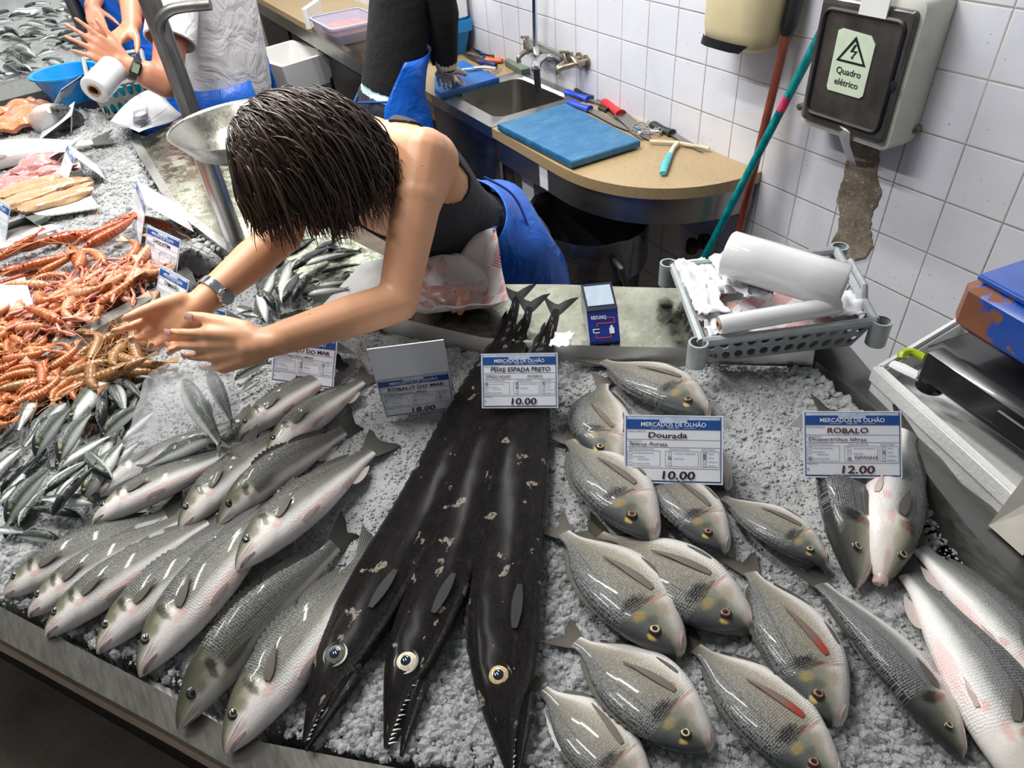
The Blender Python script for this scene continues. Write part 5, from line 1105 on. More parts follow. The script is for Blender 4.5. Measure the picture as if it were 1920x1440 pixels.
# parcel on the ledge
pc = pz(858, 568, ZL); exv = pz(950, 560, ZL) - pz(780, 575, ZL); eyv = pz(860, 520, ZL) - pz(870, 600, ZL)
G = []; NU, NV = 26, 22
for i in range(NU):
    r = []
    for j in range(NV):
        x, y = i / (NU - 1) - .5, j / (NV - 1) - .5; e = max(abs(x), abs(y)) * 2; p = pc + exv * x * 1.05 + eyv * y * 1.2; z = .004 + .050 * e ** 2.2 + .016 * abs(noise_at((x, y, 0), 4, 5)) * e
        if x > .1 and y > .1: z += .045 * min(1, (x - .1) * (y - .1) * 14)
        r.append((p[0], p[1], ZL + z))
    G.append(r)
sheet_thing('wrapping_paper', 'red-patterned paper nest on the ledge, holding a clear bag of fish pieces', 'paper', G, WRAP)
for i, (dx, dy, dz, rr_, yw3, lab) in enumerate([(-.13, .00, .016, .036, .4, 'pale pink fish piece inside the clear bag on the paper nest, left one'), (.06, -.10, .020, .030, -.7, 'orange-pink fish piece inside the clear bag on the paper nest, front one'), (.16, .10, .018, .034, .9, 'pink fish piece inside the clear bag on the paper nest, right one')]):
    c0 = pc + exv * dx + eyv * dy; mbq = MB(); rings = []
    for ii in range(1, 14):
        t_ = math.pi * ii / 14; r_ = []
        for k_ in np.linspace(0, 2 * math.pi, 18, endpoint=False):
            d = np.array([math.cos(t_), math.sin(t_) * math.cos(k_), math.sin(t_) * math.sin(k_)]); q = d * np.array([rr_ * 1.5, rr_ * .62, .013]) * (1 + .45 * noise_at(d, 1.8, 60 + i)); r_.append((c0[0] + q[0] * math.cos(yw3) - q[1] * math.sin(yw3), c0[1] + q[0] * math.sin(yw3) + q[1] * math.cos(yw3), ZL + dz + q[2]))
        rings.append(r_)
    tag(obj('fish_piece', mbq.loft(rings), [MILT, SALMON, MILT][i]), lab, 'fish pieces')
CLEAR = Mat('thin_clear_plastic', (.97, .97, .98), .08, 0, Transmission_Weight=.6, IOR=1.06, Alpha=.34, Coat_Weight=.6); _n = CLEAR.noise(CLEAR.pos(), 45, 4, .6, 0, 1.5); CLEAR.bump(_n, .5, .006); CLEAR = CLEAR.m
rings = []
for ii in range(12):
    q_ = ii / 11; rad = .080 * math.sin(math.pi * (.16 + .78 * q_)) ** .8 * (1 - .35 * q_); rings.append([(pc[0] + exv[0] * (.0 + .05 * q_) + rad * math.cos(k_) * (1 + .18 * noise_at((math.cos(k_), math.sin(k_), q_), 3, 2)), pc[1] + exv[1] * .05 * q_ + rad * .85 * math.sin(k_) * (1 + .18 * noise_at((math.cos(k_), math.sin(k_), q_), 3, 4)), ZL + .008 + .100 * q_) for k_ in np.linspace(0, 2 * math.pi, 26, endpoint=False)])
tag(obj('clear_bag', MB().loft(rings), CLEAR), 'clear plastic bag of pink fish pieces on the red-patterned paper', 'bag')
sheet_thing('paper_scrap', 'small crumpled white paper on the scabbardfish tails beside their card', 'paper', crumple(pz(1028, 652, ZL + .03), pz(1066, 652, ZL + .03) - pz(1028, 652, ZL + .03), pz(1040, 626, ZL + .03) - pz(1028, 652, ZL + .03), 9, 9, .012, 4), PAPER)
a, b, c, d = pz(595, 582, ZL + .014), pz(772, 590, ZL + .010), pz(742, 480, ZL + .012), pz(680, 492, ZL + .018)
FOAM_S = WHITE_FOAM
tag(obj('foam_tray', MB().loft([[p - (0, 0, .010) for p in (a, b, c, d)], [a, b, c, d]]), FOAM_S, angle=20), 'white foam tray under the woman\'s near elbow, beside the back sardines', 'tray')

# ------------------------------------------------------------------ foam box and scale at the right
ft = [pz(1636, 690, 1.13), pz(1960, 985, 1.13), pz(2190, 770, 1.13), pz(1800, 592, 1.13)]
fcen = sum(ft) / 4
fb = thing('foam_box', 'big white foam box lid-less at the right, a blue and black scale standing in it', 'box', dn(fcen, .80))
inn_ = [dn(fcen + (p - fcen) * .90, 1.13) for p in ft]; low = [dn(fcen + (p - fcen) * .96, .80) for p in ft]
obj('shell', MB().loft([low, [dn(p, 1.10) for p in [fcen + (q - fcen) * .97 for q in ft]], [dn(p, 1.105) for p in ft], ft, inn_, [dn(p, 1.085) for p in inn_]], True, True), WHITE_FOAM, fb, angle=30)
obj('lid_rim', MB().tube([dn(fcen + (p - fcen) * .95, 1.132) for p in ft + ft[:1]], .006, 6), WHITE_FOAM, fb)
sup = thing('box_support', 'brown cardboard box carrying the white foam box beside the stall', 'box', dn(fcen, 0))
obj('carton', MB().loft([[dn(fcen + (p - fcen) * .93, 0) for p in ft], [dn(fcen + (p - fcen) * .93, .798) for p in ft]]), simple('dark_brown_carton', (.075, .055, .045), .8, 0, .3, 12), sup, angle=20)
for s_ in (1,):
    A, B = fcen + (ft[0] - fcen) * .935, fcen + (ft[1] - fcen) * .935; e_ = B - A; nrm_ = np.cross(e_ / np.linalg.norm(e_), [0, 0, 1.]); sh = Sheet2D(dn(A, .55), dn(e_, 0), np.array([0, 0, 1.]) * np.linalg.norm(e_), nrm_); k = MB()
    for y_ in range(4): s_t = ['KEEP DRY', 'FRAGILE', '0 C', 'BOX'][y_]
    for y_, (x0, x1) in enumerate([(.30, .55), (.30, .48), (.62, .80), (.30, .60)]): sh.rect(k, x0, .20 + .05 * y_, x1, .215 + .05 * y_, .002)
    obj('faint_print', k, simple('faint_carton_print', (.03, .022, .02), .8, 0, 0), sup, smooth=False)
wb = thing('white_board', 'cream white board leaning on the stall rim at the right edge', 'board', pz(1900, 1000, ZS))
w_ = [pz(1853, 985, ZS + .006), pz(1917, 1042, ZS + .006), pz(2050, 870, ZS + .16), pz(1965, 835, ZS + .16)]
obj('panel', MB().loft([[p + np.array([.012, .02, -.004]) for p in w_], w_]), simple('cream_board', (.66, .63, .56), .5, 0, .06), wb, angle=10)
SC_B = simple('blue_scale_enamel', (.006, .06, .33), .25, 0, .12, Coat_Weight=.5); SC_K = simple('black_scale_plastic', (.010, .010, .012), .25, 0, .2, Coat_Weight=.3)
def mat_rusty(C):
    a = Mat('blue_scale_enamel_with_rust', (.006, .06, .33), .28, 0, Coat_Weight=.4); P = a.sep(a.pos()); n1 = a.noise(a.pos(), 22, 6, .65)
    d = a.n('ShaderNodeVectorMath', 1, {'operation': 'DISTANCE'}, i0=a.pos(), i1=tuple(C)); k = a.step(a.math('SUBTRACT', a.math('MULTIPLY', n1, .22), d), .02, .035)
    a.set('Base Color', a.mix(k, (.006, .06, .33), a.mix(n1, (.10, .03, .012), (.28, .10, .04)))); a.set('Roughness', a.mix(k, (.28,) * 3, (.85,) * 3)); return a.m
zk = 1.16; kb = [pz(1722, 742, zk), pz(1740, 640, zk + .06), pz(1800, 610, zk + .06), pz(1990, 900, zk)]
ax1 = pz(1960, 795, 1.21) - pz(1745, 650, 1.21); ax1[2] = 0; ax1 /= np.linalg.norm(ax1); ax2 = np.array([-ax1[1], ax1[0], 0])
c0 = pz(1738, 640, 1.215); R_ = np.stack([ax1, ax2, [0, 0, 1.]], 1)
sc = thing('weighing_scale', 'blue-topped black weighing scale with rust on its edge, at the right edge', 'scale', c0 + ax1 * .2 + ax2 * .14 - (0, 0, .085))
bxc = lambda u, v, z: c0 + ax1 * u + ax2 * v + np.array([0, 0, z])
obj('black_base', MB().box(bxc(.20, .13, -.035), (.40, .27, .07), rot=R_, bev=.012), SC_K, sc)
for u, v in ((.02, .02), (.38, .02), (.02, .24), (.38, .24)): obj('foot', MB().lathe([(.022, 0), (.024, .02), (.020, .05)], bxc(u, v, -.085), 16, caps=(True, True)), SC_K, sc)
obj('base_recess', MB().box(bxc(.24, -.004, -.036), (.20, .008, .026), rot=R_, bev=.004), BLACK_RUBBER, sc)
RUST = bxc(.02, .03, .055)
obj('blue_platform', MB().box(bxc(.215, .15, .072), (.42, .27, .085), rot=R_, bev=.016), mat_rusty(bxc(.0, .02, .045)), sc)
obj('platform_top', MB().box(bxc(.22, .152, .118), (.405, .255, .010), rot=R_, bev=.005), SC_B, sc)
kn = thing('knife', 'knife with white handle lying on the foam box rim beside the scale', 'knife', pz(1690, 690, 1.135)); obj('handle', MB().tube([pz(1672, 682, 1.142), pz(1690, 690, 1.144), pz(1722, 706, 1.143)], [.009, .011, .010], 8, flat=.6), WHITE_PLASTIC, kn); obj('blade', MB().tube([pz(1722, 706, 1.143), pz(1770, 735, 1.14)], [.012, .010], 6, flat=.15), CHROME, kn)
gk = thing('lime_handle', 'lime green handle of a tool lying on the foam box by the scale', 'tool', pz(1710, 667, 1.135)); obj('grip', MB().tube(bezier([pz(1690, 672, 1.142), pz(1694, 662, 1.148), pz(1712, 661, 1.148), pz(1740, 676, 1.145)], 6), .007, 8), simple('lime_green_plastic', (.36, .50, .01), .35), gk)

# ------------------------------------------------------------------ wall things
BOXG = simple('grey_box_plastic', (.58, .59, .52), .45, 0, .07, 25)
eb = thing('electrical_box', 'grey wall-mounted electrical box with smoked door and yellow-green warning sign', 'electrical box', py(1620, 280, WALL_Y))
yb = WALL_Y - .105; fx0, fx1 = py(1525, 110, yb)[0], py(1703, 120, yb)[0]; fz0, fz1 = py(1590, 262, yb)[2], py(1640, -14, yb)[2]
cx_, cz_ = (fx0 + fx1) / 2, (fz0 + fz1) / 2; w2, h2 = (fx1 - fx0) / 2 + .006, (fz1 - fz0) / 2
def rrect(w, h, r, y): return [(cx_ + p[0], y, cz_ + p[1]) for p in rring(-w, w, -h, h, r, 0, 3)]
obj('housing', MB().loft([rrect(w2 * 1.03, h2 * 1.02, .02, WALL_Y - .002), rrect(w2 * 1.03, h2 * 1.02, .02, WALL_Y - .04), rrect(w2, h2, .02, yb + .004), rrect(w2 - .012, h2 - .012, .015, yb)]), BOXG, eb, angle=35)
obj('smoked_door', MB().loft([rrect(w2 * .93, h2 * .88, .012, yb + .001), rrect(w2 * .93, h2 * .88, .012, yb - .010), rrect(w2 * .90, h2 * .855, .012, yb - .014)]), simple('smoked_plastic', (.060, .052, .046), .18, 0, .35, 16, Coat_Weight=.5), eb, angle=35)
fr = MB(); seg_ = rrect(w2 * .80, h2 * .74, .02, yb - .0145); fr.tube(seg_ + seg_[:1], .006, 6); obj('door_gasket', fr, BLACK_RUBBER, eb)
obj('lock', MB().lathe([(.012, 0), (.012, .004), (.007, .005)], (cx_ + w2 * .85, yb - .014, cz_ - .01), 14, 0, (0, -1, 0), (False, True)), BLACK_RUBBER, eb)
sx0, sx1, sz0, sz1 = cx_ - w2 * .45, cx_ + w2 * .34, cz_ - h2 * .34, cz_ + h2 * .52
sgm = MB(); ss_ = Sheet2D((sx0, yb - .016, sz0), (sx1 - sx0, 0, 0), (0, 0, sz1 - sz0), (0, -1, 0)); sgm.loft([[ss_.P(x, y, h) for x, y in ((.05, 0), (.92, 0), (1, .05), (1, .86), (.86, .97), (.1, 1), (0, .96), (0, .05))] for h in (-.002, .0005)])
obj('warning_sign', sgm, simple('pale_green_sign', (.60, .70, .52), .45, 0, .05), eb, angle=20)
sp = MB(); hx = [(.5, .93), (.10, .50), (.90, .50)]; ih = [(.5, .85), (.19, .535), (.81, .535)]
for i in range(3): sp.add([ss_.P(*hx[i], .0012), ss_.P(*hx[(i + 1) % 3], .0012), ss_.P(*ih[(i + 1) % 3], .0012), ss_.P(*ih[i], .0012)], [(0, 1, 2, 3)])
sp.add([ss_.P(x, y, .0012) for x, y in ((.50, .80), (.56, .80), (.50, .70), (.62, .71), (.52, .60), (.55, .60), (.50, .565), (.47, .61), (.495, .605), (.55, .685), (.42, .675))], [(0, 1, 2, 9, 10), (2, 3, 9), (3, 4, 8, 9), (5, 6, 7)])
ss_.text(sp, 'Quadro', .5, .31, .15, .0012, .72, 'c', bold=.012); ss_.text(sp, 'elétrico', .5, .13, .15, .0012, .74, 'c', bold=.012)
obj('black_lettering', sp, BLACK_RUBBER, eb, smooth=False, angle=0)
p0, p1 = py(1605, 0, yb - .02), py(1672, 37, yb - .02); obj('upper_strap', MB().box(((p0[0] + p1[0]) / 2, yb - .018, cz_ + h2 * .90), (.075, .006, .055)), WHITE_PLASTIC, eb)
pA, pB = py(1584, 242, yb - .016), py(1597, 305, WALL_Y - .01); obj('lower_strap', MB().tube([pA, pA * .7 + pB * .3 + (0, -.01, 0), pB], .018, 4, flat=.12, up=(0, -1, 0)), WHITE_PLASTIC, eb)
for u, v in ((1723, 240), (1507, 198)): obj('wall_screw', MB().lathe([(.010, 0), (.010, .02), (.002, .022)], py(u, v, WALL_Y), 10, 0, (0, -1, 0)), BRASS_OLD, eb)
dsp = thing('soap_dispenser', 'cream wall dispenser with dark underside, top cut by the frame', 'dispenser', py(1400, 80, WALL_Y)); CREAM = simple('cream_plastic', (.66, .56, .33), .3, 0, .04)
yd = WALL_Y - .15; dx0, dx1 = py(1316, 60, yd + .03)[0], py(1470, 60, WALL_Y - .04)[0]; dz0 = py(1385, 93, yd + .03)[2]; dcx = (dx0 + dx1) / 2; dw = (dx1 - dx0) / 2
rings = []
for z, k_, kd in ((dz0, .86, .86), (dz0 + .012, .96, .95), (dz0 + .05, 1., 1.), (dz0 + .30, 1.0, 1.0), (dz0 + .36, .95, .9)):
    rings.append([(dcx + dw * k_ * p[0], WALL_Y - .002 - .15 * kd * (p[1] + 1) / 2, z) for p in [(1, -1), (1, .2), (.93, .62), (.75, .86), (.45, .98), (0, 1.), (-.45, .98), (-.75, .86), (-.93, .62), (-1, .2), (-1, -1)]])
obj('cover', MB().loft(rings), CREAM, dsp, angle=50)
obj('dark_underside', MB().loft([[(dcx + (p[0] - dcx) * .9 - .02, WALL_Y - .005 + (p[1] - WALL_Y) * 1.012, dz0 + .03 - .034 * 1) for p in rings[1][3:9]] + [], [(dcx + (p[0] - dcx) * 1.012, WALL_Y - .005 + (p[1] - WALL_Y) * 1.012, dz0 + .022) for p in rings[1][3:9]]], False, False, closed=False), BLACK_RUBBER, dsp)
lp = py(1332, 52, yd - .001); obj('white_sticker', MB().box((dcx - dw * .72, yd + .016, dz0 + .075), (.030, .004, .036), rz=-.55), WHITE_PLASTIC, dsp)
bt = py(1490, 20, WALL_Y - .04)
sk1 = thing('broom', 'red-brown broom stick with black upper grip leaning on the tiles', 'broom', py(1385, 440, WALL_Y - .12))
A, B = py(1476, 62, WALL_Y - .05), py(1384, 440, WALL_Y - .13); d_ = (B - A) / np.linalg.norm(B - A); Bf = A + d_ * ((A[2] - .01) / -d_[2])
obj('stick', MB().tube([A, Bf], .0125, 12), simple('red_brown_stick', (.20, .045, .022), .35, 0, .25, 30), sk1); obj('grip', MB().tube([A - d_ * .16, A - d_ * .14, A - d_ * .02, A + d_ * .005], [.012, .021, .021, .016], 12), BLACK_RUBBER, sk1)
sk2 = thing('mop', 'teal mop stick leaning on the tiles in front of the red-brown one', 'mop', py(1325, 475, WALL_Y - .2))
A, B = py(1551, 40, WALL_Y - .06), py(1322, 480, WALL_Y - .20); d_ = (B - A) / np.linalg.norm(B - A); Bf = A + d_ * ((A[2] - .01) / -d_[2])
def mat_teal():
    a = Mat('worn_teal_stick', (.0, .20, .22), .3); n1 = a.noise(a.scl(a.pos(), (1, 1, .35)), 55, 4, .7); a.set('Base Color', a.ramp(n1, [(.35, (.0, .10, .12)), (.55, (.0, .22, .23)), (.72, (.03, .33, .32))])); return a.m
obj('stick', MB().tube([A, Bf], .0125, 12), mat_teal(), sk2); cc = py(1466, 193, WALL_Y - .085); q_ = A + d_ * np.dot(cc - A, d_); obj('red_sticker', MB().tube([q_ - d_ * .03, q_ + d_ * .012], .0127, 12), simple('red_white_sticker', (.5, .04, .10), .4, 0, .5, 80), sk2)
# taps above the sink
tp = thing('wall_tap', 'old nickel wall taps with a chrome mixer and riser pipe above the sink', 'tap', py(1005, 100, WALL_Y))
yw_ = WALL_Y - .004; px_ = py(1003, 60, WALL_Y - .07)
obj('riser_pipe', MB().tube([py(1002, -30, WALL_Y - .07), py(1004, 92, WALL_Y - .07)], .011, 12), CHROME, tp)
obj('mixer', MB().tube(bezier([py(1035, 106, WALL_Y - .03), py(1018, 108, WALL_Y - .09), py(1006, 122, WALL_Y - .15), py(1005, 132, WALL_Y - .17)], 6), [.012] * 6 + [.016] * 6 + [.020] * 6 + [.016], 12).capsule(py(1005, 92, WALL_Y - .07), .016, py(1006, 104, WALL_Y - .09), .013), CHROME, tp)
obj('nozzle', MB().tube([py(1006, 130, WALL_Y - .17), py(1008, 158, WALL_Y - .17), py(1010, 172, WALL_Y - .17)], [.014, .014, .012], 10), BLACK_RUBBER, tp)
obj('supply_bar', MB().tube([py(985, 72, WALL_Y - .02), py(1062, 108, WALL_Y - .02)], .012, 8).tube([py(992, 82, WALL_Y - .03), py(1050, 112, WALL_Y - .03)], .008, 8), STEEL, tp)
def old_tap(nm, b, hnd, spo):
    o = MB().tube(bezier([np.array([b[0], WALL_Y - .004, b[2]]), b, b * .5 + spo * .5 + (0, -.0, .012), spo + (0, 0, .02), spo], 5), [.014] * 6 + [.011] * 9 + [.009] * 5 + [.011], 10).capsule(b, .016, hnd * .8 + b * .2, .009).tube([hnd - (.026, 0, .004), hnd + (.026, 0, .004)], .007, 8).lathe([(.026, 0), (.026, .006), (.016, .008)], (b[0], WALL_Y - .003, b[2]), 14, 0, (0, -1, 0), (False, True))
    obj(nm, o, BRASS_OLD, tp)
old_tap('spout', py(988, 95, WALL_Y - .07), py(984, 70, WALL_Y - .07), py(973, 117, WALL_Y - .13)); old_tap('spout', py(1062, 117, WALL_Y - .07), py(1058, 98, WALL_Y - .07), py(1046, 138, WALL_Y - .12)); old_tap('spout', py(1082, 120, WALL_Y - .05), py(1066, 100, WALL_Y - .06), py(1047, 140, WALL_Y - .12))
vl_ = thing('wall_valve', 'dark rusty stop valve low on the tiled wall under the worktop', 'valve', py(1308, 458, WALL_Y)); v0 = py(1308, 458, WALL_Y - .03)
obj('body', MB().tube([py(1330, 452, WALL_Y - .004), py(1325, 455, WALL_Y - .05), py(1296, 462, WALL_Y - .05)], .018, 10).capsule(py(1297, 466, WALL_Y - .05), .025, py(1297, 455, WALL_Y - .05), .02), simple('rusty_dark_valve', (.05, .035, .025), .6, .5, .5, 60), vl_)
obj('wheel', MB().lathe([(.01, 0), (.03, .0), (.03, .008), (.01, .01)], py(1322, 452, WALL_Y - .055), 12, 0, (.2, -1, .2)), simple('rusty_wheel', (.06, .04, .03), .6, .5, .4, 60), vl_)

# ------------------------------------------------------------------ on the worktop
def mat_board(name, c):
    a = Mat(name, c, .4); n1 = a.noise(a.scl(a.pos(), (2, 1, 1)), 9, 6, .7); n2 = a.noise(a.pos(), 90, 3, .7); c0 = a.mix(a.math('MULTIPLY', a.step(n1, .35, .75), .7), c, (.075, .23, .33)); c1 = a.mix(a.math('MULTIPLY', a.step(n2, .62, .70), .8), c0, (.006, .05, .10)); a.set('Base Color', c1); a.bump(n2, .2, .002); return a.m
BB = mat_board('worn_blue_board', (.010, .115, .27)); BB2 = mat_board('wet_blue_board', (.006, .11, .46))
z_ = ZC + .032
for L, lab, mm in (([(932, 232), (1072, 303), (1201, 263), (1060, 193)], 'worn blue cutting board across the sink edge and worktop', BB), ([(814, 166), (826, 175), (936, 145), (868, 112), (815, 135)], 'wet blue cutting board under the gloved hands left of the sink', BB2)):
    P = [pz(u, v, z_) for u, v in L]; P = [p for p in reversed(P)] if np.cross(P[1] - P[0], P[2] - P[0])[2] < 0 else P; cb_ = sum(P) / len(P)
    tag(obj('cutting_board', MB().loft([[dn(cb_ + (p - cb_) * .985, ZC + .006) for p in P], [dn(p, ZC + .010) for p in P], [dn(p, z_ - .004) for p in P], [cb_ + (p - cb_) * .985 for p in P]]), mm, angle=40), lab, 'cutting board')
def knife(label, h0, h1, tip, col, wide=.022, zh=.012, hr=.011):
    k = thing('knife', label, 'knife', pz(*h1, ZC)); a, b, c = pz(*h0, ZC + zh), pz(*h1, ZC + zh), pz(*tip, ZC + .008); d = (b - a) / np.linalg.norm(b - a)
    obj('handle', MB().tube([a, a + d * .012, (a + b) / 2, b - d * .015, b], [hr * 1.1, hr * 1.65, hr * 1.25, hr * 1.55, hr * 1.8], 10, flat=.75), col, k)
    e = (c - b) / np.linalg.norm(c - b); s = np.array([-e[1], e[0], 0]); L = np.linalg.norm(c - b); G = [[b + e * L * t_ + s * (v * wide * (1 if t_ < .6 else (1 - ((t_ - .6) / .4) ** 2 * .95)) - .0) for v in (-.5, .5)] for t_ in np.linspace(0, 1, 12)]
    obj('blade', MB().sheet(G, .0025), mat_blade, k, angle=30); return k
mat_blade = mat_steel('knife_blade_steel', (.42, .41, .38), .25, smear=.4)
KB = simple('blue_knife_handle', (.01, .06, .55), .35); KR = simple('red_knife_handle', (.50, .02, .02), .35); KK = BLACK_RUBBER
knife('knife with bright blue handle at the back edge of the sink', (1060, 172), (1104, 186), (1165, 205), KB)
knife('knife with hooked blue handle on the corner of the worn blue board', (1066, 192), (1106, 205), (1180, 245), KB, .03)
knife('black-handled knife lying against the tiles behind the blue handles', (1080, 168), (1118, 182), (1180, 215), KK)
knife('red-handled cleaver with a wide grey blade', (1132, 190), (1164, 214), (1218, 262), KR, .055, .014, .013)
knife('black-handled knife nearest the rounded end of the worktop', (1222, 232), (1260, 250), (1318, 284), KK, .024)
knife('thin knife with black handle half under the red-handled cleaver', (1124, 202), (1140, 208), (1205, 262), KK, .02, .006, .009)
knife('long knife with orange and grey handle at the far end by the tiles', (942, 114), (912, 112), (864, 99), simple('orange_knife_handle', (.72, .12, .02), .4), .02)
knife('knife with white handle lying on the wet blue board', (890, 146), (915, 138), (942, 128), WHITE_PLASTIC, .01)
knife('knife with dark blue handle behind the orange one', (930, 122), (902, 116), (868, 100), simple('navy_knife_handle', (.01, .015, .12), .4), .022)
tg = thing('shears', 'grey metal fish shears on the wet blue board', 'shears', pz(905, 128, ZC + .03)); obj('blades', MB().tube([pz(860, 130, ZC + .045), pz(890, 127, ZC + .045)], [.004, .012], 8, flat=.4), CHROME, tg); obj('handle', MB().tube([pz(888, 126, ZC + .045), pz(910, 125, ZC + .045), pz(931, 128, ZC + .045)], [.012, .014, .010], 8, flat=.5), STEEL, tg)
st2 = thing('sharpening_stone', 'green-grey sharpening stone behind the sink beside the taps', 'stone', pz(970, 122, ZC)); obj('stone', MB().box(pz(972, 124, ZC + .016), (.20, .06, .03), -.12, bev=.004), simple('green_grey_stone', (.13, .16, .12), .6), st2)
sp_ = thing('steel_tongs', 'small steel tools piled at the far end against the tiles', 'tools', pz(905, 104, ZC)); obj('tongs', MB().tube([pz(885, 92, ZC + .01), pz(905, 103, ZC + .02), pz(925, 106, ZC + .012)], [.006, .016, .012], 8), CHROME, sp_)
sq = thing('scraper', 'scraper with turquoise handle and cream crossbar on the rounded worktop end', 'scraper', pz(1250, 290, ZC)); TQ = simple('turquoise_handle', (.08, .46, .50), .35)
obj('crossbar', MB().tube([pz(1218, 265, ZC + .012), pz(1272, 268, ZC + .012), pz(1330, 279, ZC + .012)], .007, 8), simple('cream_bar', (.62, .52, .38), .5), sq); obj('neck', MB().tube([pz(1270, 268, ZC + .013), pz(1262, 278, ZC + .015), pz(1256, 290, ZC + .013)], [.009, .008, .009], 8), simple('cream_neck', (.66, .60, .50), .4), sq); obj('handle', MB().tube([pz(1256, 289, ZC + .013), pz(1247, 308, ZC + .014), pz(1243, 325, ZC + .012)], [.011, .014, .011], 10, flat=.7), TQ, sq)
wr = thing('wire_tangle', 'tangled steel wire scourer among the knives', 'scourer', pz(1215, 240, ZC)); rw = random.Random(5); P = [pz(1185 + rw.uniform(0, 55), 226 + rw.uniform(0, 26), ZC + .008 + rw.uniform(0, .014)) for _ in range(22)]; obj('wire', MB().tube(bezier(P, 6), .0022, 5), CHROME, wr)
def tub(label, px, z, w, d, h, col, lid, content, group=None, yaw=0.):
    c = pz(*px, z); o = thing('plastic_tub', label, 'tub', c, group); a = lambda k, zz: [(c[0] + math.cos(yaw) * x - math.sin(yaw) * y, c[1] + math.sin(yaw) * x + math.cos(yaw) * y, zz) for x, y, _ in rring(-w / 2 * k, w / 2 * k, -d / 2 * k, d / 2 * k, .03 * k, 0, 3)]
    obj('walls', MB().loft([a(.86, z + .002), a(.90, z + .01), a(1, z + h), a(.97, z + h), a(.86, z + .012)], True, True), col, o, angle=40)
    obj('rim', MB().loft([a(1.0, z + h - .006), a(1.06, z + h - .006), a(1.06, z + h + .004), a(.97, z + h + .004)], False, False), lid, o)
    if content: obj('contents', MB().loft([a(.84, z + .014), a(.93, z + h * .55), a(.5, z + h * .68)]), content, o)
    return o
TUBM = Mat('cloudy_tub_plastic', (.66, .66, .80), .25, 0, Transmission_Weight=.5, IOR=1.2).m
tub('cloudy plastic tub at the bottom of the stack on the far worktop', (655, 68), ZC, .36, .28, .075, TUBM, TUBM, None, 'stacked plastic tubs', 0)
tub('cloudy plastic tub of pink fish on top of the other tub', (655, 68), ZC + .082, .36, .28, .085, TUBM, TUBM, MILT, 'stacked plastic tubs 2' if False else None, 0)
tag(obj('foam_slab', MB().box(pz(588, 28, ZC + .06) * (1, 1, 0) + (0, 0, ZC + .065), (.03, .26, .12), .9, bev=.006), WHITE_FOAM), 'white foam slab standing left of the plastic tubs', 'foam slab')
BCR = simple('bright_blue_crate', (.005, .20, .50), .35, 0, .08)
cr = thing('blue_crate', 'bright blue plastic crate against the tiles at the far end of the worktop', 'crate', pz(855, 92, ZC)); pc_ = (-3.62, 1.60, ZC)
obj('shell', MB().loft([[(pc_[0] + x * .86, pc_[1] + y * .86, ZC + .001) for x, y, _ in rring(-.2, .2, -.14, .14, .02, 0)], [(pc_[0] + x, pc_[1] + y, ZC + .11) for x, y, _ in rring(-.2, .2, -.14, .14, .02, 0)], [(pc_[0] + x * 1.08, pc_[1] + y * 1.08, ZC + .11) for x, y, _ in rring(-.2, .2, -.14, .14, .02, 0)], [(pc_[0] + x * 1.08, pc_[1] + y * 1.08, ZC + .16) for x, y, _ in rring(-.2, .2, -.14, .14, .02, 0)]]), BCR, cr, angle=35)
for x in (-.13, 0, .13): obj('rib', MB().box((pc_[0] + x, pc_[1] - .136, ZC + .055), (.014, .02, .10)), BCR, cr)
fbx = thing('foam_box', 'white foam box stacked on the bright blue crate', 'box', (pc_[0], pc_[1], ZC + .162)); obj('shell', MB().box((pc_[0], pc_[1], ZC + .262), (.40, .28, .2), bev=.012), WHITE_FOAM, fbx)
# bin under the rounded end
BAG = Mat('black_bag_film', (.016, .016, .018), .16, 0, Coat_Weight=.8); _n = BAG.noise(BAG.pos(), 22, 5, .6, 0, 1.2); BAG.bump(_n, .6, .01); BAG = BAG.m
zb_ = .70; bcn = (pz(990, 378, zb_) + pz(1216, 428, zb_)) / 2; brx = np.linalg.norm(pz(990, 378, zb_) - pz(1216, 428, zb_)) / 2; yb_ = bcn[1]
bn_ = thing('rubbish_bin', 'black rubbish bin lined with a black bag under the rounded worktop end', 'bin', (bcn[0], yb_, 0)); cb3 = (bcn[0], yb_, 0)
el = lambda r, z, f=1.: [(cb3[0] + r * math.cos(t_) * (1 + .012 * math.sin(9 * t_) * (z > .5)), cb3[1] + r * .86 * math.sin(t_), z) for t_ in np.linspace(0, 2 * math.pi, 36, endpoint=False)]
obj('body', MB().loft([el(brx * .78, .002), el(brx * .95, zb_ - .03), el(brx * .93, zb_ - .03), el(brx * .76, .02)], True, True), simple('black_bin_plastic', (.010, .010, .010), .45, 0, .3), bn_)
bg_ = MB(); rg = []
for r_, z in ((1.0, zb_ - .16), (1.01, zb_ - .07), (1.02, zb_ - .015), (1.0, zb_ + .004), (.95, zb_ - .01), (.92, zb_ - .10), (.86, zb_ - .28), (.3, zb_ - .33)):
    rg.append([(p[0] + .006 * noise_at((p[0], p[1], z), 30), p[1] + .006 * noise_at((p[0], p[1], z), 30, 2), p[2] + .012 * noise_at((p[0], p[1], z), 16, 5)) for p in el(brx * r_, z)])
obj('bag_liner', bg_.loft(rg, False, True), BAG, bn_)
obj('handle', MB().tube([(cb3[0] + brx * .94, cb3[1] - .05, zb_ - .06), (cb3[0] + brx * 1.20, cb3[1] - .07, zb_ - .06), (cb3[0] + brx * 1.17, cb3[1] - .02, zb_ - .20), (cb3[0] + brx * .93, cb3[1] + .0, zb_ - .18)], .012, 8), BLACK_RUBBER, bn_)
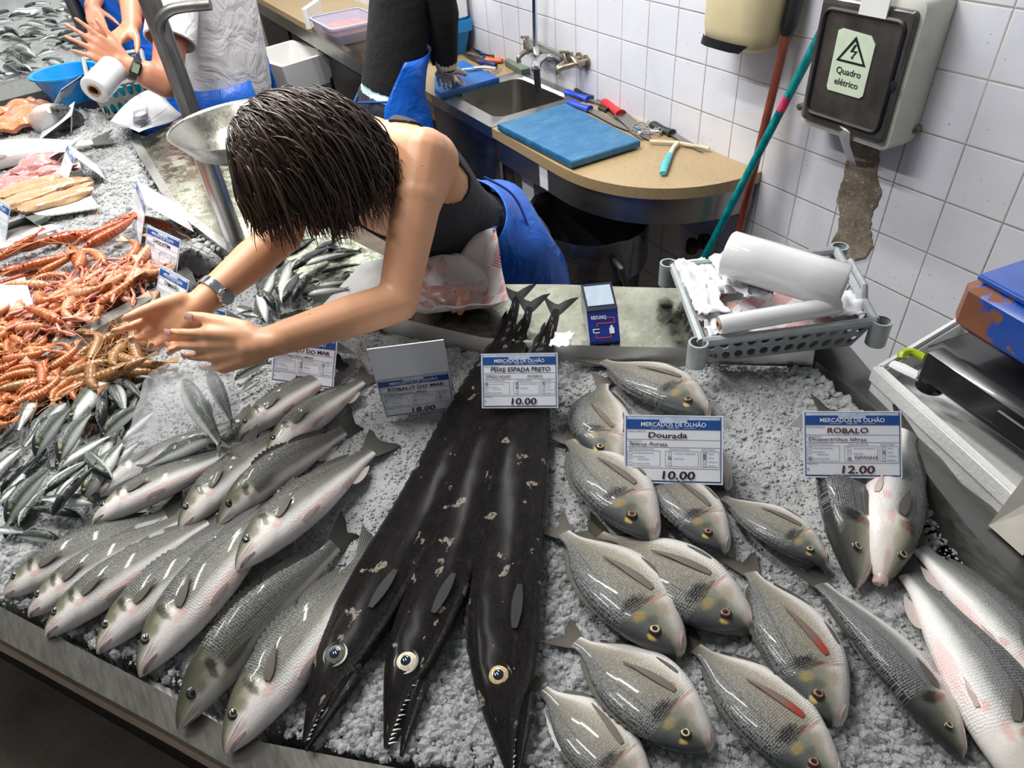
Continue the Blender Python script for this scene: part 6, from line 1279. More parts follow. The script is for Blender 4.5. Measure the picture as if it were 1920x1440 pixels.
sheet_thing('paper_sheet', 'scrap of white paper lying in the black rubbish bin', 'paper', crumple(np.array([cb3[0] + .07, cb3[1] - .06, zb_ - .16]), np.array([.12, .02, .10]), np.array([0, .10, .0]), 8, 8, .02, 9), PAPER)
# crate and foam box in the aisle
ac = pz(545, 190, .50); yaw_ = math.radians(14)
ck = thing('black_crate', 'black plastic crate on the floor under the open white foam box', 'crate', (ac[0], ac[1], 0)); rot_ = lambda L, z: [(ac[0] + x * math.cos(yaw_) - y * math.sin(yaw_), ac[1] + x * math.sin(yaw_) + y * math.cos(yaw_), z) for x, y, _ in L]
obj('shell', MB().loft([rot_(rring(-.34, .34, -.22, .22, .02, 0), .002), rot_(rring(-.34, .34, -.20, .20, .02, 0), .52), rot_(rring(-.32, .32, -.18, .18, .02, 0), .52), rot_(rring(-.31, .31, -.17, .17, .02, 0), .48)]), BLACK_RUBBER, ck, angle=35)
af = pz(541, 128, .52); af = np.array([af[0], af[1], 0]); rf = lambda L, z: [(af[0] + x * math.cos(yaw_) - y * math.sin(yaw_), af[1] + x * math.sin(yaw_) + y * math.cos(yaw_), z) for x, y, _ in L]
af[:2] = pz(548, 136, .585)[:2]
ob = thing('foam_box', 'open white foam box with a dirty inside, on the black crate in the aisle', 'box', (af[0], af[1], .522))
obj('shell', MB().loft([rf(rring(-.23, .23, -.16, .16, .015, 0), .523), rf(rring(-.27, .27, -.20, .20, .015, 0), .71), rf(rring(-.235, .235, -.165, .165, .015, 0), .71), rf(rring(-.20, .20, -.13, .13, .015, 0), .58)]), WHITE_FOAM, ob, angle=35)
obj('dirty_bottom', MB().loft([rf(rring(-.20, .20, -.13, .13, .015, 0), .582), rf(rring(-.19, .19, -.12, .12, .015, 0), .586)]), simple('dirty_foam', (.50, .42, .32), .8, 0, .3, 30), ob)
bb_ = thing('blue_tub', 'blue plastic tub on the floor left of the person in black', 'tub', pz(705, 205, .12) * (1, 1, 0)); c = pz(705, 215, .12) - np.array([0, .34, 0])
obj('shell', MB().loft([[(c[0] + x * .85, c[1] + y * .85, .003) for x, y, _ in rring(-.2, .2, -.15, .15, .03, 0)], [(c[0] + x, c[1] + y, .20) for x, y, _ in rring(-.2, .2, -.15, .15, .03, 0)], [(c[0] + x * .92, c[1] + y * .92, .20) for x, y, _ in rring(-.2, .2, -.15, .15, .03, 0)], [(c[0] + x * .82, c[1] + y * .82, .02) for x, y, _ in rring(-.2, .2, -.15, .15, .03, 0)]]), BCR, bb_)

# ------------------------------------------------------------------ hanging scale pan and columns
def zat(xy, v):
    zs = np.linspace(.4, 3.2, 2801); r = [(WC.T @ (np.array([xy[0], xy[1], z]) - CAM)) for z in zs]; vv = np.array([720 + FPX * c_[1] / c_[2] for c_ in r]); return float(zs[int(np.argmin(abs(vv - v)))])
pb = pz(444, 458, ZS + .01); zt_ = zat(pb[:2], 300)
ps = thing('scale_pan', 'round stainless scale pan on a steel pillar behind the woman\'s head', 'scale', (pb[0], pb[1], ZS + .011))
pcn = (pz(335, 262, zt_ + .10) + pz(482, 205, zt_ + .10)) / 2; prad = .165
pcn = pz(462, 246, zt_ + .06); 
obj('pillar', MB().tube([(pb[0], pb[1], ZS + .011), (pb[0], pb[1], zt_ + .01)], .024, 16), STEEL, ps)
obj('pan', MB().lathe([(.02, .0), (.08, .006), (.125, .030), (.155, .066), (.160, .070), (.164, .070), (.159, .064), (.128, .024), (.08, -.002), (.02, -.006)], (pcn[0], pcn[1], zt_ + .012), 48), STEEL_PAN, ps)
obj('pan_bracket', MB().tube([(pb[0], pb[1], zt_ + .0), (pcn[0], pcn[1], zt_ + .008)], .014, 10).lathe([(.05, -.012), (.055, 0), (.05, .008)], (pcn[0], pcn[1], zt_), 20, caps=(True, True)), BLACK_RUBBER, ps)
cb4 = pz(366, 232, ZS + .012); col = thing('steel_column', 'tall steel column with a bent tube beside it, left of the scale pan', 'column', (cb4[0], cb4[1], ZS + .011))
obj('post', MB().tube([(cb4[0], cb4[1], ZS + .011), (cb4[0], cb4[1], 2.6)], .034, 16), STEEL_DARK, col)
b4 = cb4 + .10 * (CAM - cb4) / np.linalg.norm(CAM - cb4); vx = b4[:2]; zz = zat(vx, 25)
w4 = pd(395, 8, float((WC.T @ (np.array([vx[0], vx[1], zz]) - CAM))[2]))
obj('bent_tube', MB().tube(bezier([(vx[0], vx[1], ZS + .02), (vx[0], vx[1], zz - .12), (vx[0], vx[1], zz - .04), (vx[0] * .7 + w4[0] * .3, vx[1] * .7 + w4[1] * .3, zz + .005), w4], 8), .017, 12), STEEL_DARK, col)
fpb = pz(176, 96, 1.09); fc = thing('steel_post', 'dark steel post standing at the corner of the far stall', 'post', (fpb[0], fpb[1], 0)); obj('post', MB().tube([(fpb[0], fpb[1], 0), (fpb[0], fpb[1], 2.8)], .032, 12), STEEL_DARK, fc)
# blue basin, basket, paper and roll near the man
BASN = simple('bright_blue_basin', (.0, .22, .58), .3, 0, .05)
c = pz(145, 185, ZS + .01); bs = thing('basin', 'bright blue round basin behind the glossy salmon card', 'basin', c)
obj('bowl', MB().lathe([(.02, .002), (.085, .002), (.12, .10), (.132, .104), (.132, .110), (.116, .108), (.08, .012), (.01, .010)], c, 36), BASN, bs)
q4 = [pz(200, 222, ZS + .01), pz(292, 200, ZS + .01), pz(280, 150, ZS + .01), pz(185, 165, ZS + .01)]; qc = sum(q4) / 4; qt = [dn(qc + (p - qc) * 1.12, ZS + .12) for p in q4]
bk2 = thing('plastic_basket', 'grey perforated basket with blue netting under the man\'s forearm', 'basket', dn(qc, ZS + .01)); BEIGE = simple('beige_grey_plastic', (.34, .33, .29), .4, 0, .1)
for i in range(4): j = (i + 1) % 4; obj('side', perf(MB(), q4[i], q4[j], qt[j], qt[i], 7 if i % 2 == 0 else 5, 2, .38), BEIGE, bk2, smooth=False)
obj('floor', MB().loft([[p - (0, 0, .003) for p in q4], q4]), BEIGE, bk2)
rb = MB()
for i in range(4): rb.tube([qt[i], qt[(i + 1) % 4]], .009, 6)
obj('rim', rb, BEIGE, bk2)
tag(obj('blue_netting', MB().loft([[dn(qc + (p - qc) * .9, ZS + .02) for p in q4], [dn(qc + (p - qc) * .98, ZS + .10) for p in q4], [dn(qc + (p - qc) * .5, ZS + .115) for p in q4]]), simple('turquoise_netting', (.0, .30, .46), .5, 0, .5, 90)), 'turquoise netting filling the grey basket near the man', 'netting')
pp = [pz(212, 238, ZS + .03), pz(265, 258, ZS + .03), pz(338, 205, ZS + .03), pz(300, 175, ZS + .05)]
G = [[(pp[0] * (1 - x) + pp[1] * x) * (1 - y) + (pp[3] * (1 - x) + pp[2] * x) * y + np.array([0, 0, .05 * max(0, .35 - x) * 1.2 + .02 * math.sin(3 * y + 2 * x)]) for y in np.linspace(0, 1, 12)] for x in np.linspace(0, 1, 10)]
op = thing('order_sheet', 'curled white sheet of printed paper on the plate in front of the man', 'paper', sum(pp) / 4 - (0, 0, .03)); obj('sheet', MB().sheet(G, .001), PAPER, op, angle=0)
s3 = Sheet2D(pp[1] + (0, 0, .014), pp[2] - pp[1], (pp[0] - pp[1]), (0, 0, 1)); k = MB(); s3.rect(k, .05, .10, .35, .13, .004); s3.rect(k, .05, .18, .30, .20, .004); s3.rect(k, .4, .12, .8, .14, .004); obj('faint_print', k, SMALL_INK, op, smooth=False)
G2 = [[pz(250 + 26 * x, 205 - 6 * x + 24 * y, ZS + .05 + .03 * math.sin(math.pi * y) + .012 * math.sin(math.pi * x)) for y in np.linspace(0, 1, 10)] for x in np.linspace(0, 1, 6)]
sheet_thing('paper_slip', 'small curled paper slip on top of the printed sheet', 'paper', G2, PAPER)
# ------------------------------------------------------------------ people
def remesh(mb, voxel, smooth=6, factor=.5):
    me = mb.mesh('raw', SKIN); o = bpy.data.objects.new('raw', me); _tmp.collection.objects.link(o)
    r = o.modifiers.new('r', 'REMESH'); r.mode = 'VOXEL'; r.voxel_size = voxel; r.use_smooth_shade = True
    s = o.modifiers.new('s', 'SMOOTH'); s.iterations = smooth; s.factor = factor
    vl = _tmp.view_layers[0]; vl.update(); ev = o.evaluated_get(vl.depsgraph); m2 = bpy.data.meshes.new_from_object(ev); bpy.data.objects.remove(o); return m2
def mesh_obj(name, me, mat, parent):
    o = bpy.data.objects.new(name, me); COL.objects.link(o); me.materials.clear(); me.materials.append(mat); b = wloc(parent)
    me.transform(Matrix.Translation(tuple(-b))); o.parent = parent; me.polygons.foreach_set('use_smooth', [True] * len(me.polygons)); return o
def shell(name, me, keep, out, mat, parent, thick=True):
    """a garment: the kept part of a body surface, pushed out"""
    n = len(me.vertices); co = np.empty(n * 3, np.float32); me.vertices.foreach_get('co', co); co = co.reshape(-1, 3); no = np.empty(n * 3, np.float32); me.vertices.foreach_get('normal', no); no = no.reshape(-1, 3)
    k = keep(co); F = [tuple(p.vertices) for p in me.polygons if all(k[v] for v in p.vertices)]
    used = sorted({v for f in F for v in f}); mp_ = {v: i for i, v in enumerate(used)}; pts = co[used] + no[used] * out
    m2 = bpy.data.meshes.new(name); m2.from_pydata([tuple(map(float, p)) for p in pts], [], [tuple(mp_[v] for v in f) for f in F]); m2.update()
    o = mesh_obj(name, m2, mat, parent); s = o.modifiers.new('cloth', 'SMOOTH'); s.iterations = 4; s.factor = .5
    if thick: t_ = o.modifiers.new('hem', 'SOLIDIFY'); t_.thickness = out * .8; t_.offset = -1
    return o
def mat_skin(name, c, dark):
    a = Mat(name, c, .42, Subsurface_Weight=.12, Subsurface_Radius=(.012, .005, .003), Subsurface_Scale=.4); n1 = a.noise(a.pos(), 12, 4); n2 = a.noise(a.pos(), 55, 2, .4)
    c0 = a.mix(n1, dark, c); a.set('Base Color', a.mix(a.math('MULTIPLY', a.step(n2, .755, .775), .6), c0, (.18, .07, .04))); a.bump(a.noise(a.pos(), 300, 3), .08, .001); return a.m
SKIN = mat_skin('tanned_skin', (.76, .405, .235), (.66, .32, .17)); SKIN2 = mat_skin('reddish_skin', (.60, .27, .16), (.48, .19, .11)); NAIL = simple('pale_nail', (.72, .46, .42), .25, 0, 0)
def fabric(name, c, rough=.8, wr=14., bump=.5, var=.12):
    a = Mat(name, c, rough); n1 = a.noise(a.pos(), wr, 4, .55, 0, .8); a.set('Base Color', a.mix(n1, tuple(x * (1 - var) for x in c), tuple(min(1, x * (1 + var)) for x in c))); a.bump(n1, bump, .02); return a.m
TANK = fabric('charcoal_tank_top', (.030, .030, .036)); APRON = fabric('blue_apron', (.004, .105, .52), .38, 9., .7, .15); SHIRT = fabric('white_t_shirt', (.74, .72, .725), .85, 9., .9, .05); BLACKW = fabric('black_sweater', (.002, .002, .0024), 1.); NAVY = fabric('dark_navy_trousers', (.018, .020, .030)); WHITE_T = fabric('white_trousers', (.70, .69, .69)); STRING = simple('blue_string', (.01, .05, .28), .6, 0, .1); TEALSH = fabric('pale_teal_striped_shirt', (.52, .72, .70), .8, 30.)
nz_ = lambda v: np.array(v, float) / (np.linalg.norm(v) + 1e-12)
def ell(c, a, b, n=24): return [np.array(c) + np.array(a) * math.cos(t) + np.array(b) * math.sin(t) for t in np.linspace(0, 2 * math.pi, n, endpoint=False)]
def rot_about(v, ax, deg):
    return np.array(Matrix.Rotation(math.radians(deg), 3, Vector(ax)) @ Vector(v))
def hand(mb, W, d, palm, thumb, curl=(12, 16, 20, 24), size=1., spread=5., thumb_dir=None, nails=None):
    d = nz_(d); palm = nz_(np.array(palm) - d * np.dot(palm, d)); s = nz_(np.array(thumb) - d * np.dot(thumb, d) - palm * np.dot(thumb, palm)); k = size
    mb.capsule(W - d * .02 * k, .0225 * k, W + d * .018 * k, .024 * k)
    for i, (L, r) in enumerate(((.070, .0088), (.078, .0090), (.073, .0086), (.056, .0076))):
        kn_ = W + (d * (.090 - .006 * abs(i - 1.2)) + s * (.031 - .0205 * i)) * k - palm * .004 * k
        mb.capsule(W + s * (.016 - .011 * i) * k + d * .012 * k, .0165 * k, kn_, .0112 * k)
        if i < 3: mb.capsule(W + (d * .045 + s * (.018 - .014 * i)) * k + palm * .006 * k, .0155 * k, W + (d * .075 + s * (.020 - .0175 * i)) * k + palm * .002 * k, .0125 * k)
        v = rot_about(d, palm, (1.4 - i) * spread * (1 if np.dot(np.cross(palm, d), s) > 0 else -1)); axc = np.cross(v, palm); p = kn_; c = curl[i]
        for q, fr in enumerate((.46, .30, .24)):
            v = rot_about(v, axc, c * (1, 1.15, .8)[q]); e = p + v * L * fr * k * 1.05; mb.capsule(p, r * (1.02 - .10 * q) * k, e, r * (.92 - .10 * q) * k); p = e
        if nails is not None: nails.append((p + v * r * .45 * k - np.cross(axc, v) * 0, v, -palm, r * k))
    td = nz_(thumb_dir) if thumb_dir is not None else nz_(d * .62 + s * .72 + palm * .25); b = W + (d * .022 + s * .024) * k + palm * .006 * k; m1 = b + td * .042 * k; t2 = nz_(td + d * .35); m2 = m1 + t2 * .034 * k; m3 = m2 + nz_(t2 + d * .15) * .026 * k
    mb.capsule(b, .0165 * k, m1, .0125 * k).capsule(m1, .0118 * k, m2, .0105 * k).capsule(m2, .0104 * k, m3, .0078 * k)
    if nails is not None: nails.append((m3, nz_(m3 - m2), -nz_(palm), .0095 * k))
def head(mb, H, up, f, k=1.):
    up, f = nz_(up), nz_(f); f = nz_(f - up * f.dot(up)); l = np.cross(up, f)
    rings = []
    for i in range(1, 18):
        t = math.pi * i / 18; z = math.cos(t); r = math.sin(t); o = []
        for j in range(28):
            p = 2 * math.pi * j / 28; x, y = math.cos(p), math.sin(p)      # y to the face
            jaw = 1 - .28 * max(0, -z) ** 1.3; fy = .098 * (1 + .06 * (y > 0) * max(0, -z)); o.append(H + k * (up * z * .122 + l * x * r * .076 * jaw + f * y * r * fy * (1 if y > 0 else 1 - .25 * max(0, -z))))
        rings.append(o)
    mb.loft(rings)
    e = H + k * (f * .088 - up * .004)
    mb.capsule(H + k * (f * .088 + up * .012), .010 * k, H + k * (f * .112 - up * .030), .014 * k).capsule(H + k * (f * .090 - up * .062 - l * .016), .009 * k, H + k * (f * .090 - up * .062 + l * .016), .009 * k)
    for sg in (-1, 1): mb.capsule(H + k * (l * sg * .076 + up * .015 - f * .010), .012 * k, H + k * (l * sg * .076 - up * .022), .009 * k)
    return l
def face_parts(par, H, up, f, k=1.):
    up, f = nz_(up), nz_(f); f = nz_(f - up * f.dot(up)); l = np.cross(up, f)
    for sg in (-1, 1):
        c = H + k * (f * .0865 + l * sg * .032 + up * .006); obj('eye', MB().lathe([(.0005, .004), (.003, .0038)], c, 12, 0, f, (True, False)).lathe([(.003, .0038), (.006, .003)], c, 12, 1, f).lathe([(.006, .003), (.010, -.003)], c, 12, 2, f), [PUPIL, IRIS_D, PAPER], par)
        obj('eyebrow', MB().tube([H + k * (f * .092 + l * sg * .018 + up * .026), H + k * (f * .086 + l * sg * .048 + up * .028)], .003, 6), HAIR_M, par)
    obj('lips', MB().capsule(H + k * (f * .096 - up * .062 - l * .018), .006, H + k * (f * .096 - up * .062 + l * .018), .006), simple('lip_skin', (.50, .18, .15), .4, 0, 0), par)
def mat_hair():
    a = Mat('dark_brown_hair', (.03, .018, .012), .38, Specular_IOR_Level=.55); U, V, _ = a.sep(a.uv()); rv = a.noise(a.scl(a.uv(), (0, 60, 1)), 9., 2); n1 = a.noise(a.pos(), 30, 3)
    a.set('Base Color', a.ramp(a.math('ADD', a.math('MULTIPLY', V, .55), a.math('MULTIPLY', n1, .45)), [(.2, (.012, .007, .005)), (.5, (.038, .022, .014)), (.85, (.11, .062, .038))])); a.bump(a.noise(a.scl(a.uv(), (2, 300, 1)), 3., 3), .3, .002); return a.m
HAIR_M = mat_hair()
def hair(par, H, up, f, n, length, k=1., seed=1, puff=1.22, part=.15):
    up, f = nz_(up), nz_(f); f = nz_(f - up * f.dot(up)); l = np.cross(up, f); rs = np.random.RandomState(seed); A = np.stack([l, f, up], 1); ax = np.array([.080, .100, .124]) * k
    cap = MB(); rings = []
    for i in range(1, 16):
        t = math.pi * i / 16 * .80; rings.append([H + A @ (ax * 1.10 * np.array([math.sin(t) * math.cos(p), math.sin(t) * math.sin(p) * (1 if math.sin(p) < 0 else max(.55, 1 - .5 * max(0, t - .9))), math.cos(t)])) for p in np.linspace(0, 2 * math.pi, 24, endpoint=False)])
    cap.loft(rings, True, False); obj('scalp_cap', cap, HAIR_M, par, angle=0)
    mb = MB(); g = np.array([0, 0, -1.])
    for q in range(n):
        while True:
            d = rs.normal(size=3); d /= np.linalg.norm(d)
            if d[2] < -.35: continue
            if d[1] > .45 and d[2] < .35: continue
            break
        lay = rs.uniform(1.12, puff + .08 * (d[2] < .5)); p = d * ax * lay; sgn = 1 if d[0] > part else -1
        v = np.array([sgn * (.9 if d[2] > .2 else .25), -.55 if d[1] < .2 else -.15, -.55 - .6 * (1 - d[2])]); v += rs.normal(size=3) * .20; P = [H + A @ p]; v /= np.linalg.norm(v); gl = A.T @ g; L = max(.03, (A @ p)[2] + length + rs.uniform(-.04, .045)) * 1.14 + .02; st = L / 13
        ph = rs.uniform(0, 6.28); wv = rs.uniform(.0, .022) * rs.uniform(0, 1)
        for i in range(13):
            v = v * .72 + gl * (.20 + .03 * i) + rs.normal(size=3) * .045; v /= np.linalg.norm(v); p = p + v * st
            e = math.sqrt(((p / (ax * lay)) ** 2).sum())
            if e < 1: nrm = p / (ax * lay) ** 2; nrm /= np.linalg.norm(nrm); p = p / e; v = v - nrm * min(0, v.dot(nrm)); v /= np.linalg.norm(v) + 1e-9
            P.append(H + A @ (p + np.array([math.sin(ph + i * .55), math.cos(ph + i * .6), 0]) * wv * (i / 13)))
        r0 = rs.uniform(.0010, .0028); o = len(mb.v); mb.tube(P, [r0 * .8] + [r0] * 8 + [r0 * .8, r0 * .6, r0 * .4, r0 * .25, r0 * .1], 5, True, 0, .55)
        vv = rs.rand(); mb.uv[o:] = [(i / 13, vv) for i in range(14) for _ in range(5)]
    return obj('hair', mb, HAIR_M, par, angle=0)
def seg_d(P, a, b):
    a, b = np.array(a), np.array(b); ab = b - a; t = np.clip(((P - a) @ ab) / (ab @ ab), 0, 1); return np.linalg.norm(P - a - t[:, None] * ab, axis=1), t

# --- the woman leaning over the stall
LS, LE_, LW_ = pz(796, 292, 1.430), pz(746, 566, 1.255), pz(492, 645, 1.275)
RE_, RW_ = pz(530, 440, 1.31), pz(374, 572, 1.275); RS = LS + np.array([-.29, -.15, -.055])
SM = (LS + RS) / 2 + np.array([-.01, .04, -.02]); HM = np.array([-1.43, .70, 1.01]); HD = pd(592, 316, 1.15) + np.array([-.01, 0, 0])
wm = thing('person', 'person leaning over the stall in dark tank top and blue apron, holding a clear bag', 'person', (-1.45, .85, 0))
tv = nz_(HM - SM); lv = nz_(LS - RS); lv = nz_(lv - tv * lv.dot(tv)); fv = np.cross(lv, tv); fv = fv if fv[2] < 0 else -fv   # chest side looks down
b = MB(); Lt = np.linalg.norm(HM - SM); rings = []
for q, wx, wf, of in ((-.10, .05, .04, -.01), (-.03, .135, .065, -.005), (.06, .165, .092, .0), (.18, .160, .105, .008), (.32, .145, .105, .008), (.46, .130, .092, .0), (.62, .128, .090, .0), (.78, .150, .105, -.01), (.92, .172, .118, -.02), (1.05, .175, .122, -.02)):
    rings.append(ell(SM + tv * Lt * q + fv * of, lv * wx, fv * wf))
b.loft(rings); b.capsule(LS + tv * .02, .053, LE_ * .3 + LS * .7, .046); b.capsule(LS, .049, LS * .45 + LE_ * .55, .041).capsule(LS * .45 + LE_ * .55, .041, LE_, .035).capsule(LE_, .036, LE_ * .62 + LW_ * .38, .036).capsule(LE_ * .62 + LW_ * .38, .036, LW_, .0245)
b.capsule(RS, .049, RE_, .037).capsule(RE_, .037, RE_ * .6 + RW_ * .4, .036).capsule(RE_ * .6 + RW_ * .4, .036, RW_, .0245)
b.capsule(LS * .8 + SM * .2, .052, SM * .6 + LS * .4 - fv * .02, .055).capsule(RS * .8 + SM * .2, .052, SM * .6 + RS * .4 - fv * .02, .055)
hup, hf = nz_((-.12, -.66, .74)), nz_((-.06, -.73, -.68)); nb = SM - tv * .02 - fv * .015
b.capsule(nb, .058, HD - hup * .06 - hf * .03, .052); head(b, HD, hup, hf, .95)
for sg in (-1, 1):
    hip = HM + np.array([sg * .085, .04, -.06]); kne = np.array([HM[0] + sg * .10, HM[1] + .10, .50]); ank = np.array([HM[0] + sg * .10, HM[1] + .14, .08]); b.capsule(hip, .098, kne, .062).capsule(kne, .060, ank, .042).capsule(ank - (0, 0, .035), .04, ank + np.array([0, -.15, -.045]), .032)
cam_dir = lambda p: nz_(CAM - p)
nl = []
dL = pz(296, 668, 1.255) - LW_; hand(b, LW_, dL, -cam_dir(LW_) + np.array([0, 0, .3]), pz(345, 590, 1.30) - pz(400, 650, 1.26), (6, 8, 12, 14), .98, 3., pz(352, 606, 1.30) - pz(440, 636, 1.28), nl)
nR = []
dR = pz(268, 650, 1.27) - RW_; hand(b, RW_, dR, cam_dir(RW_) * 1. + np.array([0, 0, .2]), pz(240, 610, 1.28) - pz(290, 670, 1.27), (14, 24, 28, 30), .98, 6., pz(300, 592, 1.30) - RW_, nR)
wme = remesh(b, .0036, 14); body = wme.copy(); mesh_obj('body', wme, SKIN, wm)
def tank_keep(P):
    s = (P - SM) @ tv; x = (P - SM) @ lv; z = (P - SM) @ fv
    lim = np.interp(s, [-.08, -.02, .03, .08, .12, .16], [.108, .116, .130, .155, .20, .40]); lim = lim + .055 * (z < -.015) * (s > -.04); k = (s > -.075) & (s < Lt * .97) & (np.abs(x) < lim)
    hole = (s < .02) & (np.abs(x) < np.interp(s, [-.08, .02], [.062, .03])); dh = np.linalg.norm(P - HD, axis=1) > .15
    for a_, c_ in ((LS, LE_), (RS, RE_)):
        d_, t_ = seg_d(P, a_ * .7 + c_ * .3, c_); k &= d_ > .056
    for a_, c_ in ((LE_, LW_), (RE_, RW_)):
        d_, t_ = seg_d(P, a_, c_); k &= d_ > .08
    front = (z > .03) & (s < .12) & (np.abs(x) < .07)
    return k & ~hole & dh & ~front
shell('tank_top', body, tank_keep, .005, TANK, wm)
def legs_keep(P): return (P[:, 2] < HM[2] + .14) & (((P - SM) @ tv) > Lt * .66) & (P[:, 2] > .12) & (P[:, 1] > .5)
shell('trousers', body, legs_keep, .006, NAVY, wm)
# apron: wraps the front and both hips, open at the back
def apron(par, C0, lat, frn, drops, mat, a0, a1, n=26, th=.004, grow=None, skew=None):
    G = []; e0, e1 = a0, a1
    for i, (c, wx, wf) in enumerate(drops):
        r = []
        if grow: a1 = e1 - grow * (1 - i / (len(drops) - 1)) ** 1.3; a0 = e0 + grow * (1 - i / (len(drops) - 1)) ** 1.3
        for t in np.linspace(math.radians(a0), math.radians(a1), n):
            wob = 1 + .05 * math.sin(5 * t + i * .4) * min(1, i / 3); r.append(np.array(c) + lat * wx * wob * math.cos(t) + frn * wf * wob * math.sin(t) + (0 if skew is None else np.array(skew) * (1 - math.sin(t)) / 2 * max(0, 1 - i / 5)))
        G.append(r)
    return obj('apron', MB().sheet(G, th), mat, par, angle=0)
gf = nz_(np.array([fv[0], fv[1], 0])); gl = nz_(np.array([lv[0], lv[1], 0]))
dr = []
for i in range(15):
    q = i / 14
    if q < .35: s_ = .56 + .34 * q / .35; c = SM + tv * Lt * s_; wl, wf_ = np.interp(s_, [.5, .62, .78, .92], [.146, .150, .185, .212]), np.interp(s_, [.5, .62, .78, .92], [.112, .118, .150, .172]); dr.append((c, wl, wf_))
    else: c = HM + np.array([0, .06 * (q - .35), -.05 - .62 * (q - .35) / .65]); dr.append((c, .215 + .06 * (q - .35), .178 + .05 * (q - .35)))
apron(wm, None, lv, fv, dr, APRON, -89, 269, 52, skew=tv * .035)
str0 = SM + tv * Lt * .50; obj('apron_string', MB().tube(bezier([str0 + tv * .02 - fv * .100 + lv * .08, str0 - fv * .085 + lv * .135 + tv * .07, str0 + lv * .168 - fv * .03 + tv * .13, str0 + lv * .185 + fv * .04 + tv * .22], 8), .0028, 6), STRING, wm)
obj('apron_buckle', MB().tube(bezier([str0 + lv * .150 + fv * .02, str0 + lv * .160 + fv * .04 - tv * .03, str0 + lv * .158 + fv * .075 - tv * .02, str0 + lv * .150 + fv * .05 + tv * .01], 6), .006, 6, flat=.4), STRING, wm)
for (p, v, up_, r_) in nl:
    sd2 = nz_(np.cross(v, up_)); G = [[p + v * r_ * (1.0 * x - .8) + sd2 * r_ * .72 * y + up_ * r_ * (.92 * math.sqrt(1 - .45 * y * y) - .18 * max(0, x) - .04) for y in (-1, -.5, 0, .5, 1)] for x in (-.3, .3, .9, 1.3)]
    obj('fingernail', MB().sheet(G, .0008), NAIL, wm)
face_parts(wm, HD, hup, hf, .95); hair(wm, HD, hup, hf, 3000, .032, .95, 4, 1.20, -.25)
wd = nz_(RE_ - RW_); wc = RW_ + wd * .035
wt = MB().lathe([(.0285, -.008), (.0310, -.008), (.0310, .008), (.0285, .008)], wc, 30, 0, wd); obj('watch_strap', wt, CHROME, wm)
sd_ = nz_(np.cross(wd, (0, 0, 1))); obj('watch_case', MB().lathe([(.0005, .006), (.013, .006), (.016, .003), (.016, -.004)], wc + sd_ * .031, 22, 0, sd_, (True, False)), CHROME, wm)
# the bag in her hands, sardines inside
FROST = Mat('frosted_bag_film', (.80, .82, .83), .30, 0, Alpha=.34, Coat_Weight=.5, Coat_Roughness=.15); _n = FROST.noise(FROST.scl(FROST.pos(), (1, 1, .3)), 28, 4, .6, 0, 1.); FROST.bump(_n, .22, .006); FROST.set('Alpha', FROST.n('ShaderNodeMapRange', 0, None, i0=_n, i1=.3, i2=.75, i3=.16, i4=.40)); FROST = FROST.m
Lp = herm([0, .12, .35, .65, 1], [305, 280, 262, 240, 205], np.linspace(0, 1, 16)); Lv = herm([0, .12, .35, .65, 1], [686, 700, 752, 822, 914], np.linspace(0, 1, 16)); Rp = herm([0, .12, .4, .7, 1], [425, 432, 447, 448, 436], np.linspace(0, 1, 16)); Rv = herm([0, .12, .4, .7, 1], [680, 694, 742, 782, 812], np.linspace(0, 1, 16))
rings = []
for i in range(16):
    q = i / 15; z = 1.245 * (1 - q) + (ZS + .040) * q; a, c = pz(Lp[i], Lv[i], z), pz(Rp[i], Rv[i], z); m_ = (a + c) / 2; h_ = (c - a) / 2; up_ = nz_(np.cross(h_, (m_ - CAM))); nn_ = nz_(np.cross(h_, up_)); th_ = .004 + .034 * math.sin(math.pi * min(1, q * .95 + .03)) ** .8
    rings.append([m_ + h_ * math.copysign(abs(math.cos(t)) ** .7, math.cos(t)) + nn_ * th_ * math.sin(t) + .004 * noise_at((i * .4, t, 0), 1.6) * nn_ for t in np.linspace(0, 2 * math.pi, 28, endpoint=False)])
tag(obj('clear_bag', MB().loft(rings, False, True), FROST, angle=0), 'frosted clear plastic bag of sardines hanging from the woman\'s hands', 'bag')
def bag_fish(hp, tp, zh, zt_, kind, fl, lab):
    o = sardine(kind, fl); Hh, Tt = pz(hp[0], hp[1], zh), pz(tp[0], tp[1], zt_); root_at(o, Hh, Tt); s_ = float(np.linalg.norm(Hh - Tt)) / SL; o.scale = (s_, min(s_, 1.), min(s_, 1.)); tag(o, lab, 'fish', 'sardines in the clear bag')
bag_fish((346, 712), (424, 852), 1.185, ZS + .06, 'side', 1, 'sardine slanting down through the middle of the clear bag'); bag_fish((392, 700), (440, 806), 1.185, ZS + .075, 'back', 1, 'dark sardine along the right edge of the clear bag'); bag_fish((404, 822), (258, 884), ZS + .05, ZS + .05, 'side', -1, 'sardine lying along the bottom of the clear bag')

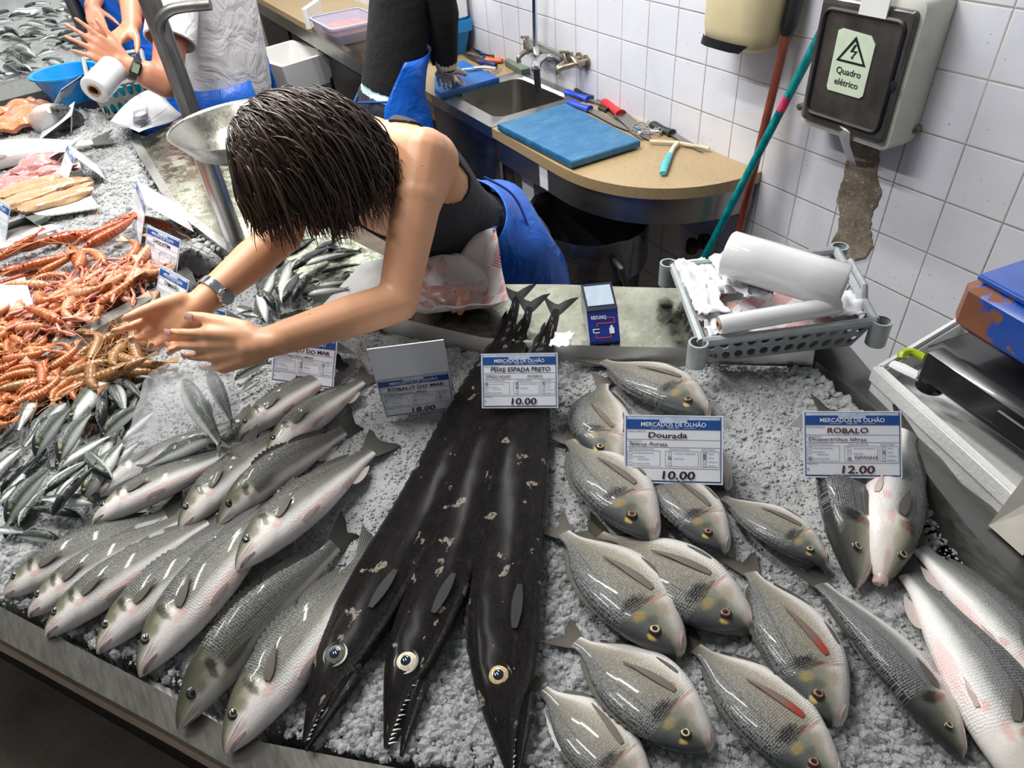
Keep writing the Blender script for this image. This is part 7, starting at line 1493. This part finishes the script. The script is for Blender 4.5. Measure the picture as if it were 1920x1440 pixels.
# --- man in a white T-shirt
mn = thing('person', 'person in white T-shirt and blue apron with black watch, holding a bag roll', 'person', (0, 0, 0))
F_, L_ = nz_((-.62, -.78, 0)), None; L_ = np.array([-F_[1], F_[0], 0]) * 1.; L_ = L_ if L_[1] < 0 else -L_
hb = pd(400, 178, 2.82) + np.array([-.04, .09, 0]); sm = pd(338, -95, 2.52) + np.array([-.02, .08, 0]); mn.location = (hb[0] - .02, hb[1] + .04, 0); tvm = nz_(hb - sm); Lm = np.linalg.norm(hb - sm)
ls = sm + L_ * .19 + tvm * .02; rs_ = sm - L_ * .19 + F_ * .05; le, lw = pd(312, 156, 2.42), pd(236, 122, 2.34); re_, rw = pd(262, 20, 2.55) + np.array([-.05, .0, .06]), pd(247, 48, 2.50)
b = MB(); rings = []
for q, wx, wf in ((-.08, .06, .05), (-.02, .17, .08), (.12, .21, .115), (.3, .205, .13), (.55, .195, .135), (.8, .20, .135), (1.0, .205, .13), (1.2, .20, .125)): rings.append(ell(sm + tvm * Lm * q, L_ * wx, F_ * wf))
b.loft(rings).capsule(ls, .066, le, .050).capsule(le, .050, le * .55 + lw * .45, .047).capsule(le * .55 + lw * .45, .047, lw, .031).capsule(rs_, .062, re_, .048).capsule(re_, .045, rw, .031)
hdm = sm + np.array([-.04, -.06, .24]); b.capsule(sm, .062, hdm - (0, 0, .06), .056); head(b, hdm, (0, 0, 1), F_ + np.array([0, 0, -.35]), 1.05)
for sg in (-1, 1):
    hip = hb + tvm * .10 + L_ * sg * .10; ank = np.array([mn.location[0], mn.location[1], 0]) + L_ * sg * .11 + np.array([0, 0, .09]); kne = (hip + ank) / 2 + F_ * .02; b.capsule(hip, .11, kne, .072).capsule(kne, .07, ank, .05).capsule(ank - (0, 0, .04), .045, ank + F_ * .17 - (0, 0, .05), .036)
hand(b, lw, pd(172, 84, 2.27) - lw, pd(200, 130, 2.5) - pd(200, 130, 2.2) + np.array([0, 0, -.1]), pd(195, 60, 2.3) - pd(190, 110, 2.3), (4, 6, 8, 10), 1.12, 7., pd(196, 64, 2.3) - pd(225, 112, 2.33))
hand(b, rw, pd(215, 78, 2.46) - rw, (0, 0, -1), pd(240, 80, 2.45) - pd(215, 60, 2.45), (25, 30, 34, 36), 1.08, 3.)
mme = remesh(b, .006, 5); bd2 = mme.copy(); mesh_obj('body', mme, SKIN2, mn)
def shirt_keep(P):
    s = (P - sm) @ tvm; d1, t1 = seg_d(P, ls, le); d2, t2 = seg_d(P, rs_, re_); dfa, _ = seg_d(P, le, lw); dfb, _ = seg_d(P, re_, rw); nk = np.linalg.norm(P - hdm, axis=1) > .20
    hx = (seg_d(P, lw, pd(172, 84, 2.27))[0] > .14) & (seg_d(P, rw, pd(215, 78, 2.46))[0] > .12)
    arm = (d1 < .09) & (t1 > .46); arm2 = (d2 < .07) & (t2 > .6); pr_ = np.linalg.norm((P - sm) - np.outer(s, tvm), axis=1); return (s > -.05) & (s < Lm * 1.02) & ((pr_ < .245) | ((d1 < .085) & (t1 < .46)) | ((d2 < .085) & (t2 < .55))) & ~arm & ~arm2 & nk & (dfa > .075) & (dfb > .075) & hx
shell('t_shirt', bd2, shirt_keep, .012, SHIRT, mn)
shell('trousers', bd2, lambda P: (((P - sm) @ tvm) > Lm * .96) & (P[:, 2] > .10) & (seg_d(P, le, lw)[0] > .1) & (np.linalg.norm((P - sm) - np.outer((P - sm) @ tvm, tvm), axis=1) < .36) & (seg_d(P, lw, pd(172, 84, 2.27))[0] > .16) & (seg_d(P, rw, pd(215, 78, 2.46))[0] > .16) & (seg_d(P, re_, rw)[0] > .1), .010, WHITE_T, mn)
dr = [(hb + tvm * (.72 * q) * np.array([.3, .3, 1.]) - tvm * .06, .236 + .05 * q, .165 + .05 * q) for q in np.linspace(0, 1, 10)]
apron(mn, None, L_, F_, dr, APRON, -60, 208, 34)
sc_ = MB()
for sg, (a_, c_) in ((1, (ls, le)),):
    d_ = nz_(c_ - a_); sc_.lathe([(.070, -.03), (.078, .06), (.082, .18), (.085, .285), (.079, .288), (.070, .06)], a_, 26, 0, d_)
obj('sleeve', sc_, SHIRT, mn)
sh_ = MB(); s_b = Sheet2D(hb - tvm * Lm * .60 - F_ * .147 + L_ * .02, L_ * .10, -tvm * .10, -F_)
obj('apron_string', MB().tube(bezier([hb - F_ * .155 + L_ * .09, hb - F_ * .17 + L_ * .06 + tvm * .06, hb - F_ * .172 + L_ * .08 + tvm * .16, hb - F_ * .165 + L_ * .05 + tvm * .22], 6), .006, 6), STRING, mn)
wdm = nz_(le - lw); wcm = lw + wdm * .025; obj('watch_strap', MB().lathe([(.036, -.012), (.041, -.012), (.041, .012), (.036, .012)], wcm, 24, 0, wdm), BLACK_RUBBER, mn)
cdm = nz_(CAM - wcm + np.array([0, 0, .3])); cdm = nz_(cdm - wdm * cdm.dot(wdm)); Rm = np.stack([wdm, np.cross(cdm, wdm), cdm], 1); obj('watch_case', MB().box(wcm + cdm * .042, (.032, .042, .012), rot=Rm, bev=.004), BLACK_RUBBER, mn); obj('watch_face', MB().box(wcm + cdm * .0485, (.020, .030, .002), rot=Rm), simple('grey_green_lcd', (.25, .32, .22), .2, 0, 0), mn)
obj('hair', MB().loft([[hdm + np.array([0, 0, .02]) + np.array([.086 * math.sin(t) * math.cos(p), .108 * math.sin(t) * math.sin(p), .135 * math.cos(t)]) for p in np.linspace(0, 6.283, 20, endpoint=False)] for t in np.linspace(.1, 1.5, 9)], True, False), HAIR_M, mn)
face_parts(mn, hdm, (0, 0, 1), F_ + np.array([0, 0, -.35]), 1.05)
roll('bag_roll', 'white roll of plastic bags in the hands of the person in white', pd(176, 170, 2.22), pd(214, 128, 2.30), .044, True, None)

# --- person in black at the worktop
bp = thing('person', 'person in black sweater and dark trousers, seen from behind at the worktop', 'person', (-2.93, 1.08, 0))
Fb = nz_((.15, .98, 0)); Lb = np.array([-Fb[1], Fb[0], 0]); hb2 = pd(732, 172, 2.90) + Fb * .0; sm2 = pd(752, -150, 2.56) + Fb * .04; tb2 = nz_(hb2 - sm2); L2 = np.linalg.norm(hb2 - sm2)
b = MB(); rings = []
for q, wx, wf in ((-.08, .06, .05), (-.02, .15, .07), (.12, .185, .10), (.3, .18, .115), (.55, .168, .11), (.8, .165, .11), (1.0, .172, .115), (1.2, .18, .12)): rings.append(ell(sm2 + tb2 * L2 * q, Lb * wx, Fb * wf))
b.loft(rings); rsh = sm2 - Lb * .175 + tb2 * .03; rel = pd(846, 92, 2.92); rwr = pd(838, 128, 2.88); lsh = sm2 + Lb * .175 + tb2 * .03; lel = lsh + np.array([.0, .06, -.30]); lwr = np.array([-2.98, 1.36, ZC + .10])
rel = rsh * .42 + pd(852, 112, 2.9) * .58 + np.array([.05, -.02, -.0])
b.capsule(rsh, .058, rel, .048).capsule(rel, .047, rwr, .032).capsule(lsh, .058, lel, .046).capsule(lel, .045, lwr, .032)
hdb = sm2 + np.array([.03, .07, .24]); b.capsule(sm2, .058, hdb - (0, 0, .06), .052); head(b, hdb, (0, 0, 1), Fb + np.array([0, 0, -.5]), 1.)
for sg in (-1, 1):
    hip = hb2 + tb2 * .06 + Lb * sg * .09; ank = np.array([bp.location[0], bp.location[1], 0]) + Lb * sg * .10 + np.array([0, 0, .09]); kne = (hip + ank) / 2; b.capsule(hip, .105, kne, .070).capsule(kne, .068, ank, .048).capsule(ank - (0, 0, .04), .045, ank + Fb * .15 - (0, 0, .05), .036)
hand(b, rwr, pz(826, 152, ZC + .045) - rwr, (-.5, .2, -.8), (-1, .2, 0), (25, 30, 34, 36), 1., 3.); hand(b, lwr, np.array([.3, .4, -.5]), (.3, -.2, -.8), (1, 0, 0), (25, 30, 34, 36), 1., 3.)
bme = remesh(b, .007, 5); bd3 = bme.copy(); mesh_obj('body', bme, SKIN2, bp)
def sw_keep(P):
    s = (P - sm2) @ tb2; dw, tw = seg_d(P, rel, rwr); dh_ = np.linalg.norm(P - hdb, axis=1) > .17; dwl, twl = seg_d(P, lel, lwr)
    return (s > -.06) & ((s < L2 * .985) | ((dw < .07) & (tw < .97)) | ((dwl < .07) & (twl < .9))) & ~((dw < .06) & (tw > .97)) & ~((dwl < .06) & (twl > .93)) & dh_ & (P[:, 2] > ZC - .09) & (np.linalg.norm(P - pd(826, 152, ZC + .045) * 0 - (rwr + nz_(pz(826, 152, ZC + .045) - rwr) * .10), axis=1) > .10) & (np.linalg.norm(P - (lwr + np.array([.04, .06, -.07])), axis=1) > .10)
shell('sweater', bd3, sw_keep, .012, BLACKW, bp)
shell('undershirt', bd3, lambda P: (((P - sm2) @ tb2) > L2 * .90) & (((P - sm2) @ tb2) < L2 * 1.06) & (seg_d(P, rel, rwr)[0] > .09) & (seg_d(P, lel, lwr)[0] > .09), .008, TEALSH, bp)
shell('trousers', bd3, lambda P: (((P - sm2) @ tb2) > L2 * 1.02) & (P[:, 2] > .10) & (P[:, 2] < 1.05) & (seg_d(P, rel, rwr)[0] > .12) & (seg_d(P, lel, lwr)[0] > .12), .010, NAVY, bp)
dr = [(sm2 + tb2 * L2 * (.74 + .26 * q), .192 + .012 * q, .138) for q in np.linspace(0, 1, 6)] + [(hb2 + np.array([0, 0, -.62 * q]), .215 + .03 * q, .145 + .01 * q) for q in np.linspace(.1, 1, 8)]
apron(bp, None, Lb, Fb, dr, APRON, -50, 238, 36, grow=52)
obj('apron_string', MB().tube(bezier([hb2 - Lb * .185 - Fb * .06 + (0, 0, .02), hb2 - Lb * .06 - Fb * .145 - (0, 0, .0), hb2 + Lb * .05 - Fb * .15 - (0, 0, .03), hb2 + Lb * .19 - Fb * .05 + (0, 0, .03)], 6), .005, 6).tube(bezier([hb2 + Lb * .05 - Fb * .152 - (0, 0, .03), hb2 + Lb * .075 - Fb * .165 - (0, 0, .12), hb2 + Lb * .03 - Fb * .165 - (0, 0, .22)], 6), .005, 6).tube(bezier([hb2 + Lb * .05 - Fb * .152 - (0, 0, .03), hb2 + Lb * .035 - Fb * .17 - (0, 0, .12), hb2 + Lb * .0 - Fb * .165 - (0, 0, .20)], 6), .005, 6), STRING, bp)
shell('glove', bd3, lambda P: np.linalg.norm(P - (rwr + nz_(pz(826, 152, ZC + .045) - rwr) * .10), axis=1) < .115, .004, simple('pale_wet_glove', (.60, .50, .47), .3, 0, .1), bp)
obj('glove_cuff', MB().lathe([(.040, 0), (.046, .02), (.045, .05), (.043, .055)], rwr - nz_(rwr - rel) * .0, 18, 0, nz_(rel - rwr)), simple('cream_glove_cuff', (.66, .58, .36), .5, 0, .05), bp)
obj('hair', MB().loft([[hdb + np.array([.092 * math.sin(t) * math.cos(p), .112 * math.sin(t) * math.sin(p), .138 * math.cos(t)]) for p in np.linspace(0, 6.283, 20, endpoint=False)] for t in np.linspace(.1, 1.7, 9)], True, False), HAIR_M, bp)
face_parts(bp, hdb, (0, 0, 1), Fb + np.array([0, 0, -.5]))

# --- person in a blue apron behind the far stall, mostly above the frame
fpn = thing('person', 'person in shiny blue apron at the far stall, only apron and hand in view', 'person', (0, 0, 0))
fb_ = pd(232, 20, 3.35); fpn.location = (fb_[0], fb_[1], 0); Fp = nz_((.1, -.99, 0)); Lp_ = np.array([-Fp[1], Fp[0], 0]); sp3 = np.array([fb_[0], fb_[1], fb_[2] + .32])
b = MB(); b.loft([ell(sp3 + np.array([0, 0, dz]), Lp_ * wx, Fp * wf) for dz, wx, wf in ((.05, .06, .05), (.0, .17, .09), (-.15, .18, .12), (-.35, .165, .12), (-.55, .18, .13), (-.75, .17, .12))])
e3 = pd(196, -30, 3.2); w3 = pd(172, 12, 3.12); b.capsule(sp3 - Lp_ * .18, .055, e3, .045).capsule(e3, .044, w3, .032).capsule(sp3 + Lp_ * .18, .055, sp3 + Lp_ * .22 - (0, 0, .3), .045)
hand(b, w3, pd(186, 60, 3.1) - w3, (0, 0, -1), (.5, .5, 0), (18, 20, 22, 24), 1., 5.); h3 = sp3 + np.array([0, -.05, .26]); b.capsule(sp3, .058, h3 - (0, 0, .06), .05); head(b, h3, (0, 0, 1), Fp, 1.)
for sg in (-1, 1): b.capsule(sp3 + Lp_ * sg * .09 - (0, 0, .8), .10, np.array([fb_[0], fb_[1], .09]) + Lp_ * sg * .1, .05)
fme = remesh(b, .008, 4); bd4 = fme.copy(); mesh_obj('body', fme, SKIN2, fpn)
shell('shirt', bd4, lambda P: (P[:, 2] < sp3[2] + .03) & (P[:, 2] > .6) & (seg_d(P, e3, w3)[0] > .06) & (P[:, 2] > sp3[2] - .9) & (np.linalg.norm(P - pd(186, 60, 3.1), axis=1) > .2), .01, fabric('magenta_shirt', (.30, .02, .10)), fpn)
apron(fpn, None, Lp_, Fp, [(sp3 + np.array([0, 0, -.10 - .75 * q]), .20 + .03 * q, .155 + .03 * q) for q in np.linspace(0, 1, 9)], APRON, -25, 205, 30)
obj('hair', MB().loft([[h3 + np.array([.092 * math.sin(t) * math.cos(p), .112 * math.sin(t) * math.sin(p), .138 * math.cos(t)]) for p in np.linspace(0, 6.283, 20, endpoint=False)] for t in np.linspace(.1, 1.5, 9)], True, False), HAIR_M, fpn)
bpy.data.scenes.remove(_tmp)
